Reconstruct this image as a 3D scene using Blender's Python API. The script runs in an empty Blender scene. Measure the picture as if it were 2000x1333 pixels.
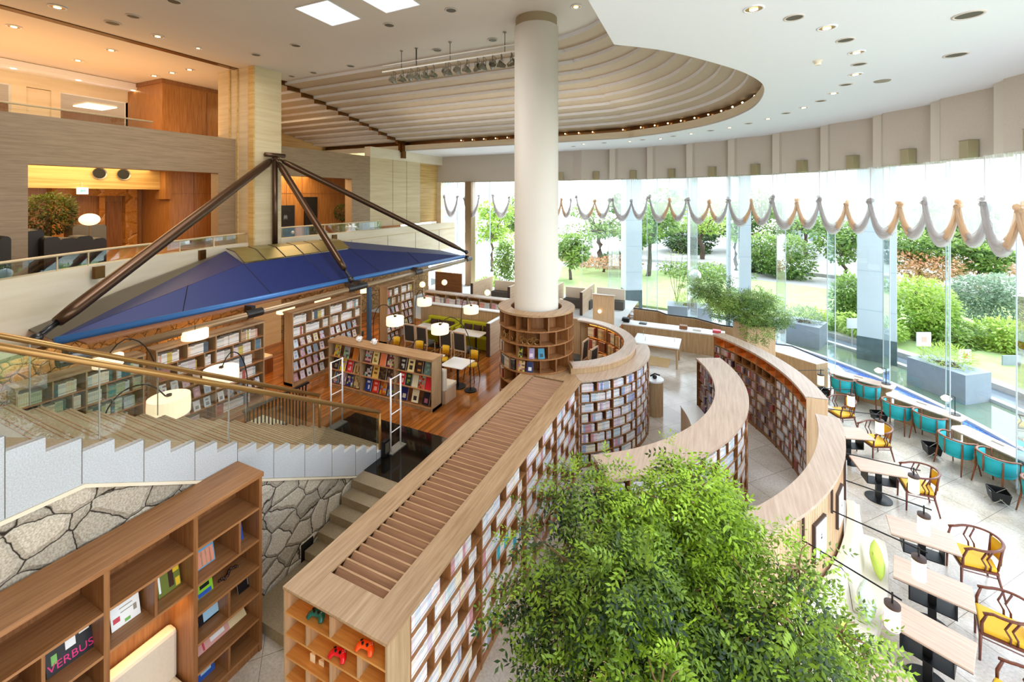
import bpy, bmesh, math, random
from mathutils import Vector, Matrix
random.seed(7)
C = bpy.context.scene.collection
SC = bpy.context.scene
PI = math.pi
# ------------------------------------------------------------ camera, world, light, exposure
EYE = 7.4
YAW = math.atan2(400, 849.0)
cam_d = bpy.data.cameras.new('camera'); cam = bpy.data.objects.new('camera', cam_d); C.objects.link(cam)
cam_d.sensor_width = 36; cam_d.lens = 36*849/2000.0; cam_d.shift_y = -281.5/2000.0
cam_d.clip_start = 0.05; cam_d.clip_end = 400
cam.location = (0, 0, EYE); cam.rotation_euler = (PI/2, 0, YAW)
SC.camera = cam
SC.view_settings.view_transform = 'Standard'; SC.view_settings.look = 'None'
SC.view_settings.gamma = 1.0; SC.view_settings.use_curve_mapping = False
SC.view_settings.exposure = 0.12
SC.cycles.max_bounces = 7; SC.cycles.diffuse_bounces = 4; SC.cycles.glossy_bounces = 3
SC.cycles.transparent_max_bounces = 16; SC.cycles.transmission_bounces = 6
SC.cycles.sample_clamp_indirect = 6; SC.cycles.caustics_reflective = False; SC.cycles.caustics_refractive = False
SC.cycles.use_denoising = True
w = bpy.data.worlds.new('sky'); SC.world = w; w.use_nodes = True
nt = w.node_tree; nt.nodes.clear()
wo = nt.nodes.new('ShaderNodeOutputWorld'); bg = nt.nodes.new('ShaderNodeBackground')
tc = nt.nodes.new('ShaderNodeTexCoord'); sp = nt.nodes.new('ShaderNodeSeparateXYZ'); cr = nt.nodes.new('ShaderNodeValToRGB')
nt.links.new(tc.outputs['Generated'], sp.inputs[0]); nt.links.new(sp.outputs['Z'], cr.inputs[0])
cr.color_ramp.elements[0].position = 0.0; cr.color_ramp.elements[0].color = (1.0, 1.0, 1.0, 1)
cr.color_ramp.elements[1].position = 0.5; cr.color_ramp.elements[1].color = (0.74, 0.86, 1.0, 1)
nt.links.new(cr.outputs[0], bg.inputs['Color']); bg.inputs['Strength'].default_value = 3.6
nt.links.new(bg.outputs[0], wo.inputs[0])

def light(kind, loc, energy, color, rot=(0, 0, 0), size=1.0, size_y=None, angle=None, spot=None, name='light'):
    d = bpy.data.lights.new(name, kind); d.energy = energy; d.color = color
    if kind == 'AREA':
        d.shape = 'RECTANGLE'; d.size = size; d.size_y = size_y or size
    elif kind == 'SUN': d.angle = angle or 0.1
    elif kind in ('POINT', 'SPOT'):
        d.shadow_soft_size = size
        if kind == 'SPOT': d.spot_size = spot or 1.6; d.spot_blend = 0.7
    o = bpy.data.objects.new(name, d); C.objects.link(o); o.location = loc; o.rotation_euler = rot
    return o
light('SUN', (20, 20, 30), 2.8, (1.0, 0.97, 0.9), rot=(math.radians(38), 0, math.radians(150)), angle=0.3, name='sun')
WARM = (1.0, 0.70, 0.36); SOFT = (1.0, 0.83, 0.64)
# daylight comes through the skylights; the recessed downlights of the ceilings are grouped into soft sources under them
light('AREA', (-9.7, 8.9, 12.6), 200, (0.95, 0.97, 1), size=3.0, size_y=1.4, name='skylight_light')
light('AREA', (-12, 8.5, 12.6), 420, (1, 0.93, 0.84), size=9, size_y=6, name='downlights_high_ceiling')
light('AREA', (1.0, 12.0, 10.3), 230, (1, 0.98, 0.96), size=5, size_y=12, name='downlights_low_ceiling')
light('AREA', (-9.0, 18.0, 10.6), 60, (1, 0.9, 0.76), size=12, size_y=3, rot=(PI, 0, 0), name='cove_light')
light('AREA', (-22.0, 6, 12.5), 110, WARM, size=5, size_y=9, name='upper_hall_light')
light('AREA', (-22.0, 6, 10.1), 230, (1.0, 0.50, 0.17), size=5, size_y=12, rot=(PI, 0, 0), name='upper_hall_added_fill')  # added upward fill that turns the hall ceiling orange, no fitting there
light('AREA', (-22.6, 18, 12.0), 190, WARM, size=5, size_y=8, name='upper_hall_light_far')
light('AREA', (-21.6, 7.2, 8.6), 400, WARM, size=4, size_y=7, name='lower_hall_light')
light('AREA', (-20.6, 15.8, 8.6), 260, WARM, size=3, size_y=4, name='lower_hall_light_far')
light('AREA', (-7.15, 3.2, 1.76), 9, (1, 0.66, 0.3), size=0.3, size_y=0.9, name='niche_light')
light('AREA', (-14.6, 8.5, 3.6), 110, WARM, size=1.2, size_y=9, name='canopy_room_light')
light('AREA', (-14.4, 15.5, 3.6), 80, WARM, size=1.2, size_y=4, name='canopy_room_light_far')

# ------------------------------------------------------------ photo survey: pixel -> place on a known plane
F_ = (-math.sin(YAW), math.cos(YAW)); R_ = (math.cos(YAW), math.sin(YAW))
def ray(px):
    r = (px-1000)/849.0
    return F_[0]+R_[0]*r, F_[1]+R_[1]*r
def atd(px, py, d):
    a, b = ray(px); return Vector((a*d, b*d, EYE-(py-385)*d/849.0))
def G(px, py, z): return atd(px, py, (EYE-z)*849.0/(py-385))
def onx(px, py, x): return atd(px, py, x/ray(px)[0])
def ony(px, py, y): return atd(px, py, y/ray(px)[1])
COL = (-5.0, 12.36)      # round column, centre of the ring bookcases
WIN = (-6.3, 14.0)       # centre of the window arc
RB = (-5.0, 14.1)        # centre of the small round booth
def pol(c, R, deg, z=0.0): return Vector((c[0]+R*math.cos(math.radians(deg)), c[1]+R*math.sin(math.radians(deg)), z))

# ------------------------------------------------------------ materials
def lin(h):
    if isinstance(h, str):
        c = [int(h[i:i+2], 16)/255 for i in (0, 2, 4)]
        return tuple(((v/12.92) if v <= 0.04045 else ((v+0.055)/1.055)**2.4) for v in c)
    return h
M = {}
def base(name):
    m = bpy.data.materials.new(name); m.use_nodes = True; M[name] = m
    n = m.node_tree.nodes; return m, n, m.node_tree.links, n['Principled BSDF']
def plain(name, col, rough=0.5, metal=0.0, emit=None, es=0.0, noise=0.0, nscale=8.0, spec=None, bump=0.0):
    m, n, l, p = base(name); c = lin(col)
    p.inputs['Base Color'].default_value = (*c, 1); p.inputs['Roughness'].default_value = rough; p.inputs['Metallic'].default_value = metal
    if spec is not None: p.inputs['Specular IOR Level'].default_value = spec
    if emit is not None:
        p.inputs['Emission Color'].default_value = (*lin(emit), 1); p.inputs['Emission Strength'].default_value = es
    if noise or bump:
        t = n.new('ShaderNodeTexCoord'); z = n.new('ShaderNodeTexNoise'); z.inputs['Scale'].default_value = nscale; z.inputs['Detail'].default_value = 5
        l.new(t.outputs['Object'], z.inputs['Vector'])
        if noise:
            r = n.new('ShaderNodeValToRGB'); l.new(z.outputs[0], r.inputs[0]); l.new(r.outputs[0], p.inputs['Base Color'])
            r.color_ramp.elements[0].position = 0.3; r.color_ramp.elements[1].position = 0.7
            r.color_ramp.elements[0].color = (*[v*(1-noise) for v in c], 1); r.color_ramp.elements[1].color = (*[min(1, v*(1+noise)) for v in c], 1)
        if bump:
            b = n.new('ShaderNodeBump'); b.inputs['Strength'].default_value = bump; b.inputs['Distance'].default_value = 0.02
            l.new(z.outputs[0], b.inputs['Height']); l.new(b.outputs[0], p.inputs['Normal'])
    return m
def wood(name, dark, light_, axis='y', rough=0.42, sc=1.0, plank=None):
    m, n, l, p = base(name)
    t = n.new('ShaderNodeTexCoord'); mp = n.new('ShaderNodeMapping'); z = n.new('ShaderNodeTexNoise'); r = n.new('ShaderNodeValToRGB')
    s = {'x': (0.8, 14, 14), 'y': (14, 0.8, 14), 'z': (14, 14, 0.8)}[axis]
    mp.inputs['Scale'].default_value = [v*sc for v in s]; z.inputs['Scale'].default_value = 1.6; z.inputs['Detail'].default_value = 6; z.inputs['Roughness'].default_value = 0.62
    l.new(t.outputs['Object'], mp.inputs[0]); l.new(mp.outputs[0], z.inputs['Vector']); l.new(z.outputs[0], r.inputs[0])
    e = r.color_ramp.elements; e[0].position = 0.32; e[1].position = 0.68; e[0].color = (*lin(dark), 1); e[1].color = (*lin(light_), 1)
    out = r.outputs[0]
    if plank:
        bw, bh, rotz = plank
        m2 = n.new('ShaderNodeMapping'); m2.inputs['Rotation'].default_value = (0, 0, rotz)
        b = n.new('ShaderNodeTexBrick'); b.inputs['Scale'].default_value = 1; b.inputs['Brick Width'].default_value = bw; b.inputs['Row Height'].default_value = bh
        b.inputs['Mortar Size'].default_value = 0.004; b.inputs['Color1'].default_value = (1.1, 1.05, 1, 1); b.inputs['Color2'].default_value = (0.62, 0.6, 0.6, 1); b.inputs['Mortar'].default_value = (0.3, 0.25, 0.2, 1)
        l.new(t.outputs['Object'], m2.inputs[0]); l.new(m2.outputs[0], b.inputs['Vector'])
        x = n.new('ShaderNodeMixRGB'); x.blend_type = 'MULTIPLY'; x.inputs[0].default_value = 1; l.new(out, x.inputs[1]); l.new(b.outputs['Color'], x.inputs[2]); out = x.outputs[0]
    l.new(out, p.inputs['Base Color']); p.inputs['Roughness'].default_value = rough
    return m
wood('wood_y', '9e7c58', 'c0a07e', 'y'); wood('wood_x', 'a07850', 'c49c74', 'x'); wood('wood_z', 'a2845f', 'c2a47e', 'z')
wood('oak_pale_z', 'c6a27c', 'dcbf9b', 'z'); wood('oak_pale_y', 'c4a687', 'dcc4a8', 'y'); wood('oak_top', 'b59a86', 'cfb9a6', 'y', rough=0.3)
wood('shelf_in', 'a87448', 'c48e60', 'y'); wood('shelf_orange_glow', 'b87c38', 'd89c50', 'x')  # the orange shelf wood has the warm shelf lighting put into its colour
wood('walnut_y', '8c5c34', 'ae7c50', 'y'); wood('walnut_z', '7c4c28', '9c6c40', 'z'); wood('walnut_x', '7c4c28', 'a06c42', 'x')
wood('slat_brown', '8c6448', 'a87c5e', 'x'); wood('band_wood', '8a7358', 'a48c6e', 'y'); wood('orange_wood', '94602e', 'b8844a', 'z', rough=0.3)
wood('chair_wood', '5a2c20', '7a4230', 'z', rough=0.3); wood('chair_brown', '6e3c22', '94552e', 'z', rough=0.3); wood('frame_beech', 'c8a888', 'dfc4a6', 'z')
wood('floor_wood', '8a4e20', 'bc7838', 'y', rough=0.13, sc=0.5, plank=(1.6, 0.16, PI/2))
wood('table_wood', 'b89e8c', 'd2b8a6', 'x', rough=0.35)
plain('ceiling_paint', 'dcd3ca', 0.7, noise=0.02, nscale=0.5); plain('ceiling_white', 'f2f5fc', 0.6); plain('coffer_rib_shade', 'bca88e', 0.6); plain('coffer_tread', 'cdb8a2', 0.7)
plain('bronze', '6e4a22', 0.25, 0.7); plain('brass', 'a88048', 0.3, 0.55); plain('brass_bright', 'dcc8a4', 0.3, 0.2)
plain('column_paint', 'dedad2', 0.55, noise=0.015, nscale=1.0); plain('column_collar', '9c8c70', 0.5)
plain('valance', 'cac0b4', 0.8, noise=0.05, nscale=40); plain('valance_fin', 'd8cfc2', 0.7); plain('bracket_metal', 'a89e7c', 0.45, 0.3)
plain('spot_metal', '706a58', 0.4, 0.3); plain('black_metal', '1c1c1e', 0.4, 0.4); plain('pipe_metal', '5c4636', 0.28, 0.75); plain('pipe_beige', '9c8468', 0.3, 0.5); plain('chrome', 'c8ccd0', 0.2, 0.9); plain('steel_dark', '4a4a4c', 0.3, 0.8)
plain('blue_panel', '1a2a66', 0.48, 0.1, noise=0.06, nscale=0.4); plain('blue_edge', '3a74b8', 0.35, 0.2); plain('lead_grey', '6e6656', 0.4, 0.4); plain('gold_panel', '8e8450', 0.35, 0.5, noise=0.1, nscale=3)
plain('black_gloss', '15120f', 0.08); plain('marble_white', 'f2f2f2', 0.15, noise=0.02, nscale=2); plain('white_gloss', 'f4f6f8', 0.25); plain('white_plastic', 'f0f0ee', 0.4)
plain('teal_fabric', '10a8b4', 0.6, noise=0.06, nscale=60); plain('gold_fabric', 'e6b422', 0.6, noise=0.05, nscale=60); plain('grey_fabric', '585652', 0.85, noise=0.12, nscale=60); plain('pod_shell', '2a241e', 0.6); plain('charcoal_fabric', '3a3732', 0.85, noise=0.15, nscale=60)
plain('cream_fabric', 'dcd0bc', 0.8, noise=0.03, nscale=30); plain('cream_leather', 'e4dacb', 0.45); plain('yellow_fabric', 'b8b418', 0.75, noise=0.06, nscale=40); plain('brown_fabric', '40261c', 0.8); plain('lime_fabric', 'bcd45c', 0.8, noise=0.05, nscale=30); plain('sage_fabric', 'c4d2c2', 0.8, noise=0.12, nscale=14); plain('blue_fabric', '3f5a78', 0.8)
plain('frame_brown', '43302a', 0.5); plain('paper_white', 'f6f6f4', 0.7); plain('ink', '2c2c2c', 0.7)
plain('lamp_glow', 'fff2d8', 0.6, emit='ffe2b8', es=0.95); plain('lamp_glow_top', 'fff2d8', 0.6, emit='ffdca4', es=1.7); plain('downlight_glow', 'fff4dc', 0.5, emit='ffe2ae', es=7.0); plain('skylight_glow', 'ffffff', 0.5, emit='f4f8ff', es=3.2); plain('led_warm', 'ffd9a0', 0.5, emit='ffb050', es=16.0); plain('led_small', 'ffd9a0', 0.5, emit='ff9a38', es=4.5)
plain('exit_green', '3cb878', 0.5, emit='7fe0b0', es=1.0); plain('exit_white', 'ffffff', 0.5, emit='f0fff8', es=1.4)
plain('vent_dark', '5c5648', 0.6); plain('grille_grey', '98907f', 0.6); plain('void_black', '0a0806', 0.6); plain('plastic_green', '0f5c50', 0.18); plain('plastic_orange', 'f0500c', 0.18); plain('plastic_red', 'd8101c', 0.15); plain('paper_cream', 'f0dcb8', 0.6)
plain('bark', '8c6c4c', 0.8, noise=0.2, nscale=12); plain('bark_dark', '5c4c40', 0.9, noise=0.2, nscale=8); plain('soil', '3c2c20', 0.95)
plain('concrete_pale', 'c4c8ca', 0.7, noise=0.04, nscale=2); plain('path_grey', 'b8b4b0', 0.85, noise=0.08, nscale=6); plain('planter_grey', '8c98a4', 0.6, noise=0.06, nscale=3); plain('pier_pale', 'c8d6de', 0.5, noise=0.03, nscale=1); plain('pier_shade', 'a4b6c4', 0.5); plain('stone_dark', '566a6e', 0.3, noise=0.2, nscale=3)
plain('sill_pale', 'd4e6f2', 0.25); plain('lawn', 'a4b878', 0.95, noise=0.15, nscale=1.5); plain('orange_bush', 'd89a6c', 0.9, noise=0.15, nscale=4); plain('facade_pale', 'e8ecf0', 0.7)
plain('teal_item', '2a9a90', 0.5); plain('silver_item', 'b4b4ae', 0.3, 0.6)
def tiles(name, c1, c2, mortar, w_, h_, rot, rough, ms=0.006, off=0.0, ns=22.0, ndet=8, big=0.25):
    m, n, l, p = base(name)
    t = n.new('ShaderNodeTexCoord'); mp = n.new('ShaderNodeMapping'); mp.inputs['Rotation'].default_value = (0, 0, rot)
    b = n.new('ShaderNodeTexBrick'); b.offset = off; b.inputs['Scale'].default_value = 1; b.inputs['Brick Width'].default_value = w_; b.inputs['Row Height'].default_value = h_; b.inputs['Mortar Size'].default_value = ms
    b.inputs['Color1'].default_value = (*lin(c1), 1); b.inputs['Color2'].default_value = (*lin(c2), 1); b.inputs['Mortar'].default_value = (*lin(mortar), 1)
    z = n.new('ShaderNodeTexNoise'); z.inputs['Scale'].default_value = ns; z.inputs['Detail'].default_value = ndet; z.inputs['Roughness'].default_value = 0.7
    z2 = n.new('ShaderNodeTexNoise'); z2.inputs['Scale'].default_value = 0.5; z2.inputs['Distortion'].default_value = 1.6; z2.inputs['Detail'].default_value = 6
    r = n.new('ShaderNodeValToRGB'); r.color_ramp.elements[0].position = 0.35; r.color_ramp.elements[0].color = (0.82, 0.8, 0.78, 1); r.color_ramp.elements[1].position = 0.65; r.color_ramp.elements[1].color = (1.15, 1.15, 1.15, 1)
    r2 = n.new('ShaderNodeValToRGB'); r2.color_ramp.elements[0].position = 0.38; r2.color_ramp.elements[0].color = (1-big, 1-big*1.15, 1-big*1.4, 1); r2.color_ramp.elements[1].position = 0.6; r2.color_ramp.elements[1].color = (1, 1, 1, 1)
    x = n.new('ShaderNodeMixRGB'); x.blend_type = 'MULTIPLY'; x.inputs[0].default_value = 1; x2 = n.new('ShaderNodeMixRGB'); x2.blend_type = 'MULTIPLY'; x2.inputs[0].default_value = 1
    l.new(t.outputs['Object'], mp.inputs[0]); l.new(mp.outputs[0], b.inputs['Vector']); l.new(t.outputs['Object'], z.inputs['Vector']); l.new(t.outputs['Object'], z2.inputs['Vector'])
    l.new(z.outputs[0], r.inputs[0]); l.new(z2.outputs[0], r2.inputs[0]); l.new(b.outputs['Color'], x.inputs[1]); l.new(r.outputs[0], x.inputs[2]); l.new(x.outputs[0], x2.inputs[1]); l.new(r2.outputs[0], x2.inputs[2]); l.new(x2.outputs[0], p.inputs['Base Color'])
    p.inputs['Roughness'].default_value = rough
    return m
tiles('floor_stone', 'ddd6ce', 'd6cfc8', '9c948a', 1.0, 1.0, math.radians(42), 0.16)
tiles('granite', 'c2c8ce', 'bcc2c8', 'a8adb2', 50, 50, 0, 0.45, 0.001, ns=60, big=0.05)
tiles('tread_stone', 'b4a68a', 'a89a7e', '82745c', 60, 60, 0, 0.5, 0.001, ns=40, big=0.12)
tiles('step_stone', 'a8977c', '9c8c72', '82745c', 60, 60, 0, 0.6, 0.001, ns=40, big=0.15)
tiles('mosaic_blue', '2450b8', '7aa8e0', '3a62c0', 0.07, 0.05, 0.5, 0.2, 0.008, off=0.5, ns=30, big=0.1)
def travertine(name, a, b_, axis='z', rough=0.45, s=9.0):
    m, n, l, p = base(name)
    t = n.new('ShaderNodeTexCoord'); mp = n.new('ShaderNodeMapping'); z = n.new('ShaderNodeTexNoise'); r = n.new('ShaderNodeValToRGB')
    mp.inputs['Scale'].default_value = (0.35, 0.35, s); z.inputs['Scale'].default_value = 1.2; z.inputs['Detail'].default_value = 7; z.inputs['Distortion'].default_value = 0.3
    l.new(t.outputs['Object'], mp.inputs[0]); l.new(mp.outputs[0], z.inputs['Vector']); l.new(z.outputs[0], r.inputs[0]); l.new(r.outputs[0], p.inputs['Base Color'])
    e = r.color_ramp.elements; e[0].position = 0.35; e[1].position = 0.62; e[0].color = (*lin(a), 1); e[1].color = (*lin(b_), 1)
    p.inputs['Roughness'].default_value = rough
travertine('travertine', 'ccb892', 'd8c8a4', s=6); travertine('travertine_pale', 'e0d4b8', 'eae0ca', s=3); travertine('travertine_gold', 'c09a58', 'd8b878')
def rock(name, a, b_, scale=1.5, rough=0.9, gap=0.03, gapcol='2a2016'):
    m, n, l, p = base(name)
    t = n.new('ShaderNodeTexCoord'); mp = n.new('ShaderNodeMapping'); mp.inputs['Scale'].default_value = (1, 1, 1.35)
    nz = n.new('ShaderNodeTexNoise'); nz.inputs['Scale'].default_value = 2.4; nz.inputs['Detail'].default_value = 4
    mx = n.new('ShaderNodeMixRGB'); mx.blend_type = 'ADD'; mx.inputs[0].default_value = 0.22
    v = n.new('ShaderNodeTexVoronoi'); v.feature = 'DISTANCE_TO_EDGE'; v.inputs['Scale'].default_value = scale
    v2 = n.new('ShaderNodeTexVoronoi'); v2.inputs['Scale'].default_value = scale
    l.new(t.outputs['Object'], mp.inputs[0]); l.new(t.outputs['Object'], nz.inputs['Vector']); l.new(mp.outputs[0], mx.inputs[1]); l.new(nz.outputs['Color'], mx.inputs[2]); l.new(mx.outputs[0], v.inputs['Vector']); l.new(mx.outputs[0], v2.inputs['Vector'])
    g = n.new('ShaderNodeTexNoise'); g.inputs['Scale'].default_value = 45; g.inputs['Detail'].default_value = 6; l.new(t.outputs['Object'], g.inputs['Vector'])
    r = n.new('ShaderNodeValToRGB'); e = r.color_ramp.elements; e[0].position = 0.35; e[1].position = 0.65; e[0].color = (*lin(a), 1); e[1].color = (*lin(b_), 1); l.new(g.outputs[0], r.inputs[0])
    s = n.new('ShaderNodeSeparateColor'); l.new(v2.outputs['Color'], s.inputs[0]); mr = n.new('ShaderNodeMapRange'); mr.inputs['To Min'].default_value = 0.75; mr.inputs['To Max'].default_value = 1.15; l.new(s.outputs[0], mr.inputs[0])
    x = n.new('ShaderNodeMixRGB'); x.blend_type = 'MULTIPLY'; x.inputs[0].default_value = 1; l.new(r.outputs[0], x.inputs[1]); l.new(mr.outputs[0], x.inputs[2])
    gr = n.new('ShaderNodeMapRange'); gr.inputs['From Min'].default_value = gap*0.25; gr.inputs['From Max'].default_value = gap; l.new(v.outputs['Distance'], gr.inputs[0])
    y = n.new('ShaderNodeMixRGB'); y.inputs[1].default_value = (*lin(gapcol), 1); l.new(gr.outputs[0], y.inputs[0]); l.new(x.outputs[0], y.inputs[2]); l.new(y.outputs[0], p.inputs['Base Color'])
    bm_ = n.new('ShaderNodeBump'); bm_.inputs['Distance'].default_value = 0.08; bm_.inputs['Strength'].default_value = 0.6
    m3 = n.new('ShaderNodeMapRange'); m3.inputs['From Max'].default_value = 0.12; l.new(v.outputs['Distance'], m3.inputs[0]); l.new(m3.outputs[0], bm_.inputs['Height']); l.new(bm_.outputs[0], p.inputs['Normal'])
    p.inputs['Roughness'].default_value = rough
rock('rock_wall', 'a89c88', 'd0c8b8', 2.1, gap=0.026); rock('rock_brown', '8a6c44', 'b08c5c', 3.2)
def glass(name, tint=(0.93, 0.98, 0.98), gl=0.12, rough=0.0):
    m, n, l, p = base(name); n.remove(p)
    t = n.new('ShaderNodeBsdfTransparent'); t.inputs[0].default_value = (*tint, 1); g = n.new('ShaderNodeBsdfGlossy'); g.inputs['Roughness'].default_value = rough; g.inputs[0].default_value = (0.9, 1, 1, 1)
    f = n.new('ShaderNodeFresnel'); f.inputs[0].default_value = 1.35; mm = n.new('ShaderNodeMath'); mm.operation = 'MULTIPLY_ADD'; mm.inputs[1].default_value = 0.55; mm.inputs[2].default_value = gl*0.25
    x = n.new('ShaderNodeMixShader'); l.new(f.outputs[0], mm.inputs[0]); l.new(mm.outputs[0], x.inputs[0]); l.new(t.outputs[0], x.inputs[1]); l.new(g.outputs[0], x.inputs[2]); l.new(x.outputs[0], n['Material Output'].inputs[0])
glass('glass_window', (0.95, 0.985, 0.99)); glass('glass_rail', (0.96, 0.985, 0.975), 0.2); glass('glass_edge', (0.84, 0.95, 0.95), 0.3)
def cloth(name, col, alpha, trans=0.5, stripes=0.0):
    m, n, l, p = base(name); n.remove(p); c = lin(col)
    d = n.new('ShaderNodeBsdfDiffuse'); d.inputs[0].default_value = (*c, 1); tr = n.new('ShaderNodeBsdfTranslucent'); tr.inputs[0].default_value = (*c, 1); tp = n.new('ShaderNodeBsdfTransparent')
    a = n.new('ShaderNodeMixShader'); a.inputs[0].default_value = trans; b = n.new('ShaderNodeMixShader'); b.inputs[0].default_value = alpha
    l.new(d.outputs[0], a.inputs[1]); l.new(tr.outputs[0], a.inputs[2]); l.new(tp.outputs[0], b.inputs[1]); l.new(a.outputs[0], b.inputs[2]); l.new(b.outputs[0], n['Material Output'].inputs[0])
cloth('sheer', 'f6f6fa', 0.55, 0.6); cloth('swag_grey', 'dcd6d6', 0.55, 0.6); cloth('swag_peach', 'f8e0c4', 0.7, 0.65)
def leafmat(name, a, b_, trans=0.35):
    m, n, l, p = base(name)
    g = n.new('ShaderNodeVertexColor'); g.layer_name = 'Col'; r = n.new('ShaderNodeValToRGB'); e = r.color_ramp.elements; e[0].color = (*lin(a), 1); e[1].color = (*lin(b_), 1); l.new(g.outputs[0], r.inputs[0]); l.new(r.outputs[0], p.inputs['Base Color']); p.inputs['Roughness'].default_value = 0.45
    t = n.new('ShaderNodeBsdfTranslucent'); l.new(r.outputs[0], t.inputs[0]); x = n.new('ShaderNodeMixShader'); x.inputs[0].default_value = trans; l.new(p.outputs[0], x.inputs[1]); l.new(t.outputs[0], x.inputs[2]); l.new(x.outputs[0], n['Material Output'].inputs[0])
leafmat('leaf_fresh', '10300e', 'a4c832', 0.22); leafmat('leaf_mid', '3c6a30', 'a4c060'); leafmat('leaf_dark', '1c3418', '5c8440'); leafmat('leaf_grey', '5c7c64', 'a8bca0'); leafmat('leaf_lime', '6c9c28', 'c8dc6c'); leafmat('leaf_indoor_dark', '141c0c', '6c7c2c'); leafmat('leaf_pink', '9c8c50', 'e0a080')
def vcol(name, rough=0.5):
    m, n, l, p = base(name); g = n.new('ShaderNodeVertexColor'); g.layer_name = 'Col'; l.new(g.outputs[0], p.inputs['Base Color']); p.inputs['Roughness'].default_value = rough
vcol('book_print', 0.45)
m, n, l, p = base('water'); p.inputs['Base Color'].default_value = (0.16, 0.22, 0.16, 1); p.inputs['Roughness'].default_value = 0.06
m, n, l, p = base('water_dark'); p.inputs['Base Color'].default_value = (0.16, 0.2, 0.24, 1); p.inputs['Roughness'].default_value = 0.12
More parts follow.
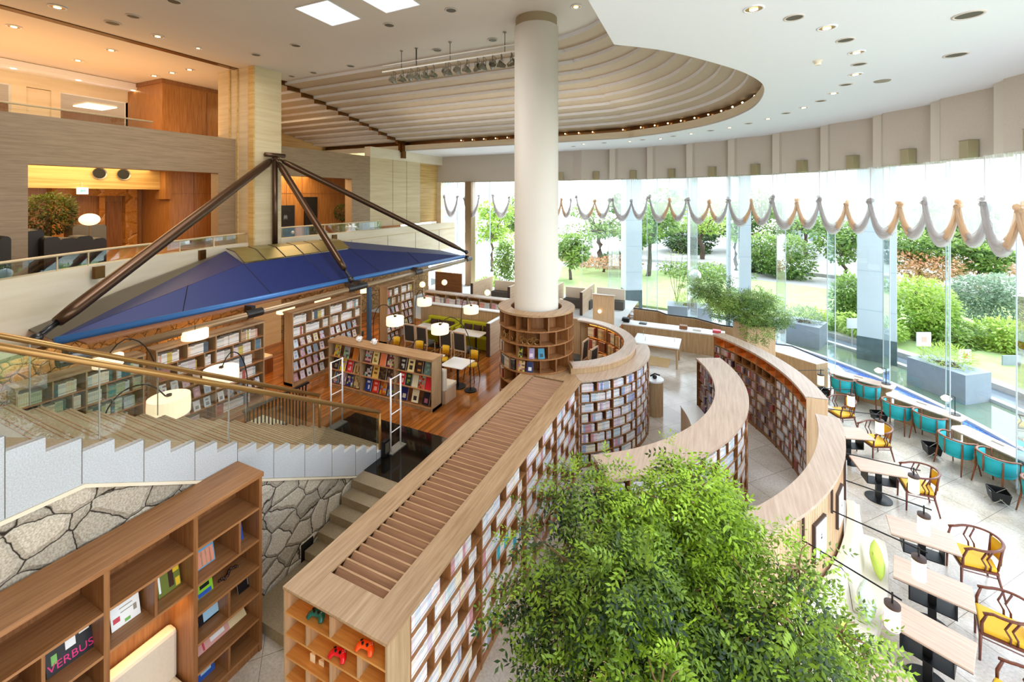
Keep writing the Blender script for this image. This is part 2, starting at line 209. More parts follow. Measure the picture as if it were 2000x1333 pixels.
# ------------------------------------------------------------ mesh helpers
class MB:
    def __init__(s, f=None): s.v = []; s.f = []; s.c = []; s.m = f
    def add(s, vs, fs, col=None):
        b = len(s.v); mp = s.m
        s.v += [tuple(mp(*v)) if mp else tuple(v) for v in vs]
        for f in fs: s.f.append(tuple(b+i for i in f)); s.c.append(col)
        return s
    def box(s, x0, x1, y0, y1, z0, z1, col=None, nx=1):
        vs = []; fs = []
        for i in range(nx+1):
            x = x0+(x1-x0)*i/nx; vs += [(x, y0, z0), (x, y1, z0), (x, y1, z1), (x, y0, z1)]
        for i in range(nx):
            a = 4*i; b = a+4
            fs += [(a, b, b+1, a+1), (a+1, b+1, b+2, a+2), (a+2, b+2, b+3, a+3), (a+3, b+3, b, a)]
        e = 4*nx; fs += [(0, 1, 2, 3), (e+3, e+2, e+1, e)]
        return s.add(vs, fs, col)
    def obox(s, c, sz, rz=0.0, rx=0.0, col=None, ry=0.0):
        R = Matrix.Rotation(rz, 3, 'Z') @ Matrix.Rotation(ry, 3, 'Y') @ Matrix.Rotation(rx, 3, 'X'); h = [v/2 for v in sz]; c = Vector(c)
        vs = [c+R@Vector((i*h[0], j*h[1], k*h[2])) for i, j, k in ((-1, -1, -1), (1, -1, -1), (1, 1, -1), (-1, 1, -1), (-1, -1, 1), (1, -1, 1), (1, 1, 1), (-1, 1, 1))]
        return s.add(vs, [(0, 3, 2, 1), (4, 5, 6, 7), (0, 1, 5, 4), (1, 2, 6, 5), (2, 3, 7, 6), (3, 0, 4, 7)], col)
    def tube(s, pts, r, n=8, col=None, flat=1.0):
        pts = [Vector(p) for p in pts]; k = len(pts); rs = r if isinstance(r, (list, tuple)) else [r]*k
        up = Vector((0, 0, 1)); vs = []; fs = []
        for i, p in enumerate(pts):
            d = (pts[min(i+1, k-1)]-pts[max(i-1, 0)]).normalized()
            u = d.cross(up); u = u.normalized() if u.length > 1e-3 else d.cross(Vector((0, 1, 0))).normalized()
            q = u.cross(d).normalized()
            for j in range(n):
                a = 2*PI*j/n; vs.append(p+u*math.cos(a)*rs[i]+q*math.sin(a)*rs[i]*flat)
        for i in range(k-1):
            for j in range(n): fs.append((i*n+j, i*n+(j+1) % n, (i+1)*n+(j+1) % n, (i+1)*n+j))
        fs += [tuple(range(n-1, -1, -1)), tuple((k-1)*n+j for j in range(n))]
        return s.add(vs, fs, col)
    def lathe(s, prof, c=(0, 0, 0), n=24, a0=0.0, a1=2*PI, col=None):
        full = abs(a1-a0-2*PI) < 1e-6; m_ = n if full else n+1; vs = []; fs = []; k = len(prof)
        for j in range(m_):
            a = a0+(a1-a0)*j/n
            for (r, z) in prof: vs.append((c[0]+r*math.cos(a), c[1]+r*math.sin(a), c[2]+z))
        for j in range(n):
            j2 = (j+1) % m_
            for i in range(k-1): fs.append((j*k+i, j2*k+i, j2*k+i+1, j*k+i+1))
        return s.add(vs, fs, col)
    def cyl(s, c, r, z0, z1, n=20, r2=None): return s.lathe([(0, z0), (r, z0), (r if r2 is None else r2, z1), (0, z1)], (c[0], c[1], 0), n)
    def prism(s, poly, z0, z1, col=None):
        n = len(poly); f = (lambda q, i: q[i] if isinstance(q, (list, tuple)) else q)
        vs = [(p[0], p[1], f(z0, i)) for i, p in enumerate(poly)]+[(p[0], p[1], f(z1, i)) for i, p in enumerate(poly)]
        return s.add(vs, [tuple(range(n-1, -1, -1)), tuple(range(n, 2*n))]+[(i, (i+1) % n, n+(i+1) % n, n+i) for i in range(n)], col)
    def ring(s, c, r0, r1, a0, a1, z0, z1, n=24):      # arc block, degrees
        return s.lathe([(r0, z0), (r1, z0), (r1, z1), (r0, z1), (r0, z0)], (c[0], c[1], 0), n, math.radians(a0), math.radians(a1)).caps(c, r0, r1, a0, a1, z0, z1)
    def caps(s, c, r0, r1, a0, a1, z0, z1):
        for a in (a0, a1):
            s.add([pol(c, r, a, z) for r, z in ((r0, z0), (r1, z0), (r1, z1), (r0, z1))], [(0, 1, 2, 3)])
        return s
    def sphere(s, c, r, n=12, k=8, sz=(1, 1, 1), col=None):
        prof = [(math.sin(PI*i/k), -math.cos(PI*i/k)) for i in range(k+1)]; vs = []; fs = []
        for j in range(n):
            a = 2*PI*j/n
            for (q, z) in prof: vs.append((c[0]+r*sz[0]*q*math.cos(a), c[1]+r*sz[1]*q*math.sin(a), c[2]+r*sz[2]*z))
        m_ = k+1
        for j in range(n):
            for i in range(k): fs.append((j*m_+i, ((j+1) % n)*m_+i, ((j+1) % n)*m_+i+1, j*m_+i+1))
        return s.add(vs, fs, col)
    def build(s, name, mat, parent=None, smooth=False, bevel=0.0, kind=None, sub=0, label=None, sol=0.0):
        me = bpy.data.meshes.new(name); me.from_pydata(s.v, [], s.f)
        if any(c is not None for c in s.c):
            at = me.color_attributes.new('Col', 'FLOAT_COLOR', 'CORNER'); buf = []
            for f, c in zip(s.f, s.c):
                c = c or (1, 1, 1); buf += [c[0], c[1], c[2], 1.0]*len(f)
            at.data.foreach_set('color', buf)
        me.materials.append(M[mat]); me.update()
        if smooth: me.polygons.foreach_set('use_smooth', [True]*len(me.polygons))
        o = bpy.data.objects.new(name, me); C.objects.link(o)
        bm = bmesh.new(); bm.from_mesh(me); bmesh.ops.remove_doubles(bm, verts=bm.verts, dist=1e-5); bmesh.ops.recalc_face_normals(bm, faces=bm.faces); bm.to_mesh(me); bm.free()
        if sol:
            d = o.modifiers.new('thickness', 'SOLIDIFY'); d.thickness = sol; d.offset = 0
        if bevel:
            b = o.modifiers.new('bevel', 'BEVEL'); b.width = bevel; b.segments = 2; b.limit_method = 'ANGLE'
        if sub:
            b = o.modifiers.new('sub', 'SUBSURF'); b.levels = sub; b.render_levels = sub
        if smooth and bevel:
            pass
        if parent is not None:
            o.parent = parent; o.matrix_parent_inverse = parent.get('_inv') and Matrix.Identity(4) or Matrix.Translation(-parent.location) if not parent.get('_loc') else Matrix.Identity(4)
        if kind: o['kind'] = kind
        if label: o['label'] = label
        return o
def child_of(o, parent):
    o.parent = parent
    o.matrix_parent_inverse = Matrix.Identity(4)
def sub_build(mb, name, mat, part, **k):           # sub-part of a part (parts carry identity offsets)
    o = mb.build(name, mat, None, **k); o.parent = part; o.matrix_parent_inverse = Matrix.Identity(4); return o
def thing(name, label, cat, loc=(0, 0, 0), group=None, local=False, rz=0.0):
    o = bpy.data.objects.new(name, None); C.objects.link(o); o.location = loc; o.rotation_euler = (0, 0, rz)
    o.empty_display_size = 0.1; o['label'] = label; o['category'] = cat
    if group: o['group'] = group
    if local: o['_loc'] = 1
    return o
def tag(o, label, cat, group=None, kind=None):
    o['label'] = label; o['category'] = cat
    if group: o['group'] = group
    if kind: o['kind'] = kind
    return o
def struct(mb, name, mat, **k):
    o = mb.build(name, mat, **k); o['kind'] = 'structure'; return o
def dup(root, loc, rz=0.0, label=None, group=None, scale=None):
    r = root.copy(); C.objects.link(r); r.location = loc; r.rotation_euler = (0, 0, rz)
    if label: r['label'] = label
    if group: r['group'] = group
    if scale: r.scale = scale
    for ch in list(root.children):
        c = ch.copy(); C.objects.link(c); c.parent = r
        for g in list(ch.children):
            d = g.copy(); C.objects.link(d); d.parent = c
    return r
ORD = ['first', 'second', 'third', 'fourth', 'fifth', 'sixth', 'seventh', 'eighth', 'ninth', 'tenth', 'eleventh', 'twelfth', 'thirteenth', 'fourteenth', 'fifteenth', 'sixteenth', 'seventeenth', 'eighteenth', 'nineteenth', 'twentieth']
rnd = random.random
def U(a, b): return a+(b-a)*random.random()
# ------------------------------------------------------------ setting: floors, stairs, walls
F1 = 1.05           # raised reading room floor
ZH, ZL = 12.83, 10.4
SX, SXF = -7.4, -9.6
arc = [pol(WIN, 13.3, a) for a in range(-70, 99, 3)]
struct(MB().prism([(p.x, p.y) for p in arc]+[(-20, 27.3), (-20, -4), (-2, -4)], -0.3, 0.0), 'floor_lower', 'floor_stone')
rf = [(-18.6, 27.2), (-18.6, 2.0), (SXF, 2.0), (SXF, 8.4), (SX, 8.4), (SX, 7.63), (-5.04, 7.63), (-5.04, 11.6), (-3.9, 11.7), (-3.3, 12.2), (-2.75, 13.1), (-2.6, 14.1), (-2.8, 15.1), (-3.4, 16.0), (-4.3, 17.2), (-4.3, 27.2)]
struct(MB().prism(rf, 0.004, F1), 'floor_reading', 'floor_wood')
struct(MB().prism([(-13.0, 18.4), (-4.3, 18.4), (-4.3, 27.1), (-18.5, 27.1), (-18.5, 18.4)], F1, F1+0.02), 'floor_lounge_far', 'concrete_pale')
struct(MB().prism([(SXF, 8.42), (SX-0.02, 8.42), (SX-0.02, 7.65), (-5.06, 7.65), (-5.06, 9.6), (SXF, 9.6)], F1, F1+0.015), 'floor_entry', 'black_gloss')
# grand stair: 25 steps coming down from the left, with stone treads, granite stringer, rubble wall below
tr = MB(); nos = MB()
for k in range(1, 26):
    y1 = 8.4-0.335*(k-1); y0 = y1-0.335; z = F1+0.18*k
    tr.box(SXF, SX-0.1, y0 if k < 25 else -1.0, y1, z-0.34, z)
    for e in (0.0, 0.05): nos.box(SXF, SX-0.1, y1-0.05-e, y1-0.035-e, z, z+0.003)
st = thing('grand_staircase', 'wide pale stone staircase coming down into the reading room', 'staircase', (SXF, 8.4, F1)); st['kind'] = 'structure'
tr.build('treads', 'tread_stone', st); nos.build('grip_strips', 'walnut_y', st)
poly = []
for k in range(1, 26):
    y1 = 8.4-0.335*(k-1); poly += [(y1, F1+0.18*(k-1)), (y1, F1+0.18*k)]
poly += [(-1.0, F1+0.18*25), (-1.0, 3.72), (2.73, 3.69), (7.57, 0.99), (8.4, F1)]
def xprism(mb, poly, x0, x1, col=None):
    n = len(poly)
    return mb.add([(x0, a, b) for a, b in poly]+[(x1, a, b) for a, b in poly], [tuple(range(n)), tuple(range(2*n-1, n-1, -1))]+[(i, n+i, n+(i+1) % n, (i+1) % n) for i in range(n)], col)
xprism(MB(), poly[1:], SX-0.1, SX).build('stringer', 'granite', st)
jl = MB()
for k in range(2, 25, 2):
    y1 = 8.4-0.335*(k-1)
    zb = 3.7 if y1 < 2.73 else 3.69-(y1-2.73)*0.558
    jl.box(SX, SX+0.002, y1-0.004, y1+0.004, zb, F1+0.18*k)
jl.build('stringer_joints', 'vent_dark', st)
xprism(MB(), [(-1.0, 3.66), (2.73, 3.64), (7.57, 0.94), (7.57, 0.98), (2.73, 3.69), (-1.0, 3.72)], SX-0.05, SX+0.02).build('ledge', 'travertine_pale', st)
# rubble wall: many separate boulders are pattern of one wall
wall = MB(); xprism(wall, [(-1, 0), (7.6, 0), (7.6, 0.98), (2.73, 3.66), (-1, 3.68)], SX-0.7, SX-0.04)
struct(wall, 'wall_rubble', 'rock_wall')
struct(MB().box(SX-0.045, SX-0.03, 6.0, 6.28, 0.16, 0.5), 'trim_niche', 'void_black')
struct(MB().box(SXF-0.2, SX-0.7, -1, 8.38, 0, 1.2), 'wall_under_stair', 'rock_brown')
# lower flight of six stone steps
fl = MB()
for k in range(5):
    z = 1.05-0.17*k; y1 = 7.62-0.31*k; fl.box(SX+0.0, -5.06, y1-0.33, y1+(0.3 if k == 0 else 0), z-0.17 if k else z-0.2, z-0.0 if k else z+0.004)
    fl.box(SX, -5.06, y1-0.29, 7.6, max(0.0, z-0.4), z-0.17)
fl.box(SX, -5.06, 4.86, 6.4, 0, 0.19)
struct(fl, 'floor_steps', 'step_stone')
def off(P, d):
    out = []
    for i, p in enumerate(P):
        a = P[max(0, i-1)]; b = P[min(len(P)-1, i+1)]; dx, dy = b[0]-a[0], b[1]-a[1]; L = math.hypot(dx, dy) or 1
        out.append((p[0]-dy/L*d, p[1]+dx/L*d))
    return out
# ------------------------------------------------------------ main ceiling, coffer, low white ceiling
O = [(-27, 22.5), (-18.5, 22.5), (-6, 22.6), (-3.5, 22.1), (-1.6, 21.0), (0, 19.3), (0.9, 17.3), (1.2, 15.5), (1.15, 13.5), (0.7, 12.0), (0.0, 10.7), (-0.94, 9.33), (-1.81, 8.5)]
I = [(-27, 14), (-18.5, 14), (-6, 14), (-5, 14), (-4.2, 13.75), (-3.5, 13.35), (-3.0, 12.8), (-2.7, 12.1), (-2.5, 11.3), (-2.4, 10.5), (-2.35, 9.8), (-2.3, 9.1), (-2.3, 8.2)]
O2 = O[:9]+[(0.9, 11.3), (0.4, 9.2), (-0.3, 7.5), (-1.2, 6.0)]
def smooth(P, n=6):
    out = []
    for i in range(len(P)-1):
        p0 = P[max(i-1, 0)]; p1 = P[i]; p2 = P[i+1]; p3 = P[min(i+2, len(P)-1)]
        for k in range(n):
            t = k/n; out.append(tuple(0.5*((2*p1[j])+(-p0[j]+p2[j])*t+(2*p0[j]-5*p1[j]+4*p2[j]-p3[j])*t*t+(-p0[j]+3*p1[j]-3*p2[j]+p3[j])*t**3) for j in (0, 1)))
    out.append(P[-1]); return out
sO, sI, sO2 = smooth(O), smooth(I), smooth(O2)
NS = 11; ZB = 10.98
def cur(k):
    t = k/NS; A = sO2 if k else off(sO2, 0.5)
    return [((1-t)*a[0]+t*b[0], (1-t)*a[1]+t*b[1]) for a, b in zip(A, sI)]
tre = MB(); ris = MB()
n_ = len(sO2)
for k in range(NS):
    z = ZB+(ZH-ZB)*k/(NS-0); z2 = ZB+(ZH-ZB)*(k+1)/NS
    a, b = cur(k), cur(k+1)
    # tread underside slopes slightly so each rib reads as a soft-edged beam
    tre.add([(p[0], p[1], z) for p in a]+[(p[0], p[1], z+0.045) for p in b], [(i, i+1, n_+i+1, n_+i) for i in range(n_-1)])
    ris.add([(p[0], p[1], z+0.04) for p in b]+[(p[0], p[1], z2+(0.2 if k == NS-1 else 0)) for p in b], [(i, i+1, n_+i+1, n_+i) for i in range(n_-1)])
struct(tre, 'ceiling_ribs', 'coffer_rib_shade'); struct(ris, 'ceiling_rib_faces', 'ceiling_white')  # rib shading put into the colours: darker beige undersides, bright white faces
# fascia of the oval opening, bronze light trough above it
def band(P, z0, z1, mb, off=0.0):
    n = len(P); return mb.add([(p[0], p[1]+off, z0) for p in P]+[(p[0], p[1]+off, z1) for p in P], [(i, i+1, n+i+1, n+i) for i in range(n-1)])
struct(band(sO, ZL, ZL+0.34, MB()), 'trim_opening_fascia', 'travertine_pale')
oo = off(sO, 0.28)
mb = MB(); n = len(sO); mb.add([(p[0], p[1], ZL+0.34) for p in sO]+[(p[0], p[1], ZL+0.34) for p in oo], [(i, i+1, n+i+1, n+i) for i in range(n-1)])
band(oo, ZL+0.3, 11.12, mb)
struct(mb, 'trim_light_trough', 'bronze')
tl = thing('cove_lighting', 'row of small warm lamps in the bronze trough around the oval ceiling opening', 'lights', (-6, 22.4, 10.9))
k = 0; acc = 0; accl = 0; lastp = oo[8]
for p in oo[8:-3]:
    acc += math.hypot(p[0]-lastp[0], p[1]-lastp[1])
    L = math.hypot(p[0]-lastp[0], p[1]-lastp[1]); s = 0
    nseg = max(1, int(round(L/0.75)))
    for q in range(nseg):
        accl += L/nseg
        t = q/nseg; x = lastp[0]+(p[0]-lastp[0])*t; y = lastp[1]+(p[1]-lastp[1])*t
        if accl > 0.72 and k < 60:
            accl = 0
            MB().sphere((x+(-5-x)*0.014, y+(14-y)*0.014, 10.86), 0.035, 8, 6).build('lamp', 'downlight_glow', tl); k += 1
    lastp = p
# high flat ceiling and the white lower ceiling with the oval cut-out
hp = [(-27.5, -3), (-0.8, -3), (-0.8, 8.2)]+[(p[0], p[1]) for p in reversed(sI)]
def fillpoly(P, z, name, mat, th_):
    bm = bmesh.new(); vs = [bm.verts.new((x, y, z)) for x, y in P]; es = [bm.edges.new((vs[i], vs[(i+1) % len(vs)])) for i in range(len(vs))]
    bmesh.ops.triangle_fill(bm, edges=es, use_beauty=True); me = bpy.data.meshes.new(name); bm.to_mesh(me); bm.free(); me.materials.append(M[mat])
    o = bpy.data.objects.new(name, me); C.objects.link(o); o['kind'] = 'structure'; d = o.modifiers.new('t', 'SOLIDIFY'); d.thickness = th_; d.offset = 0
fillpoly(hp, ZH+0.04, 'ceiling_high', 'ceiling_paint', 0.06)
BA = [47.4-10.15*k for k in range(-5, 12)]          # bay boundaries of the window arc
zig = []
for a in BA: zig += [(a+1.65, 13.58), (a-1.65, 13.12)]
zp = [pol(WIN, r, a) for a, r in zig if a > -62]
zp = [p for p in zp]
low = [(-18.5, 27.4), (-8.2, 27.4)]+[(p.x, p.y) for p in zp if p.x > -8.1]+[(-1.2, -3), (-1.2, 6.0)]+[(p[0], p[1]) for p in reversed(sO)][0:]
low = [(-18.5, 27.4), (-8.2, 27.4)]+[(p.x, p.y) for p in zp if p.x > -8.1]+[(-1.5, -3)]+[(p[0], p[1]) for p in reversed(sO) if p[0] > -18.6]
bm = bmesh.new(); vs = [bm.verts.new((x, y, ZL)) for x, y in low]; es = [bm.edges.new((vs[i], vs[(i+1) % len(vs)])) for i in range(len(vs))]
bmesh.ops.triangle_fill(bm, edges=es, use_beauty=True)
me = bpy.data.meshes.new('ceiling_low'); bm.to_mesh(me); bm.free(); me.materials.append(M['ceiling_white']); o = bpy.data.objects.new('ceiling_low', me); C.objects.link(o); o['kind'] = 'structure'
d = o.modifiers.new('t', 'SOLIDIFY'); d.thickness = 0.06; d.offset = 0
struct(MB().box(-18.45, -18.25, 22.3, 22.6, 9.9, 11.3), 'trim_post', 'bronze')
# side of the step between the two ceilings, towards the camera
struct(MB().prism([(-1.81, 8.5), (-1.5, -3), (-1.45, -3), (-1.75, 8.5)], ZL, ZH+0.1), 'trim_ceiling_step', 'ceiling_white')
# bronze saw-tooth profile over the left wall
saw = MB()
for k in range(NS):
    y0 = 22.5-8.5*k/NS; y1 = 22.5-8.5*(k+1)/NS; z = ZB+(ZH-ZB)*k/NS
    saw.box(-18.56, -18.38, y1+0.2, y0, z-0.16, z+0.2); saw.box(-18.56, -18.45, y1-0.1, y1+0.3, z+0.02, z+0.22)
saw.box(-18.56, -18.4, 22.2, 22.7, 10.3, 11.0)
struct(saw, 'trim_sawtooth', 'bronze')
struct(MB().box(-18.62, -18.3, -3, 14.1, ZH-0.02, ZH+0.1), 'trim_ceiling_strip', 'bronze')
struct(MB().box(-27.5, 3.0, -3.3, -3.0, 0, ZH), 'wall_back', 'travertine')
struct(MB().box(-34.0, -33.6, -3.3, 27.3, 4.9, ZH), 'wall_far_left', 'travertine_gold')
# ------------------------------------------------------------ left wall: portals, pillar, mezzanines
WX = -18.5
bw = MB()
bw.box(WX-0.5, WX, -3, 11.75, 8.38, 9.86); bw.box(WX-0.5, WX, -3, 5.55, 5.0, 8.38); bw.box(WX-0.5, WX, 11.0, 11.75, 5.0, 8.38)
struct(bw, 'wall_left_portal', 'band_wood')
b2 = MB(); b2.box(WX-0.5, WX, 12.9, 19.6, 8.42, 9.8); b2.box(WX-0.5, WX, 18.2, 19.6, 5.0, 8.42)
struct(b2, 'wall_left_portal_far', 'band_wood')
pl = MB(); pl.box(-19.7, -17.3, 11.7, 12.95, 1.05, ZH+0.02)
struct(pl, 'pillar', 'travertine')
pg = MB(); pg.box(-17.6, -17.27, 11.66, 11.72, 4.4, ZH); pg.box(-18.35, -18.3, 11.66, 11.7, 4.4, ZH); pg.box(-18.9, -18.82, 11.66, 11.7, 4.4, ZH)
struct(pg, 'trim_pillar', 'travertine_gold')
# travertine panels between the portal and the windows
tp = MB()
for i, (a, b) in enumerate([(19.62, 21.6), (21.64, 22.95), (22.99, 24.4)]): tp.box(WX-0.4, WX, a, b, 5.6, 9.75)
struct(tp, 'wall_left_panels', 'travertine')
struct(MB().box(WX-0.8, WX-0.35, 24.3, 27.3, 5.6, 10.4), 'wall_left_recess', 'travertine_gold')
struct(MB().box(WX-0.4, WX+0.05, 19.6, 27.3, 9.75, 10.38), 'trim_beam', 'travertine_pale')
# curved balcony wall and straight one beyond the pillar
BW = smooth([(-13.0, 0.0), (-13.9, 2.0), (-14.7, 3.96), (-15.3, 5.2), (-16.05, 6.8), (-16.7, 8.75), (-17.25, 10.2), (-17.6, 11.68)], 4)
n = len(BW)
def wallstrip(mb, P, z0, z1, t):
    n = len(P); P2 = off(P, t)
    mb.add([(p[0], p[1], z0) for p in P]+[(p[0], p[1], z1) for p in P]+[(p[0], p[1], z1) for p in P2]+[(p[0], p[1], z0) for p in P2],
           [q for i in range(n-1) for q in ((i, i+1, n+i+1, n+i), (n+i, n+i+1, 2*n+i+1, 2*n+i), (2*n+i, 2*n+i+1, 3*n+i+1, 3*n+i), (3*n+i, 3*n+i+1, i+1, i))]+[(0, n, 2*n, 3*n), (n-1, 2*n-1, 3*n-1, 4*n-1)])
    return mb
struct(wallstrip(MB(), BW, 3.7, 5.5, 0.3), 'wall_balcony', 'travertine_pale')
struct(wallstrip(MB(), BW, F1, 3.7, 0.35), 'wall_booths', 'rock_brown')
struct(MB().box(-17.9, -17.5, 12.95, 27.25, 3.7, 5.55), 'wall_balcony_far', 'travertine_pale')
struct(MB().box(-17.9, -17.5, 12.95, 24.0, F1, 3.7), 'wall_booths_far', 'rock_brown')
struct(MB().box(-17.52, -17.48, 12.95, 27.2, 5.12, 5.14), 'trim_balcony_joint', 'travertine_gold')
jj = MB()
for yy in (14.6, 17.2, 20.0, 22.6, 25.2): jj.box(-17.505, -17.49, yy, yy+0.02, 3.7, 5.1)
struct(jj, 'trim_balcony_joints', 'vent_dark')
ff = [(p[0]-0.28, p[1]) for p in BW]
struct(MB().prism(ff+[(-17.6, 27.2), (-27, 27.2), (-27, 0)], 4.85, 5.1), 'floor_mezzanine', 'walnut_y')
struct(MB().box(-27.4, WX-0.5, -3, 27.3, 9.3, 9.85), 'floor_upper_mezzanine', 'ceiling_paint')
# brown square brackets on the balcony wall
for (px, py) in ((210, 523), (291, 0), (0, 0)):
    if py: pass
nb = [(-15.62, 6.05), (-16.98, 9.5)]
for x, y in nb:
    q = MB().obox((x+0.04, y, 5.3), (0.1, 0.26, 0.34), rz=0.33); o = q.build('wall_bracket', 'bronze'); tag(o, 'small square bronze plate on the balcony wall below the glass, ' + ('nearer the stair' if y < 7 else 'nearer the travertine pillar'), 'wall plate')
o = MB().box(-17.5, -17.4, 15.9, 16.15, 5.12, 5.5).build('wall_bracket', 'bronze'); tag(o, 'small square bronze plate on the far balcony wall behind the mast', 'wall plate')
# lower hall (behind the portals)
struct(MB().box(-25.3, -25.0, -1, 12, 5.1, 9.3), 'wall_lower_back', 'orange_wood')
struct(MB().box(-23.4, -23.0, 0.5, 11.1, 7.74, 9.3), 'wall_lower_beam', 'travertine_gold')
struct(MB().box(-25.0, -22.6, 11.3, 14, 5.1, 9.3), 'wall_lower_panelling', 'orange_wood')
struct(MB().box(-23.4, -22.55, 11.1, 11.35, 7.3, 9.3), 'trim_lower_post', 'orange_wood')
struct(MB().box(-21.9, -21.5, 13, 26, 5.1, 9.3), 'wall_lower_far', 'orange_wood')
gv = MB()
for y in (12.3, 13.3): gv.box(-22.6, -22.58, y, y+0.02, 5.1, 9.3)
for y in (14.5, 15.4, 16.4, 17.4): gv.box(-21.5, -21.48, y, y+0.02, 5.1, 9.3)
gv.box(-22.6, -22.58, 11.3, 14, 7.55, 7.57); gv.box(-21.5, -21.48, 13, 26, 7.6, 7.62)
struct(gv, 'trim_panel_joints', 'walnut_z')
# stone framed doorway with a recess
rock('onyx', 'a06420', 'd89a48', 1.2, rough=0.3, gap=0.012, gapcol='b87a30')
pm = MB(); pm.box(-25.0, -24.7, 8.1, 11.0, 7.45, 7.95); pm.box(-25.0, -24.7, 10.55, 11.0, 5.1, 7.45); pm.box(-25.0, -24.7, 8.1, 8.6, 5.1, 7.45); pm.box(-25.0, -24.8, 9.65, 9.85, 5.1, 7.45)
struct(pm, 'trim_doorway_stone', 'onyx')
struct(MB().box(-25.0, -24.97, 9.95, 10.5, 5.1, 7.2), 'door_1', 'walnut_z')
hn = MB().box(-24.97, -24.9, 9.72, 9.8, 5.6, 6.9).build('door_panel_light', 'led_small'); hn['kind'] = 'structure'
# upper hall
uw = MB()
for a, b in ((7.33, 7.75), (8.5, 8.8), (11.2, 11.7)): uw.box(-26.3, -26.0, a, b, 9.85, 12.0)
uw.box(-26.3, -26.0, -1, 12, 12.0, 12.85); uw.box(-26.25, -26.08, 7.7, 8.55, 9.85, 11.98)
struct(uw, 'wall_upper_shopfront', 'travertine_pale')
struct(MB().box(-26.0, -25.2, -1, 11.2, 12.52, 12.62).box(-25.3, -25.15, -1, 11.2, 12.6, 12.82), 'trim_cornice', 'ceiling_white')
struct(MB().box(-33.5, -33.3, -1, 18, 9.85, 12.4), 'wall_upper_room', 'walnut_z')
struct(MB().box(-33.4, -26.3, -1, 18, 12.25, 12.4), 'ceiling_upper_room', 'band_wood')
pq = G(186, 209, 12.2)
o = MB().box(pq.x-0.8, pq.x+0.8, pq.y-0.6, pq.y+0.6, 12.18, 12.24).build('ceiling_light_panel', 'lamp_glow_top'); tag(o, 'bright rectangular ceiling panel inside the upper shop', 'ceiling light')
struct(MB().prism([(-23.0, 11.2), (-23.0, 16), (-26.2, 16), (-26.2, 11.2)], 9.85, 12.83), 'wall_upper_block', 'orange_wood')
struct(MB().box(-23.02, -22.98, 13.1, 13.14, 9.85, 12.6).box(-26.2, -22.95, 11.15, 16, 12.65, 12.83), 'trim_upper_block', 'walnut_z')
struct(MB().box(-26.2, -25.7, 16, 27, 9.85, 12.8), 'wall_upper_far', 'travertine_gold')
for i, y in enumerate(((26, 134), (153, 157), (260, 177))):
    pq = G(*y, 12.51); o = MB().cyl((pq.x, pq.y), 0.08, 12.5, 12.52, 14).build('wall_washer_light', 'downlight_glow'); tag(o, ('small bright spot above the upper shopfront, %s one from the picture edge' % ORD[i]), 'downlight')
# railings: glass with a bar on top
def railing(name, label, P, z0, z1, top, r, glassn, railmat, posts=(), cat='railing'):
    t = thing(name, label, cat, (P[0][0], P[0][1], z0))
    n = len(P)
    MB().add([(p[0], p[1], z0) for p in P]+[(p[0], p[1], z1) for p in P], [(i, i+1, n+i+1, n+i) for i in range(n-1)]).build('glass_panel', glassn, t, sol=0.012)
    MB().tube([(p[0], p[1], z1+r*0.5) for p in P], r, 8).build('handrail', railmat, t, smooth=True)
    for q in posts:
        MB().tube([(q[0], q[1], z0), (q[0], q[1], z1)], 0.018, 6).build('post', railmat, t)
    return t
BR = off(BW, 0.12)
railing('balcony_railing', 'curved glass railing with pale handrail along the lower balcony left of the pillar', BR, 5.5, 5.87, True, 0.035, 'glass_rail', 'brass_bright', [BR[12], BR[14], BR[20], BR[24]])
railing('balcony_railing', 'straight glass railing along the lower balcony right of the pillar', [(-17.65, 12.97), (-17.65, 19.6)], 5.55, 6.0, True, 0.035, 'glass_rail', 'brass_bright', [(-17.65, 15.6)])
railing('balcony_railing', 'glass railing with brass bar on the upper mezzanine edge', [(-18.7, -2), (-18.7, 8.8)], 9.86, 10.14, True, 0.03, 'glass_rail', 'brass_bright', [(-18.7, 4.7)])
# travertine drawer-like box at the end of the left railing
# ------------------------------------------------------------ column and its ring bookcase
cx, cy = COL
c_ = thing('round_column', 'tall round cream column rising through the ring shaped bookcase', 'column', (cx, cy, F1)); c_['kind'] = 'structure'
MB().lathe([(0.67, F1), (0.67, ZH-0.28), (0.64, ZH-0.26)], (cx, cy, 0), 64).build('shaft', 'column_paint', c_, smooth=True)
MB().lathe([(0.64, ZH-0.3), (0.63, ZH-0.27), (0.63, ZH+0.02)], (cx, cy, 0), 64).build('collar', 'column_collar', c_, smooth=True)
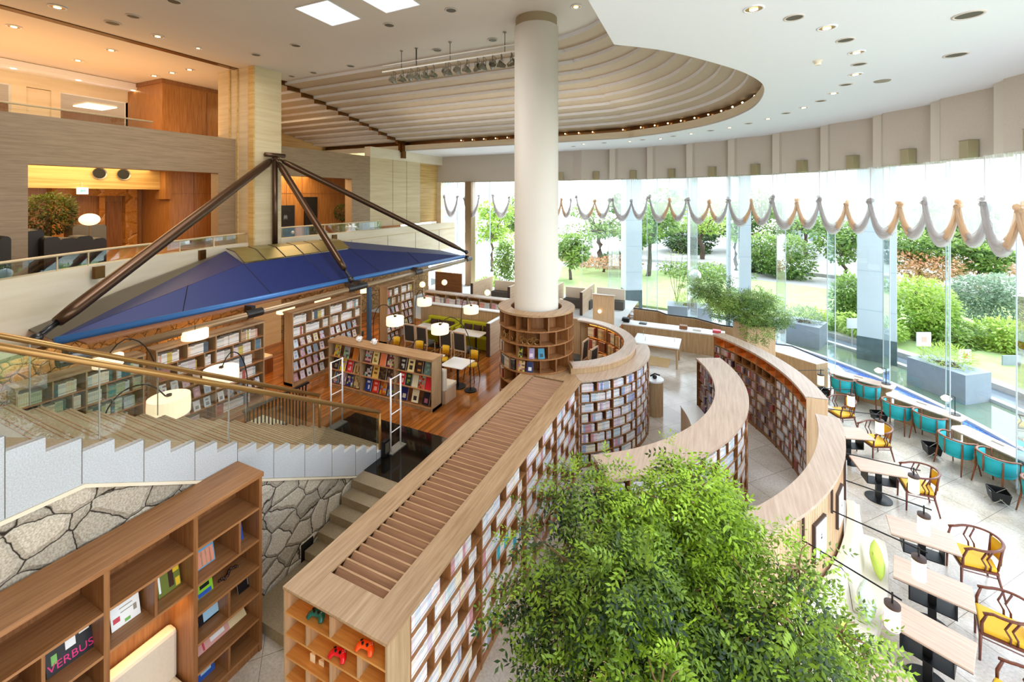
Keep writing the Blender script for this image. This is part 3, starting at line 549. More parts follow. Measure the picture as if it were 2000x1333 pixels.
# ------------------------------------------------------------ window arc: glass bays, valance, brackets, curtains
wall_n = 0
gl_pts = zig
NB = len(BA)
for k in range(NB-1):
    a0, a1 = BA[k]-1.65, BA[k+1]+1.65       # wide pane from a0 (r 13.12) to a1 (r 13.58)
    if a1 > 94 or a0 < -12: continue
    if pol(WIN, 13.3, a0).x < -8.3: continue
    p0, p1, p2 = pol(WIN, 13.12, a0), pol(WIN, 13.58, a1), pol(WIN, 13.12, BA[k+1]-1.65)
    wall_n += 1
    t = bpy.data.objects.new('window_%d' % wall_n, None); C.objects.link(t); t.location = (p0.x, p0.y, 0.0); t['kind'] = 'structure'
    gp_ = MB().add([(p0.x, p0.y, 0.12), (p1.x, p1.y, 0.12), (p1.x, p1.y, 8.55), (p0.x, p0.y, 8.55)], [(0, 1, 2, 3)])
    gp_ = gp_.build('glass_pane', 'glass_window', t)
    MB().add([(p1.x, p1.y, 0.12), (p2.x, p2.y, 0.12), (p2.x, p2.y, 8.55), (p1.x, p1.y, 8.55)], [(0, 1, 2, 3)]).build('glass_return', 'glass_edge', t)
    for p in (p0, p1): sub_build(MB().tube([(p.x-t.location.x, p.y-t.location.y, 0.1), (p.x-t.location.x, p.y-t.location.y, 8.55)] if 0 else [(p.x, p.y, 0.1), (p.x, p.y, 8.55)], 0.016, 4), 'mullion', 'sill_pale', gp_)
# sill strip and valance follow the same zigzag
zz = [pol(WIN, r, a) for a, r in zig if -14 < a < 100]
zz = [(-18.9, 27.3), (-8.4, 27.3)]+[(p.x, p.y) for p in zz if p.x > -8.3]
n = len(zz)
def strip(P, z0, z1, t, mb=None): return wallstrip(mb or MB(), P, z0, z1, t)
struct(strip(zz, 0.0, 0.14, 0.6), 'trim_sill', 'sill_pale')
val = thing('window_valance', 'beige fabric faced valance zigzagging above the windows', 'valance', (0, 26, 8.5)); val['kind'] = 'structure'
vz = [pol(WIN, r, a) for a, r in zig if -14 < a < 100]
vz = [(-19.3, 27.0), (-8.4, 27.0)]+[(p.x-0.25*(p.x-WIN[0])/13.3, p.y-0.25*(p.y-WIN[1])/13.3) for p in vz if p.x > -8.3]
strip(vz, 8.5, 10.38, 0.12).build('facing', 'valance', val)
strip(off(vz, -0.02), 8.46, 8.5, 0.2).build('track', 'bracket_metal', val)
for a in BA:
    if a > 95 or a < -10: continue
    p = pol(WIN, 13.05, a); MB().obox((p.x, p.y, 9.44), (0.12, 0.36, 1.88), rz=math.radians(a)).build('fin', 'valance_fin', val)
bi = 0
for k in range(-5, 6):
    a = 51.9-10.12*k
    if a > 103: continue
    p = pol(WIN, 12.98 if a < 96 else 13.05, a)
    q = thing('blind_box', 'khaki metal box at the foot of the valance, %s from the far end' % ORD[bi], 'bracket', (p.x, p.y, 8.5), 'blind boxes along the valance'); bi += 1
    MB().obox((p.x, p.y, 8.74), (0.26, 0.32, 0.5), rz=math.radians(a)).build('case', 'bracket_metal', q, bevel=0.01)
    MB().obox((p.x, p.y, 9.0), (0.27, 0.33, 0.02), rz=math.radians(a)).build('cap', 'grille_grey', q)
# curtains
def curtain(p0, p1, label, grp, peach=True, zt=8.48, zk=7.2, zb=6.02, swags=2, seed=0):
    R = random.Random(seed); p0 = Vector(p0); p1 = Vector(p1); L = (p1-p0).length; u = (p1-p0)/L; nrm = Vector((u.y, -u.x, 0))
    if nrm.dot(Vector((WIN[0], WIN[1], 0))-p0) < 0: nrm = -nrm
    t = thing('swag_curtain', label, 'curtain', ((p0.x+p1.x)/2, (p0.y+p1.y)/2, zt), grp)
    def q(s, z, off_=0.0): return p0+u*(s*L)+nrm*off_+Vector((0, 0, z))
    ties = [0.04, 0.55, 0.96] if swags == 2 else [0.1, 0.9]
    zs = [zk+R.uniform(-0.05, 0.12) for _ in ties]
    if swags == 2: zs[1] = zk-0.12; zs[2] += -0.1
    def sagz(s):
        for i in range(len(ties)-1):
            a, b = ties[i], ties[i+1]
            if a <= s <= b:
                m = (s-a)/(b-a); y = zs[i]*(1-m)+zs[i+1]*m; dep = (y-zb-0.1)*(1.0 if i == 0 else 0.92); return y-dep*(1-(2*m-1)**2)**0.8
        return zk
    ns = 60; mb = MB(); vs = []; fs = []
    for i in range(ns+1):
        s = i/ns; z2 = sagz(s); fold = 0.035*math.sin(i*1.9+seed)+0.02*math.sin(i*0.7)
        for j in range(5):
            tt = j/4; vs.append(q(s, zt+(z2+0.05-zt)*tt, 0.06+fold*(0.5+0.5*(1-tt))))
    for i in range(ns):
        for j in range(4): fs.append((i*5+j, (i+1)*5+j, (i+1)*5+j+1, i*5+j+1))
    mb.add(vs, fs); mb.build('sheer_panel', 'sheer', t, smooth=True)
    for i in range(len(ties)-1):
        a, b = ties[i], ties[i+1]; mb = MB(); mb2 = MB()
        for st_ in range(6):
            pts = []; rr = []
            for j in range(17):
                m = j/16; s = a+(b-a)*m; y = zs[i]*(1-m)+zs[i+1]*m; dep = (y-zb)*(1.0 if i == 0 else 0.92)*(0.80+0.05*st_)
                pts.append(q(s, y-dep*(1-(2*m-1)**2)**0.8, 0.1+0.05*math.sin(st_*1.7+m*3)+0.03*(st_ % 2))); rr.append(0.03+0.035*(1-(2*m-1)**2))
            if peach and swags == 2:
                half = (pts[11:], rr[11:]) if i == 0 else (pts[:7], rr[:7]); oth = (pts[:12], rr[:12]) if i == 0 else (pts[6:], rr[6:])
                if st_ % 3 == 2: half, oth = oth, half; mb.tube(oth[0], oth[1], 6); mb.tube(half[0], half[1], 6)
                else: mb.tube(oth[0], oth[1], 6); mb2.tube(half[0], half[1], 6)
            else: mb.tube(pts, rr, 6)
        mb.build('swag', 'swag_grey', t, smooth=True)
        if mb2.v: mb2.build('peach_swag', 'swag_peach', t, smooth=True)
    for i, s in enumerate(ties):
        mb = MB()
        for k_ in range(7):
            an = R.uniform(0, 6.28); mb.sphere(q(s, zs[i]+R.uniform(-0.08, 0.12), 0.12)+Vector((R.uniform(-.06, .06), R.uniform(-.06, .06), 0)), R.uniform(0.045, 0.08), 7, 5)
        mb.build('tie', 'swag_peach' if (i == 1 and swags == 2 and peach) else 'swag_grey', t, smooth=True)
        MB().tube([q(s, zs[i], 0.1), q(s, zt, 0.1)], 0.01, 4).build('cord', 'swag_grey', t)
ci = 0
for k in range(NB-1):
    a0, a1 = BA[k], BA[k+1]
    if a0 > 99 or a0 < 0 or pol(WIN, 12.9, a0).x < -8.9: continue
    p0 = pol(WIN, 12.75, a0); p1 = pol(WIN, 13.0, a1+0.3)
    curtain(p0, p1, 'sheer white curtain with draped grey and peach swag, %s bay from the far column end' % ORD[ci], 'swag curtains along the curved windows', peach=(ci != 1), seed=ci, zk=7.25+0.02*(ci % 3)); ci += 1
for i, (x0, x1) in enumerate([(-18.3, -16.9), (-16.6, -15.1), (-14.3, -12.7), (-12.5, -10.2), (-10.0, -8.4)]):
    curtain((x0, 26.97, 0), (x1, 26.97, 0), 'sheer white curtain with grey swag on the far straight window, %s from its wall end' % ORD[i], 'swag curtains on the far window', peach=i > 2, swags=1 if i < 3 else 2, seed=20+i, zk=7.3)
# far straight window wall
t = bpy.data.objects.new('window_20', None); C.objects.link(t); t.location = (-13, 27.3, 0); t['kind'] = 'structure'
MB().add([(-18.9, 27.3, F1), (-8.4, 27.3, F1), (-8.4, 27.3, 8.55), (-18.9, 27.3, 8.55)], [(0, 1, 2, 3)]).build('glass_pane', 'glass_window', t)
for x in (-18.6, -17.3, -14.6, -12.2, -10.2): MB().box(x-0.02, x+0.02, 27.24, 27.34, F1, 8.55).build('mullion', 'sill_pale', t)
struct(MB().box(-16.3, -15.8, 26.7, 27.3, F1, 8.5), 'trim_door_post', 'pipe_beige')
struct(MB().box(-18.9, -18.5, 26.9, 27.4, F1, 8.5), 'trim_corner_post', 'travertine_pale')
# ------------------------------------------------------------ ceiling fittings
def downlight(p, z, r, lit, label, grp):
    t = thing('downlight' if lit else 'ceiling_speaker', label, 'downlight' if lit else 'ceiling vent', (p.x, p.y, z), grp)
    MB().lathe([(r*1.22, 0), (r*1.22, -0.012), (r, -0.015), (r*0.96, -0.002)], (p.x, p.y, z), 24).build('rim', 'ceiling_white' if lit else 'ceiling_paint', t, smooth=True)
    MB().lathe([(0, -0.005), (r, -0.006)], (p.x, p.y, z), 24).build('reflector' if lit else 'grille', 'brass' if lit else 'vent_dark', t)
    if lit: MB().lathe([(0, -0.02), (r*0.5, -0.018)], (p.x, p.y, z), 16).build('bulb', 'downlight_glow', t)
lp = [(1472, 17), (1551, 34), (1615, 54), (1651, 78), (1673, 102), (1678, 125), (1671, 145), (1652, 165), (1628, 182), (1603, 197), (1570, 210), (1535, 221), (1500, 232), (1462, 241), (1425, 249), (1388, 255)]
for i, (a, b) in enumerate(lp):
    p = G(a, b, ZL-0.03)
    if i % 2 == 0: downlight(p, ZL-0.03, 0.125, True, 'lit round downlight in the ceiling light arc, %s lit one from the top edge' % ORD[i//2], 'lit downlights in the ceiling arc')
    else: downlight(p, ZL-0.03, 0.125, False, 'dark round vent in the ceiling light arc, %s dark one from the top edge' % ORD[i//2], 'dark vents in the ceiling arc')
for j, (a, b) in enumerate([(1350, 261), (1315, 266), (1290, 271), (1255, 273), (1230, 276), (1180, 279), (1140, 281), (1120, 286)]):
    downlight(G(a, b, ZL-0.03), ZL-0.03, 0.12, j % 2 == 0, 'small %s fitting near the far rim of the low ceiling' % ('lit' if j % 2 == 0 else 'dark'), 'far rim lit fittings' if j % 2 == 0 else 'far rim dark fittings')
for j, (a, b, r) in enumerate([(1892, 29, 0.17), (1867, 107, 0.17)]):
    downlight(G(a, b, ZL-0.03), ZL-0.03, r, False, ['large dark vent in the upper right of the low ceiling', 'smaller looking dark vent below it, nearer the valance'][j], 'large ceiling vents')
o = MB().lathe([(0, -0.02), (0.16, -0.02), (0.18, 0)], G(1723, 158, ZL-0.03), 20).build('ceiling_speaker', 'swag_grey' if 0 else 'grille_grey'); tag(o, 'flat pale grey disc on the low ceiling right of the light arc', 'speaker')
o = MB().lathe([(0, -0.09), (0.06, -0.09), (0.07, -0.03), (0.1, 0)], G(1597, 119, ZL-0.03), 16).build('smoke_detector', 'travertine_pale'); tag(o, 'small round smoke detector left of the arc of ceiling lights', 'smoke detector')
hl = [((112, 14), 1, 0.17), ((340, 3), 0, 0.15), ((260, 32), 0, 0.15), ((308, 71), 1, 0.15), ((387, 94), 1, 0.1), ((578, 89), 0, 0.15), ((500, 107), 0, 0.15), ((760, 49), 0, 0.15), ((881, 20), 0, 0.15), ((685, 129), 0, 0.15), ((854, 98), 0, 0.15), ((962, 78), 0, 0.15), ((1125, 13), 1, 0.13), ((612, 142), 0, 0.14), ((570, 149), 0, 0.12), ((220, 45), 0, 0.17)]
li = di = 0
for (q, lit, r) in hl:
    p = G(q[0], q[1], ZH)
    if lit: downlight(p, ZH, r, True, 'warm downlight in the high ceiling over the stair side, %s from the left' % ORD[li], 'lit high ceiling downlights'); li += 1
    else: downlight(p, ZH, r, False, 'dark round vent in the high ceiling, number %s in the scattered rows' % ORD[di], 'dark high ceiling vents'); di += 1
for i, q in enumerate([(27, 52), (217, 98), (152, 118), (301, 148), (370, 136), (336, 142)]):
    downlight(G(q[0], q[1], ZH), ZH, 0.15, True, 'amber downlight in the orange lit upper hall ceiling, %s found from the left' % ORD[i], 'upper hall downlights')
for nm, Q, lb in (('skylight', [(578, 17), (643, 2), (704, 38), (650, 52)], 'bright square skylight, left one of the pair'), ('skylight', [(-1, 0), 0, (819, 10), (755, 26)], 'bright square skylight, right one of the pair, cut by the top edge')):
    if Q[1] == 0: P = [(-8.8, 8.63), (-7.55, 8.66), (-7.57, 9.97), (-8.79, 9.99)]
    else: P = [(-10.95, 8.63), (-9.7, 8.66), (-9.8, 9.99), (-11.0, 10.02)]
    t = thing(nm, lb, 'skylight', (P[0][0], P[0][1], ZH))
    MB().prism(P, ZH-0.004, ZH+0.01).build('diffuser', 'skylight_glow', t)
    fr = MB()
    for i in range(4): fr.tube([(*P[i], ZH-0.005), (*P[(i+1) % 4], ZH-0.005)], 0.018, 4)
    fr.build('frame', 'ceiling_white', t)
# exit sign, portholes in the lower hall
t = thing('exit_sign', 'small lit white and green exit sign with an arrow over the stone doorway', 'exit sign', (-22.95, 4.9, 7.4))
p = onx(161, 373, -22.9); y = p.y; z = p.z
MB().box(-22.93, -22.87, y-0.17, y+0.17, z-0.13, z+0.13).build('panel', 'exit_white', t); MB().tube([(-22.92, y, z+0.1), (-22.98, y, 8.0)], 0.012, 5).build('hanger', 'silver_item', t)
MB().add([(-22.865, y-0.1, z), (-22.865, y-0.02, z+0.07), (-22.865, y-0.02, z+0.025), (-22.865, y+0.1, z+0.025), (-22.865, y+0.1, z-0.025), (-22.865, y-0.02, z-0.025), (-22.865, y-0.02, z-0.07)], [(0, 1, 2, 3, 4, 5, 6)]).build('arrow', 'exit_green', t)
for q, lb in (((194, 339), 'left'), ((241, 341), 'right')):
    p = onx(*q, -22.98); t = thing('air_nozzle', 'black round air nozzle with a pale rim on the golden beam, %s of the pair' % lb, 'air nozzle', p)
    mb = MB(); mb2 = MB()
    for j in range(24):
        a = 2*PI*j/24; b = 2*PI*(j+1)/24
        mb.add([(p.x, p.y+0.2*math.cos(a), p.z+0.2*math.sin(a)), (p.x, p.y+0.2*math.cos(b), p.z+0.2*math.sin(b)), (p.x+0.05, p.y+0.24*math.cos(b), p.z+0.24*math.sin(b)), (p.x+0.05, p.y+0.24*math.cos(a), p.z+0.24*math.sin(a))], [(0, 1, 2, 3)])
    mb.build('rim', 'silver_item', t)
    mb2.add([(p.x+0.01, p.y+0.21*math.cos(2*PI*j/24), p.z+0.21*math.sin(2*PI*j/24)) for j in range(24)], [tuple(range(24))]).build('throat', 'void_black', t)
# spotlight bar
t = thing('lighting_bar', 'long pale steel bar hung on chains below the high ceiling', 'lighting bar', (-8.5, 12.85, 12.2))
MB().tube([(-11.5, 12.85, 12.15), (-5.9, 12.85, 12.15)], 0.03, 8).tube([(-11.5, 12.85, 12.38), (-5.9, 12.85, 12.38)], 0.02, 6).build('tube', 'white_plastic', t)
for q in (784, 813, 879, 986):
    p = ony(q, 120, 12.85); MB().tube([(p.x, 12.85, 12.15), (p.x, 12.85, ZH)], 0.012 if q != 813 else 0.025, 5).build('hanger', 'steel_dark', t)
    MB().cyl((p.x, 12.85), 0.06, ZH-0.02, ZH, 10).build('ceiling_plate', 'grille_grey', t)
proto = None
for i, q in enumerate([768, 785, 801, 815, 831, 846, 870, 876, 894, 912, 932, 944, 962, 979, 999]):
    p = ony(q, 130, 12.85); lb = 'round theatre spotlight hanging from the ceiling bar, %s from the left' % ORD[i]; rz = [0.2, -0.5, 0.4, 0.0, -0.3, -0.7, 0.5, -0.2, 0.1, -0.4, 1.2, -0.1, 0.5, -0.9, 1.6][i]
    if proto is None:
        proto = thing('spotlight', lb, 'spotlight', (p.x, 12.85, 12.13), 'spotlights on the ceiling bar', local=True)
        MB().tube([(0, 0, 0.05), (0, 0, -0.18)], 0.018, 6).tube([(-0.1, 0, -0.2), (-0.08, 0, -0.16), (0.08, 0, -0.16), (0.1, 0, -0.2), (0.1, 0, -0.36)], 0.012, 5).tube([(-0.1, 0, -0.2), (-0.1, 0, -0.36)], 0.012, 5).build('yoke', 'spot_metal', proto)
        mb = MB(lambda x, y, z: (x, -z*0.94+y*0.34, -0.36+y*0.94+z*0.34)); mb.lathe([(0, -0.16), (0.06, -0.15), (0.09, -0.05), (0.125, 0.1), (0.13, 0.12), (0.11, 0.12), (0.1, 0.06), (0, 0.05)], (0, 0, 0), 18); hs_ = mb.build('housing', 'spot_metal', proto, smooth=True)
        mb = MB(lambda x, y, z: (x, -z*0.94+y*0.34, -0.36+y*0.94+z*0.34)); mb.lathe([(0, 0.075), (0.1, 0.07)], (0, 0, 0), 16); sub_build(mb, 'lens', 'vent_dark', hs_)
        MB().tube([(0.02, 0.0, 0.0), (0.12, 0.0, -0.1), (0.06, 0.05, -0.25)], 0.008, 4).build('cable', 'black_metal', proto)
        proto.rotation_euler = (0, 0, rz)
    else: dup(proto, (p.x, 12.85, 12.13), rz, lb)
# ------------------------------------------------------------ canopy: mast, struts, blue roof
t = thing('steel_mast', 'dark steel mast with sloping struts over the blue canopy', 'mast', (-17.1, 12.5, 5.0))
TOP = Vector((-17.1, 12.5, 9.1))
MB().tube([(-17.1, 12.5, 4.9), TOP], 0.11, 16).build('post', 'pipe_metal', t, smooth=True)
MB().tube([TOP+Vector((0, -0.45, 0.08)), TOP+Vector((0, 0.45, 0.1))], 0.09, 12).build('head', 'pipe_metal', t, smooth=True)
for (e, r) in (((-13.75, 4.25, 4.25), 0.16), ((-12.85, 12.6, 4.2), 0.13), ((-12.9, 21.3, 4.25), 0.13)):
    e = Vector(e); d = (e-TOP).normalized(); s0 = TOP+d*0.35; s1 = e-d*0.5
    MB().tube([TOP, s0], 0.05, 8).tube([s0, s0+d*0.35, s1-d*0.4, s1], [0.09, r, r, r*0.8], 16).build('strut', 'pipe_metal', t, smooth=True)
    o = MB().tube([s1, e], 0.045, 8).tube([s1-d*0.1+Vector((0, 0, 0.06)), e+Vector((0, 0, 0.06))], 0.02, 6).tube([s1-d*0.1-Vector((0, 0, 0.07)), e-Vector((0, 0, 0.07))], 0.02, 6).sphere(e, 0.12, 12, 8).build('coupling', 'steel_dark', t, smooth=True)
k = thing('blue_canopy', 'large faceted dark blue metal canopy over the reading alcoves', 'canopy', (-15, 12.5, 4.0))
E0, E1 = (-13.85, 4.55, 4.1), (-12.85, 20.9, 4.08); U0, U1 = (-14.75, 9.6, 5.08), (-14.75, 14.4, 5.08); R0, R1 = (-16.95, 10.35, 5.32), (-16.6, 15.2, 5.3)
def facet(name, P, m='blue_panel'): return MB().add(P, [tuple(range(len(P)))]).build(name, m, k, sol=0.04)
def lp_(a, b, t_): return tuple(a[i]+(b[i]-a[i])*t_ for i in range(3))
e = [lp_(E0, E1, v) for v in (0, 0.16, 0.32, 0.47, 0.62, 0.78, 1)]; e[0] = E0
facet('roof_panel', [e[0], e[1], lp_(E0, U0, 0.62)]); facet('roof_panel', [e[1], e[2], U0, lp_(E0, U0, 0.62)])
um = lp_(U0, U1, 0.5)
facet('roof_panel', [e[2], e[3], um, U0]); facet('roof_panel', [e[3], e[4], U1, um])
facet('roof_panel', [e[4], e[5], lp_(U1, E1, 0.45), U1]); facet('roof_panel', [e[5], e[6], lp_(U1, E1, 0.45)])
facet('back_panel', [U1, lp_(U1, E1, 0.45), E1, (-14.2, 20.6, 4.35), R1], 'blue_panel')
facet('roof_panel', [E0, lp_(E0, U0, 0.62), U0, R0])
facet('gutter_panel', [E0, R0, (-17.0, 9.7, 5.1), (-15.9, 6.6, 4.6), (-14.95, 4.5, 4.2)], 'lead_grey')
for a, b in ((e[1], lp_(E0, U0, 0.62)), (e[2], U0), (e[3], um), (e[4], U1), (e[5], lp_(U1, E1, 0.45))):
    MB().tube([(a[0], a[1], a[2]+0.03), (b[0], b[1], b[2]+0.03)], 0.012, 4).build('seam', 'void_black', k)
MB().tube([(E0[0]+0.1, E0[1], E0[2]-0.02), (E1[0]+0.02, E1[1], E1[2]-0.02)], 0.1, 8).build('blue_gutter', 'blue_edge', k, smooth=True)
for a in range(6):
    t0, t1 = a/6+0.006, (a+1)/6-0.006; A = lp_(U0, U1, t0); B = lp_(U0, U1, t1); D_ = lp_(R0, R1, t1); E_ = lp_(R0, R1, t0)
    m_ = [(A[0], A[1], A[2]+0.06), (B[0], B[1], B[2]+0.06), lp_(B, D_, 0.5), D_, E_, lp_(A, E_, 0.5)]
    m_ = [list(v) for v in m_]; m_[2][2] += 0.2; m_[5][2] += 0.2; m_[3][2] += 0.1; m_[4][2] += 0.1
    MB().add([tuple(v) for v in m_], [(0, 1, 2, 5), (5, 2, 3, 4)]).build('skylight_panel', 'gold_panel', k, sol=0.03)
    MB().tube([tuple(m_[0]), tuple(m_[5]), tuple(m_[4])], 0.022, 4).build('skylight_rib', 'void_black', k)
pp = thing('eaves_pipe', 'long round metal pipe running along the front edge of the blue canopy', 'pipe', (-12.65, 12, 3.95))
MB().tube([(-12.72, 4.6, 3.85), (-12.72, 21.4, 3.85)], 0.1, 16).build('tube', 'pipe_beige', pp, smooth=True)
for y in (4.5, 8.6, 12.55, 13.0, 16.6, 21.2):
    MB().tube([(-12.72, y-0.25, 3.87), (-12.72, y+0.25, 3.87)], 0.13, 12).obox((-12.9, y, 4.0), (0.35, 0.12, 0.16)).build('clamp', 'steel_dark', pp, smooth=False)
struct(MB().box(-18.2, -13.15, 4.9, 20.6, 3.98, 4.02), 'ceiling_canopy_soffit', 'walnut_x')
# ------------------------------------------------------------ shelving and books
BOOKS = []
def line(o, ang):          # s runs along ang, t goes to the left of it (into the case)
    ca, sa = math.cos(math.radians(ang)), math.sin(math.radians(ang))
    return lambda s, t, z: (o[0]+s*ca-t*sa, o[1]+s*sa+t*ca, z)
def arcf(c, R, a0, dr=-1, da=1):   # s runs along the arc, t goes inwards (dr=-1) or outwards (dr=1)
    return lambda s, t, z: tuple(pol(c, R+dr*t, a0+da*math.degrees(s/R), z))
def rows_z(z0, z1, n, base_=0.1, top=0.06): return [z0+base_+(z1-top-z0-base_)*i/n for i in range(n+1)]
def shelf_unit(name, label, f, L, D, z0, zs, bays, wd=('wood_y', 'walnut_y', 'walnut_z'), top=0.06, divs=((0.5,), (0.25, 0.75)), nx=1, loc=None, base_=0.1, group=None, th=0.03, back=True, cat='bookcase', sep=True, topmat=None, ends=True, bt=None):
    loc = loc or f(L/2, D/2, z0); t = thing(name, label, cat, (loc[0], loc[1], z0), group)
    z1 = zs[-1]+top
    MB(f).box(-0.02, L+0.02, -0.02, D+0.02, zs[-1], z1, nx=nx).build('top_board', topmat or wd[0], t)
    MB(f).box(0, L, 0.02, D-0.01, z0, z0+base_, nx=nx).build('plinth', wd[2], t)
    if back: MB(f).box(0, L, D-0.03, D, z0, zs[-1], nx=nx).build('back_panel', bt or wd[1], t)
    bays = list(bays)
    for i, s in enumerate(bays):
        if (i == 0 or i == len(bays)-1):
            if ends: MB(f).box(s-th if i else s, s if i else s+th, 0, D, z0, zs[-1]).build('side_panel', wd[2], t)
        else: MB(f).box(s-th/2, s+th/2, -0.004, D-0.03, z0, zs[-1]).build('upright', wd[2], t)
    for z in zs[1:-1]: MB(f).box(0.02, L-0.02, 0.003, D-0.03, z-0.02, z, nx=nx).build('shelf', wd[1], t)
    MB(f).box(0.02, L-0.02, 0.003, D-0.03, z0+base_-0.01, z0+base_+0.005, nx=nx).build('shelf', wd[1], t)
    cells = []; dm = MB(f)
    for r in range(len(zs)-1):
        zb, zt = zs[r], zs[r+1]-0.02
        for b in range(len(bays)-1):
            a, c = bays[b]+th/2, bays[b+1]-th/2; d = divs[(len(zs)-2-r) % len(divs)]
            if callable(d): d = d(b)
            e = [a]+[a+(c-a)*q for q in d]+[c]
            for q in e[1:-1]:
                if sep: MB(f).box(q-0.01, q+0.01, 0.006, D-0.03, zb, zt).build('divider', wd[2], t)
                else: dm.box(q-0.01, q+0.01, 0.006, D-0.03, zb, zt)
            for q in range(len(e)-1): cells.append((e[q]+0.012, e[q+1]-0.012, zb+0.004, zt, len(zs)-2-r, b))
    if dm.v: dm.build('dividers', wd[2], t, kind='stuff')
    return t, cells
PAL_MANGA = ['f4f2f0', 'f0f0f4', 'eef2f8', 'f6ecec', 'e8e8ec', 'f4f4f4', 'dfe6f0', 'f2e4ea', 'd8e2f0', 'f0dce0', 'd0e4ec', 'e0d4e6', 'f4f2f4', 'f0f0f2', 'f4ecd4', 'd8a0a8', 'a8bcd8', 'f6f4f2', 'ececf0', 'f8f8f8', 'f2f2f6']
PAL_BOOK = ['f0ece4', 'e8e4dc', 'f4f0ea', 'dcd8d0', 'f0dcc8', 'c8dcd8', 'e8b0a0', '6c8ca0', 'd8c468', 'c07060', '5c6c7c', '7ab0ac', 'e8e0e8', 'd0b090', 'f8f4f0', 'f4f0ec', 'f6f2ee']
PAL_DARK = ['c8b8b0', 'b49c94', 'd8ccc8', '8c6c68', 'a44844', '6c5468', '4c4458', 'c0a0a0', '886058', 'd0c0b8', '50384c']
PAL_MAG = ['f4f0f4', 'e8e0ec', 'f0d8c8', 'd8e4f0', 'e0c8d0', 'f4e8b0', 'f8f8f8', 'c8d0e4', 'c89ca8', '8098b0', 'ecd0b0', 'f4f4f4']
PAL_TEAL = ['d0e0d8', '4a9c98', 'e8ecd8', '2c6c6c', 'b8c8a0', 'f0f0e0', '304c5c', 'e8e4c0', 'c8dce0']
def add_books(f, cell, pal, label, grp, fill=0.85, h=(0.72, 0.84), wd=(0.016, 0.028), dep=0.13, t0=0.02, R=random, side='lo', lab2=None):
    s0, s1, zb, zt = cell[:4]; H = zt-zb; end = s0+(s1-s0)*fill; s = s0+0.004
    run = 0; col = None; hh = H*h[0]
    while s < end-0.01:
        if run <= 0: run = R.randint(1, 6); col = lin(R.choice(pal)); hh = H*R.uniform(*h); w_ = R.uniform(*wd); ink = lin(R.choice(['2c2c3c', '7a3040', '34508c', '4c4c4c', 'b03050', '2a6a70', 'd8a030']))
        run -= 1
        BOOKS.append((f, s, min(s+w_-0.0015, s1), t0, t0+dep, zb, zb+hh*R.uniform(0.985, 1), col, ink, 0, label, grp)); s += w_
def add_cover(f, s, w_, zb, h, t0, col, ink, label, grp, style=0, own=None):
    BOOKS.append((f, s-w_/2, s+w_/2, t0, t0+0.03, zb, zb+h, lin(col), lin(ink), 1+style, own or label, grp))
def book_geo(mb, b):
    f, s0, s1, t0, t1, z0, z1, col, ink, st, _, _ = b; mb.m = f
    if st == 0:
        zz = [z0, z0+(z1-z0)*0.14, z0+(z1-z0)*0.22, z0+(z1-z0)*0.62, z0+(z1-z0)*0.88, z1]
        m1 = tuple(c*0.72+i*0.28 for c, i in zip(col, ink)); m0 = tuple(c*0.5+i*0.5 for c, i in zip(col, ink)); cs = [col, m0, col, m1, col]
        for i in range(5): mb.add([(s0, t0, zz[i]), (s1, t0, zz[i]), (s1, t0, zz[i+1]), (s0, t0, zz[i+1])], [(0, 1, 2, 3)], cs[i])
        mb.add([(s0, t0, z1), (s1, t0, z1), (s1, t1, z1), (s0, t1, z1)], [(0, 1, 2, 3)], (0.75, 0.7, 0.6))
        mb.add([(s0, t0, z0), (s0, t1, z0), (s0, t1, z1), (s0, t0, z1)], [(0, 1, 2, 3)], col)
        mb.add([(s1, t0, z0), (s1, t1, z0), (s1, t1, z1), (s1, t0, z1)], [(0, 1, 2, 3)], col)
    else:
        ln = (z1-z0)*0.28; R = random.Random(int(s0*7919+z0*104729)); nx_, nz_ = 4, 6
        for i in range(nx_):
            for j in range(nz_):
                u0, u1 = i/nx_, (i+1)/nx_; v0, v1 = j/nz_, (j+1)/nz_
                if st == 1: c = ink if (j == 4 and 0 < i < 3) or (1 <= j <= 2 and 1 <= i <= 2 and R.random() < 0.7) else col
                elif st == 2: c = col if R.random() < 0.5 else (ink if R.random() < 0.6 else tuple(R.random()*0.6+0.1 for _ in range(3)))
                elif st == 3: c = ink if j in (1, 2) and i in (1, 2) else col
                else: c = col
                mb.add([(s0+(s1-s0)*u, t0+ln*v, z0+(z1-z0)*v) for u, v in ((u0, v0), (u1, v0), (u1, v1), (u0, v1))], [(0, 1, 2, 3)], c)
        pg = (0.85, 0.82, 0.75)
        P = [(s0, t0, z0), (s1, t0, z0), (s1, t0+ln, z1), (s0, t0+ln, z1)]; Q = [(a, b_+0.02, c) for a, b_, c in P]
        mb.add(P+Q, [(0, 3, 7, 4), (1, 5, 6, 2), (3, 2, 6, 7), (4, 5, 1, 0), (4, 7, 6, 5)], pg)
RB_ = random.Random(11)
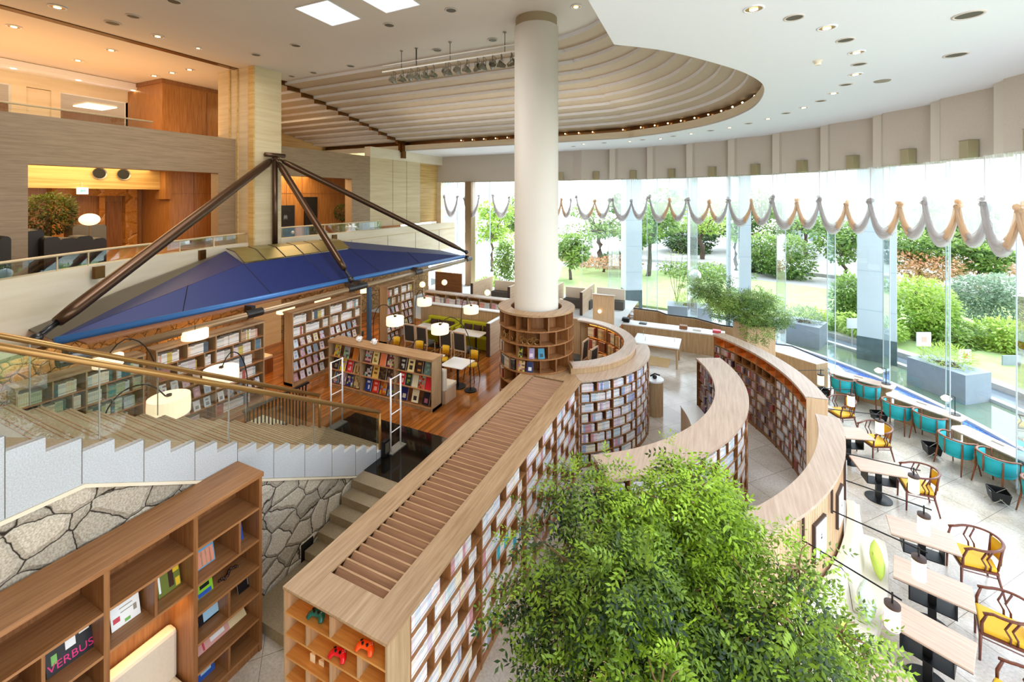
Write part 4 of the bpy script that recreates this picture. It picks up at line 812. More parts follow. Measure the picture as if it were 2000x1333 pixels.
# --- long island bookcase with a slatted top
LX0, LX1, LY0, LY1, LH = -5.03, -3.33, 3.8, 11.5, 2.4
zs8 = rows_z(0, LH, 8, 0.12, 0.035)
li_ = thing('island_bookcase', 'long oak island bookcase with a slatted grille let into its flat top', 'bookcase', (-4.18, 7.8, 0))
tb = MB(); tb.box(LX0-0.01, -4.66, LY0-0.01, LY1, LH-0.035, LH).box(-3.75, LX1+0.01, LY0-0.01, LY1, LH-0.035, LH).box(-4.66, -3.75, LY0-0.01, 4.21, LH-0.035, LH).box(-4.66, -3.75, 11.3, LY1, LH-0.035, LH)
tb.build('top_board', 'wood_y', li_, bevel=0.004)
MB().prism([(-4.6, 11.5), (-3.33, 11.5), (-3.37, 11.6), (-3.3, 12.2), (-4.2, 12.3)], 2.29, 2.395).build('corner_board', 'wood_y', li_)
MB().box(-4.66, -3.75, 4.21, 11.3, LH-0.3, LH-0.27).build('grille_tray', 'frame_brown', li_)
for i in range(50):
    y = 4.27+i*(11.3-4.27)/50.0; sl_ = MB().obox((-4.205, y+0.03, LH-0.07), (0.9, 0.022, 0.105), rx=-0.85).build('slat', 'slat_brown', li_); sub_build(MB().box(-4.655, -3.755, y+0.062, y+0.09, LH-0.06, LH-0.022), 'slat_lit_lip', 'wood_x', sl_)  # paler strip on each slat paints in its lit top edge
MB().box(LX0, LX0+0.03, LY0, LY1, 0, LH-0.035).build('side_panel', 'wood_z', li_)
MB().box(LX1-0.03, LX1, LY0, LY0+0.4, 0, LH-0.035).build('side_panel', 'wood_z', li_)
MB().box(LX0+0.03, LX1-0.38, LY0+0.36, LY0+0.4, 0, LH-0.035).build('back_panel', 'shelf_orange_glow', li_)
MB().box(LX0+0.03, LX1-0.35, LY0+0.4, LY1, 0.02, LH-0.32).build('core', 'walnut_z', li_)
fS = line((LX1, LY0+0.4), 90); fSide = lambda s, t, z: (LX1-t, LY0+0.4+s, z)
bays = [0, 1.76, 3.52, 5.28, 7.04, LY1-LY0-0.4]
u, cells = None, []
for i, s in enumerate(bays): MB(fSide).box(s-(0.02 if i else 0), s+0.02, -0.002, 0.33, 0, LH-0.035).build('upright', 'walnut_z', li_)
for z in zs8[:-1]: MB(fSide).box(0, bays[-1], 0.003, 0.33, z-0.022, z).build('shelf', 'walnut_y', li_)
MB(fSide).box(0, bays[-1], 0.01, 0.33, 0, 0.1).build('plinth', 'walnut_y', li_)
for r in range(8):
    zb, zt = zs8[r], zs8[r+1]-0.022
    for b in range(5):
        a, c = bays[b]+0.02, bays[b+1]-0.02; dd = ((0.5,), (0.28, 0.78))[(7-r) % 2] if b < 4 else ()
        e = [a]+[a+(c-a)*q for q in dd]+[c]
        for q in e[1:-1]: MB(fSide).box(q-0.01, q+0.01, 0.004, 0.33, zb, zt).build('divider', 'walnut_z', li_)
        for q in range(len(e)-1):
            pal = PAL_MANGA if not (b == 1 and r in (3, 4) and q == 1) else ['18a8c8', '40c0d8', 'f0f0f0']
            add_books(fSide, (e[q]+0.012, e[q+1]-0.012, zb+0.002, zt), pal, 'pale manga volume on the window side of the long slat-topped bookcase', 'manga on the long island bookcase', fill=RB_.uniform(0.7, 0.84), R=RB_, t0=0.03, wd=(0.018, 0.027), h=(0.78, 0.88))
# its lit end towards the camera
for i, z in enumerate(zs8[:-1]): MB().box(LX0+0.02, LX1-0.02, LY0+0.003, LY0+0.37, z-0.025, z).build('shelf', 'shelf_orange_glow', li_)
for r in range(8):
    zb, zt = zs8[r], zs8[r+1]-0.025; dd = ((0.48,), (0.24, 0.74))[(7-r) % 2]
    for q in dd: x = LX0+(LX1-LX0)*q; MB().box(x-0.014, x+0.014, LY0+0.005, LY0+0.37, zb, zt).build('divider', 'wood_z', li_)
    e = [0]+list(dd)+[1]
    for q in range(len(e)-1):
        a = LX0+(LX1-LX0)*e[q]+0.05; c = LX0+(LX1-LX0)*e[q+1]-0.05; MB().box(a, c, LY0+0.05, LY0+0.065, zt-0.012, zt-0.003).build('led_strip', 'led_small', li_)
def gamepad(px, py, z, mat, label, rz):
    p = G(px, py, z); t = thing('game_controller', label, 'game controller', (p.x, p.y, z+0.05), local=True, rz=rz); t.scale = (1.15, 1.15, 1.15)
    mb = MB(); mb.tube([(-0.088, -0.035, -0.02), (-0.075, 0.0, 0.0), (-0.05, 0.025, 0.01), (0, 0.028, 0.012), (0.05, 0.025, 0.01), (0.075, 0.0, 0.0), (0.088, -0.035, -0.02)], [0.022, 0.033, 0.042, 0.042, 0.042, 0.033, 0.022], 12, flat=0.7)
    mb.build('shell', mat, t, smooth=True)
    for x in (-0.028, 0.028): MB().lathe([(0, 0.03), (0.013, 0.03), (0.013, 0.02), (0.007, 0.0)], (x, 0.005, 0.018), 12).build('thumb_stick', 'black_metal', t)
    mb = MB()
    for a, b in ((0, 1), (1, 0), (0, -1), (-1, 0)): mb.sphere((0.058+a*0.013, 0.032+b*0.013, 0.037), 0.005, 6, 4)
    mb.build('buttons', 'silver_item', t, smooth=True); MB().obox((-0.058, 0.032, 0.037), (0.03, 0.01, 0.006)).obox((-0.058, 0.032, 0.037), (0.01, 0.03, 0.006)).build('direction_pad', 'black_metal', t)
gamepad(617, 1212, zs8[7], 'plastic_green', 'dark green game controller in the top left cell of the lit bookcase end', 0.15)
gamepad(712, 1276, zs8[7], 'plastic_orange', 'bright orange game controller in the top right cell of the lit bookcase end', 0.1)
gamepad(659, 1290, zs8[6], 'plastic_red', 'glossy red game controller on the second shelf of the lit bookcase end', 0.1)
for q, lb in (((610, 1279), 'larger cream paper corner piece on the third shelf of the lit bookcase end'), ((627, 1286), 'smaller cream paper piece on the third shelf of the lit bookcase end')):
    p = G(*q, zs8[5]+0.1); o = MB().prism([(p.x-0.04, p.y), (p.x+0.05, p.y), (p.x, p.y+0.05)], zs8[5]+0.002, zs8[5]+0.1 if 'larger' in lb else zs8[5]+0.06).build('paper_piece', 'paper_cream', None); tag(o, lb, 'paper')
# --- ring bookcase round the column
zr = [1.27+0.39*i for i in range(8)]; zr[-1] = 4.02
f = arcf(COL, 1.13, -180, -1, 1); Lr = 2*PI*1.13
rt = thing('ring_bookcase', 'tall ring shaped oak bookcase wrapped around the round column', 'bookcase', (cx, cy, F1))
MB().lathe([(0.78, 4.02), (1.17, 4.02), (1.17, 4.08), (0.78, 4.08), (0.78, 4.02)], (cx, cy, 0), 64).build('top_board', 'wood_y', rt)
MB().lathe([(0.78, F1), (0.78, 4.03)], (cx, cy, 0), 48).build('core', 'walnut_z', rt)
MB().lathe([(0.82, F1), (1.11, F1), (1.11, 1.27), (0.8, 1.27)], (cx, cy, 0), 48).build('plinth', 'walnut_z', rt)
for z in zr[:-1]: MB().lathe([(0.78, z-0.035), (1.13, z-0.035), (1.13, z), (0.78, z), (0.78, z-0.035)], (cx, cy, 0), 64).build('shelf', 'walnut_y', rt)
ring_cells = {}
for r in range(7):
    angs = [-170+30*k+(15 if r % 2 else 0) for k in range(9)]+[-95]
    angs = sorted(set([a for a in ([-165, -140, -112, -98, -62, -38, -12, 20, 60, 100, 140] if r % 2 else [-150, -125, -98, -80, -50, -20, 10, 50, 90, 130, 170])]))
    for a in angs:
        th_ = 0.016
        MB(lambda x, y, z, a=a: tuple(Vector((cx, cy, 0))+Vector((math.cos(math.radians(a))*x-math.sin(math.radians(a))*y, math.sin(math.radians(a))*x+math.cos(math.radians(a))*y, z)))).box(0.79, 1.122, -th_, th_, zr[r], zr[r+1]-0.035).build('divider', 'walnut_z', rt)
    ring_cells[r] = angs
def onring(deg, t_): return arcf(COL, 1.13, deg, -1, 1)
for (deg, r, col, ink, st, lb) in [(-96, 3, 'b4b83c', '2c2c20', 1, 'olive yellow picture book facing out'), (-76, 3, 'a89cc8', 'f0e0f0', 2, 'lilac picture book facing out'), (-60, 3, '2c8cb0', '143c50', 2, 'blue picture book facing out'),
                                  (-92, 2, 'e8c88c', '8c5c2c', 1, 'cream picture book facing out'), (-78, 2, '28386c', 'f0f0f0', 2, 'dark blue and white picture book facing out')]:
    add_cover(onring(deg, 0), 0, 0.2, zr[r+1]+0.002, 0.27, 0.06, col, ink, '', 'picture books on the ring bookcase', st, own=lb+' on the ring bookcase')
for (d0, d1, r) in ((-146, -128, 3), (-145, -100, 2), (-150, -130, 1)):
    ff_ = arcf(COL, 1.13, d0, -1, 1); L_ = 1.13*math.radians(d1-d0); add_books(ff_, (0, L_, zr[r+1], zr[r+2]-0.035), ['3c3028', '5c4838', 'c8b8a0', '8c3c30', 'e0d8c8', '2c3440'], 'dark spined art book on the lower left of the ring bookcase', 'art books on the ring bookcase', fill=0.95, R=RB_, wd=(0.025, 0.045), dep=0.2)
def bicycle(deg, z, label):
    t = thing('bicycle_ornament', label, 'ornament', pol(COL, 1.05, deg, z), local=True, rz=math.radians(deg+90)); t.scale = (1.4, 1.4, 1.4); mb = MB()
    for x in (-0.07, 0.07):
        mb.tube([(x+0.055*math.cos(a*PI/8), 0, 0.058+0.055*math.sin(a*PI/8)) for a in range(17)], 0.008, 5)
    mb.build('wheels', 'brass', t)
    MB().tube([(-0.07, 0, 0.058), (-0.03, 0, 0.14), (0.05, 0, 0.14), (0.0, 0, 0.06), (-0.03, 0, 0.14)], 0.008, 5).tube([(0.07, 0, 0.058), (0.045, 0, 0.17), (0.02, 0, 0.18)], 0.005, 5).tube([(-0.07, 0, 0.058), (0.0, 0, 0.06)], 0.004, 5).build('frame', 'brass', t)
for d_, lb in ((-134, 'wire bicycle ornament on the ring bookcase, leftmost of four'), (-118, 'wire bicycle ornament on the ring bookcase, second from the left'), (-92, 'wire bicycle ornament on the ring bookcase, third from the left'), (-72, 'wire bicycle ornament on the ring bookcase, rightmost of four')): bicycle(d_, zr[5]+0.002, lb)
# --- round booth: curved bookcase outside, taller desk wall inside
z8b = rows_z(0, 2.4, 8, 0.12, 0.06)
f = arcf(RB, 3.07, -58, -1, 1); L = 3.07*math.radians(80)
bays = [0]+[3.07*math.radians(v) for v in (19, 38, 57)]+[L]
t, cells = shelf_unit('curved_bookcase', 'convex curved bookcase full of manga around the round booth beside the column', f, L, 0.4, 0, z8b, bays, nx=30, wd=('oak_top', 'walnut_y', 'walnut_z'), divs=((0.5,), (0.3, 0.78)), topmat='oak_top')
for c in cells: add_books(f, c, PAL_MANGA+['8c9cd0', 'c890b0', 'a8a8d0'], 'manga volume on the convex bookcase of the round booth', 'manga on the round booth bookcase', fill=RB_.uniform(0.78, 0.95), R=RB_, wd=(0.02, 0.03), h=(0.74, 0.86))
bt = thing('booth_wall', 'round booth wall with a pale worktop inside the convex bookcase', 'booth', (RB[0], RB[1], F1))
MB().ring(RB, 2.28, 2.66, -60, 88, 2.56, 2.62, 48).build('top_board', 'oak_top', bt)
MB().ring(RB, 2.5, 2.64, -60, 88, F1+0.01, 2.56, 48).build('wall_panel', 'wood_z', bt)
MB().ring(RB, 2.28, 2.64, -61, -59.5, F1+0.01, 2.56, 2).build('end_panel', 'wood_z', bt)
MB().box(-7.0, -4.85, 16.55, 16.75, F1+0.01, 2.6).build('end_panel', 'wood_z', bt)
f = arcf(RB, 2.3, 78, 1, -1); L = 2.3*math.radians(70); zb3 = [1.15, 1.6, 2.06, 2.53]
t, cells = shelf_unit('booth_bookcase', 'warm lit concave bookcase lining the inside of the round booth', f, L, 0.2, F1+0.012, zb3, [0, L/3, 2*L/3, L], nx=24, divs=((0.5,),), wd=('walnut_y', 'walnut_y', 'walnut_z'), top=0.02)
for c in cells: add_books(f, c, ['f4dcb0', 'e8c890', 'c89858', '8c5838', 'f0e8d8', 'a04838'], 'warm lit paperback inside the round booth', 'paperbacks inside the round booth', fill=RB_.uniform(0.6, 0.95), R=RB_, wd=(0.025, 0.04), dep=0.12)
for z in zb3[1:]: MB(f).box(0.1, L-0.1, 0.03, 0.045, z-0.035, z-0.023, nx=20).build('led_strip', 'led_small', t)
# --- middle arc bookcase C (books both sides)
RC0, RC1 = 4.98, 5.7
f = arcf(COL, RC1, -55, -1, 1); L = RC1*math.radians(82); bays = [L*i/9 for i in range(10)]
t, cells = shelf_unit('arc_bookcase', 'sweeping arc bookcase with a broad pale top in the middle of the hall', f, L, RC1-RC0, 0, z8b, bays, nx=48, back=False, topmat='oak_top', wd=('oak_top', 'walnut_y', 'walnut_z'), divs=((0.45,), ()), sep=False)
MB(f).box(0.02, L-0.02, 0.34, 0.38, 0.02, 2.32, nx=48).build('back_panel', 'walnut_z', t)
for c in cells: add_books(f, c, PAL_MANGA+['c8e0ec', 'e0eef8'], 'manga volume on the outer side of the sweeping arc bookcase', 'manga on the arc bookcase', fill=RB_.uniform(0.7, 0.9), R=RB_, wd=(0.022, 0.032), h=(0.74, 0.86))
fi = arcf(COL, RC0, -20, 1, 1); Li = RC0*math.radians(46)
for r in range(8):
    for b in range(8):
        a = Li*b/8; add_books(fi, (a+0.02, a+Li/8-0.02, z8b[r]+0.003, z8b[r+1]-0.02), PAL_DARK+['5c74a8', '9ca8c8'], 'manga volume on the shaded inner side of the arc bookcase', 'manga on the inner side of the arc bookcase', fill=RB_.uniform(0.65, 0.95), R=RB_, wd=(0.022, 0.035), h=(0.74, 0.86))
# --- outer arc bookcase D, concave face with lit top row
RD0, RD1 = 7.05, 7.5
f = arcf(COL, RD0, 46, 1, -1); L = RD0*math.radians(41); bays = [L*i/5 for i in range(6)]
t, cells = shelf_unit('tall_arc_bookcase', 'concave arc bookcase with lit empty top shelves, right of the arc bookcase', f, L, RD1-RD0, 0, z8b, bays, nx=40, topmat='oak_top', wd=('oak_top', 'walnut_y', 'walnut_z'), divs=((0.5,), (0.3, 0.75)), bt='shelf_orange_glow')
for c in cells:
    if c[4] == 0 or (c[4] == 1 and c[5] in (1, 2)): continue
    add_books(f, c, PAL_DARK if c[5] < 3 else PAL_MANGA+PAL_DARK, 'older manga volume on the concave arc bookcase', 'manga on the concave arc bookcase', fill=RB_.uniform(0.6, 0.95), R=RB_, wd=(0.022, 0.034), h=(0.72, 0.86), dep=0.16)
for b in range(5): MB(f).box(bays[b]+0.06, bays[b+1]-0.06, 0.32, 0.335, 2.32-0.02, 2.32-0.005, nx=6).build('led_strip', 'led_warm', t)
MB(f).box(L, L+0.03, 0, RD1-RD0, 0, 2.4).build('end_panel', 'oak_pale_z', t)
# --- curved partition E with pictures
et = thing('curved_partition', 'curved pale oak partition with vertical boarding between the bookcases and the cafe seats', 'partition', (2.3, 11, 0))
MB().ring(COL, 7.06, 7.52, -64, -2.5, 2.34, 2.4, 56).build('top_board', 'oak_top', et)
MB().ring(COL, 7.1, 7.48, -64, -3, 0.0, 2.34, 56).build('panel', 'oak_pale_z', et)
gr = MB()
for i in range(0, 118): gr.obox(pol(COL, 7.483, -64+i*0.515, 1.17), (0.004, 0.008, 2.3), rz=math.radians(-64+i*0.515))
gr.build('board_joints', 'frame_beech', et)
# --- left bookcase (reading niche below the stair)
fx = lambda s, t, z: (-6.73-t, 4.69-s, z)
lt = thing('niche_bookcase', 'large walnut bookcase with a cushioned reading niche, in front of the rubble wall', 'bookcase', (-7.06, 2.2, 0))
ZL_ = [0.15, 0.55, 0.97, 1.4, 1.83, 2.35, 2.83]
MB(fx).box(-0.02, 5.6, -0.02, 0.66, 2.83, 2.9).build('top_board', 'walnut_y', lt, bevel=0.004)
MB(fx).box(0, 5.6, 0.6, 0.63, 0, 2.83).build('back_panel', 'walnut_z', lt)
MB(fx).box(0, 1.0, 0.02, 0.6, 0, 0.14).build('plinth', 'walnut_z', lt)
for i, s in enumerate((0.0, 0.97, 1.97, 2.99, 4.0, 5.0)):
    MB(fx).box(s, s+(0.06 if i else 0.05), 0, 0.6, 0 if i != 2 else 0.0, 2.83).build('upright', 'walnut_z', lt)
for z in ZL_[:-1]: MB(fx).box(0.05, 0.97, 0.004, 0.6, z-0.035, z).build('shelf', 'walnut_y', lt)
for z in (1.83, 2.35): MB(fx).box(1.03, 1.97, 0.004, 0.6, z-0.035, z).build('shelf', 'walnut_y', lt)
for z in ZL_[:-1]: MB(fx).box(2.03, 5.6, 0.004, 0.6, z-0.035, z).build('shelf', 'walnut_y', lt)
for (s, r) in ((0.36, 4), (0.52, 2), (0.52, 0), (1.48, 4), (2.55, 4), (2.4, 3), (2.7, 2), (3.5, 4)):
    MB(fx).box(s-0.016, s+0.016, 0.008, 0.6, ZL_[r], ZL_[r+1]-0.035).build('divider', 'walnut_z', lt)
MB(fx).box(1.05, 1.95, 0.5, 0.515, 1.772, 1.786).build('led_strip', 'led_warm', lt)
o = thing('alcove_sofa', 'cream upholstered sofa in the lit niche of the walnut bookcase', 'sofa', (-7.0, 3.2, 0))
MB(fx).box(1.04, 1.96, 0.36, 0.56, 0.42, 1.14).build('back_cushion', 'cream_fabric', o, bevel=0.05)
MB(fx).box(1.05, 1.95, -0.05, 0.56, 0.0, 0.32).build('seat_base', 'walnut_z', o); MB(fx).box(1.06, 1.94, -0.06, 0.42, 0.32, 0.46).build('seat_cushion', 'cream_fabric', o, bevel=0.04)
def item(px, py, w_, h, mats, label, cat='book', name='picture_book', tilt=0.25, xo=0.0, z=None, arts=()):
    x = -6.98-xo; p = onx(px, py, x); zb = z if z is not None else max(v for v in ZL_+[0.0] if v <= p.z-h*0.2)
    t = thing(name, label, cat, (x, p.y, zb), local=True)
    fm = lambda s, q, zz: (q-zz*tilt, s, zz+0.004)
    MB(fm).box(-w_/2, w_/2, -0.02, 0.0, 0, h).build('pages', 'paper_white', t); MB(fm).box(-w_/2-0.004, w_/2+0.004, 0.0, 0.006, 0, h+0.004).build('cover', mats, t)
    for i, (s0, s1, z0, z1, m_) in enumerate(arts): MB(fm).box(s0*w_, s1*w_, 0.006, 0.0075, z0*h, z1*h).build('print', m_, t)
    return t, fm
for nm, c in (('c_black', '16141c'), ('c_pink', 'e0287c'), ('c_olive', '6c7830'), ('c_yellow', 'e8c030'), ('c_sky', '58a0c8'), ('c_coral', 'd89078'), ('c_blue', '2c58b0'), ('c_lime', '8cc830'), ('c_ice', 'a8d0e8'), ('c_cream', 'ecd8a8'), ('c_rose', 'e0a8a0'), ('c_brownd', '3c2418'), ('c_leaf', '7cb85c'), ('c_redf', 'd04858')): plain(nm, c, 0.35)
def lettering(t, body, size, fm, s, z, mat, flip=False):
    cu = bpy.data.curves.new('lettering', 'FONT'); cu.body = body; cu.size = size; cu.extrude = 0.0006; cu.align_x = 'CENTER'; cu.materials.append(M[mat])
    o = bpy.data.objects.new('lettering', cu); C.objects.link(o); o.parent = t
    bpy.context.view_layer.update(); me = bpy.data.meshes.new_from_object(o.evaluated_get(bpy.context.evaluated_depsgraph_get())); bpy.data.objects.remove(o); o = bpy.data.objects.new('lettering', me); C.objects.link(o); o.parent = t
    a = Vector(fm(s, 0.009, z)); o.location = a; o.rotation_euler = (PI/2-0.245, 0, PI/2)
    return o
t, fm = item(140, 1272, 0.42, 0.33, 'c_black', 'black picture book with white figures and pink lettering in the walnut bookcase', arts=((-0.1, 0.12, 0.5, 0.98, 'paper_white'), (0.2, 0.42, 0.72, 0.98, 'paper_white'), (-0.4, -0.28, 0.3, 0.6, 'c_leaf')), z=1.83)
lettering(t, 'VERBUS', 0.12, fm, 0, 0.04, 'c_pink')
t, fm = item(247, 1197, 0.3, 0.36, 'paper_white', 'white card with green sprigs and lines of fine print on the second shelf', arts=((-0.42, -0.3, 0.82, 0.95, 'c_leaf'), (0.25, 0.42, 0.8, 0.97, 'c_leaf'), (-0.44, -0.2, 0.2, 0.36, 'c_redf'), (-0.05, 0.15, 0.06, 0.16, 'c_leaf'), (0.28, 0.4, 0.25, 0.45, 'grille_grey')), z=1.83)
for i in range(4): MB(fm).box(-0.08+0.01*i, 0.08, 0.006, 0.0072, 0.3-0.05*i, 0.31-0.05*i).build('print', 'grille_grey', t)
t, fm = item(332, 1135, 0.27, 0.34, 'c_olive', 'olive and yellow photo book beside the empty cell on the second shelf', arts=((0.2, 0.48, 0.6, 0.98, 'c_yellow'), (0.28, 0.48, 0.05, 0.35, 'c_yellow'), (-0.02, 0.22, 0.15, 0.75, 'c_brownd'), (-0.47, -0.38, 0.15, 0.85, 'paper_white')), z=1.83)
t, fm = item(391, 1093, 0.42, 0.3, 'c_sky', 'blue and coral picture book of radiating paths, leaning on the second shelf', arts=((-0.1, 0.48, 0.05, 0.75, 'c_coral'), (-0.45, -0.2, 0.55, 0.95, 'paper_white'), (0.05, 0.1, 0.05, 0.7, 'c_cream'), (0.2, 0.24, 0.05, 0.7, 'c_cream'), (0.34, 0.38, 0.05, 0.7, 'c_cream')), z=1.83)
item(463, 1045, 0.2, 0.27, 'c_blue', 'small bright blue illustrated book in the end cell of the second shelf', arts=((-0.3, 0.1, 0.3, 0.7, 'c_yellow'), (-0.1, 0.4, 0.6, 0.9, 'c_ice')), z=1.83)
item(401, 1146, 0.22, 0.2, 'c_lime', 'small lime green book on the third shelf', arts=((-0.3, 0.3, 0.5, 0.75, 'c_black'), (-0.45, 0.4, 0.02, 0.3, 'c_blue')), z=1.4)
item(411, 1200, 0.32, 0.24, 'c_black', 'dark blue book with a pale wave on the fourth shelf', arts=((-0.3, 0.4, 0.1, 0.6, 'c_ice'), (-0.1, 0.2, 0.6, 0.85, 'paper_white')), z=0.97)
item(484, 1140, 0.3, 0.22, 'c_black', 'black book with pale streaks at the end of the fourth shelf', arts=((0.0, 0.05, 0.2, 0.9, 'silver_item'), (0.25, 0.29, 0.2, 0.9, 'silver_item')), z=0.97)
item(463, 1207, 0.3, 0.09, 'c_cream', 'flat cream booklet on the fifth shelf near the end panel', z=0.55, tilt=0.9)
item(428, 1236, 0.32, 0.12, 'c_rose', 'pink and white booklet in the middle of the fifth shelf', z=0.55, tilt=0.7, arts=((-0.35, 0.3, 0.3, 0.7, 'paper_white'),))
item(400, 1260, 0.18, 0.12, 'c_rose', 'small pink striped booklet at the near end of the fifth shelf', z=0.55, tilt=0.6, arts=((-0.1, 0.05, 0.1, 0.9, 'c_redf'),))
item(403, 1318, 0.24, 0.2, 'c_blue', 'blue illustrated book on the bottom shelf', z=0.15, arts=((-0.3, 0.3, 0.3, 0.6, 'c_ice'),))
p = onx(447, 1118, -7.0); o = MB()
for i in range(16):
    a = i*0.42; o.sphere((-7.0+0.05*math.sin(a), p.y-0.14+0.018*i, 1.42+0.03*abs(math.sin(i))), 0.022, 8, 6)
tag(o.build('bead_ornament', 'c_brownd', None, smooth=True), 'string of dark beads lying on the third shelf of the walnut bookcase', 'ornament')
# --- tall bookcases under the canopy, open face towards +x
fT = lambda x0, y0: (lambda s, t, z: (x0-t, y0+s, z))
TB = [(3.67, 5.85, 'first', ('teal',)), (6.1, 9.0, 'second', ()), (10.0, 13.1, 'third', ()), (14.6, 16.45, 'fourth', ())]
zt6 = [1.17, 1.55, 1.93, 2.31, 2.7, 3.08, 3.47]
for n_b, (y0, y1, lb, q) in enumerate(TB):
    f = fT(-12.8, y0); L = y1-y0; nb_ = 2
    t, cells = shelf_unit('tall_bookcase', 'tall double bookcase under the blue canopy, %s from the stair' % lb, f, L, 0.45, F1, zt6, [0, L/2, L], wd=('wood_y', 'shelf_in', 'wood_z'), divs=((0.5,), (0.33, 0.8), (), (), (), ()), bt='shelf_in')
    for c in cells:
        W_ = c[1]-c[0]
        if c[4] <= 1 or (c[4] in (2, 3) and n_b == 1 and c[5] == 1) or n_b == 0 or (c[4] == 5 and n_b == 1):
            add_books(f, c, PAL_TEAL if n_b == 0 else PAL_BOOK+['f4f4f4']*8, 'upright paperback on the %s tall bookcase under the canopy' % lb, 'paperbacks on the %s tall bookcase' % lb, fill=RB_.uniform(0.7, 0.92), R=RB_, wd=(0.025, 0.045), h=(0.66, 0.8), dep=0.2, t0=0.06)
        else:
            s = c[0]+0.15
            while s < c[1]-0.12:
                add_cover(f, s, 0.17, c[2], 0.25, 0.04, RB_.choice(PAL_MAG), RB_.choice(['b8a0ac', 'a8b4c8', 'e4bcc4', '8c8c90', 'e0b8a0']), 'small magazine facing out on the %s tall bookcase under the canopy' % lb, 'magazines on the %s tall bookcase' % lb, RB_.choice([0, 1, 0, 2])); s += 0.27
# --- low display bookcase with magazines facing out
f = line((-11.76, 10.55), 0); L = 4.2; zd = [1.2, 1.66, 2.1, 2.54]
t, cells = shelf_unit('display_bookcase', 'low three bay display bookcase of colourful magazines facing the stair', f, L, 0.5, F1, zd, [0, 1.4, 2.8, L], wd=('wood_x', 'shelf_in', 'wood_z'), divs=((), (), ()), top=0.07)
MAG = [[['e0c840', '9c6030', 2], ['90a8a0', '506048', 2], ['c87828', 'e09840', 4]], [['d0a0a0', '6c3040', 2], ['ecd890', '907838', 1], ['f08858', 'f09060', 4], ['7c2848', 'e0c0a0', 2]], [['1c1416', 'd0c8c0', 1], ['f0dc9c', '3c3020', 1], ['382018', 'c88830', 1], ['607c78', '88a098', 1]],
       [['181418', '8c8070', 1], ['e8d820', '403818', 2], ['e03040', 'f0c0c0', 1], ['c8b080', '886030', 2]], [['1c1414', 'c0b8b8', 2], ['e8c060', '805018', 1], ['5c4830', '302018', 2], ['3c3028', 'a08060', 2]], [['d81820', 'f8e0e0', 1], ['1c3028', '8c9c40', 1], ['e8e0c0', 'a09878', 0], ['d86848', '803020', 2], ['e02030', 'c01828', 4]],
       [['606c90', 'd0b090', 2], ['9080a0', 'd8c8d8', 2], ['283080', 'f0ece8', 2], ['d0c090', '907850', 2]], [['183c98', 'e0e8f8', 1], ['e02820', 'f8b0a0', 1], ['e09828', 'c05818', 2], ['c88838', '4858a0', 2]], [['141c70', 'd8d0b0', 3], ['f4ecc8', '302c28', 3], ['1c1428', 'a86878', 3]]]
NMC = [('yellow', 'grey green', 'orange'), ('pink sketch', 'cream', 'coral', 'crimson'), ('black', 'cream lettered', 'dark brown', 'slate green'), ('black', 'bright yellow', 'red', 'buff'), ('black portrait', 'ochre', 'brown', 'dark patterned'), ('red', 'dark green', 'ivory', 'salmon', 'scarlet'), ('grey blue', 'mauve', 'navy', 'tan'), ('royal blue', 'red', 'orange', 'golden'), ('navy', 'pale cream', 'blackish')]
for r in range(3):
    for b in range(3):
        L3 = MAG[r*3+b]; s0 = b*1.4+0.1; n = len(L3)
        for i, (c1, c2, st) in enumerate(L3):
            s = s0+1.22*(i+0.5)/n; add_cover(f, s, 0.24 if n < 5 else 0.215, zd[2-r]+0.003, 0.35, 0.05, c1, c2, '', 'magazines on the display bookcase', max(0, st-1) if st else 3, own='%s magazine on the %s shelf of the %s bay of the display bookcase' % (NMC[r*3+b][i], ['top', 'middle', 'bottom'][r], ['left', 'middle', 'right'][b]))
# --- low bookcase behind the lounge partition
f = line((-13.2, 17.75), 0); L = 5.0
t, cells = shelf_unit('low_bookcase', 'low pale topped bookcase of manga behind the lounge partition', f, L, 0.4, F1, [1.15, 1.65, 2.15, 2.64], [0, 1.25, 2.5, 3.75, L], topmat='oak_top', wd=('wood_x', 'shelf_orange_glow', 'wood_z'), divs=((0.5,), (0.5,), (0.5,)))
for c in cells: add_books(f, c, PAL_MANGA+['e8a8b0', 'e8b8c0', 'f4b8a8'], 'manga volume on the low bookcase behind the lounge partition', 'manga on the low lounge bookcase', fill=RB_.uniform(0.75, 0.95), R=RB_, wd=(0.03, 0.045), h=(0.6, 0.75))
# --- write the books: the 300 that show largest become things, the rest one mass
def bscore(b):
    x, y, z = b[0]((b[1]+b[2])/2, b[3], (b[5]+b[6])/2); d = x*F_[0]+y*F_[1]
    if d < 0.5: return -1
    px = 1000+849*(x*R_[0]+y*R_[1])/d; py = 385+849*(EYE-z)/d
    if not (5 < px < 1995 and 5 < py < 1325): return -1
    if 1000 < px < 1480 and 950 < py: return 0.0
    nx_ = Vector(b[0](b[1], b[3]-0.1, b[5]))-Vector(b[0](b[1], b[3], b[5])); v = Vector((-x, -y, EYE-z)); cosf = max(0.05, nx_.normalized().dot(v.normalized()))
    return (b[2]-b[1])*(b[6]-b[5])*cosf/(v.length**2)
scored = sorted(BOOKS, key=bscore, reverse=True)
for b in scored[:296]:
    mb = MB(); book_geo(mb, b); mb.m = None; c0 = [sum(v[i] for v in mb.v)/len(mb.v) for i in range(3)]
    mb.v = [(v[0]-c0[0], v[1]-c0[1], v[2]-c0[2]) for v in mb.v]
    o = mb.build('magazine' if b[9] else 'book', 'book_print'); o.location = c0; tag(o, b[10], 'magazine' if b[9] else 'book', b[11])
mb = MB()
for b in scored[296:]: book_geo(mb, b)
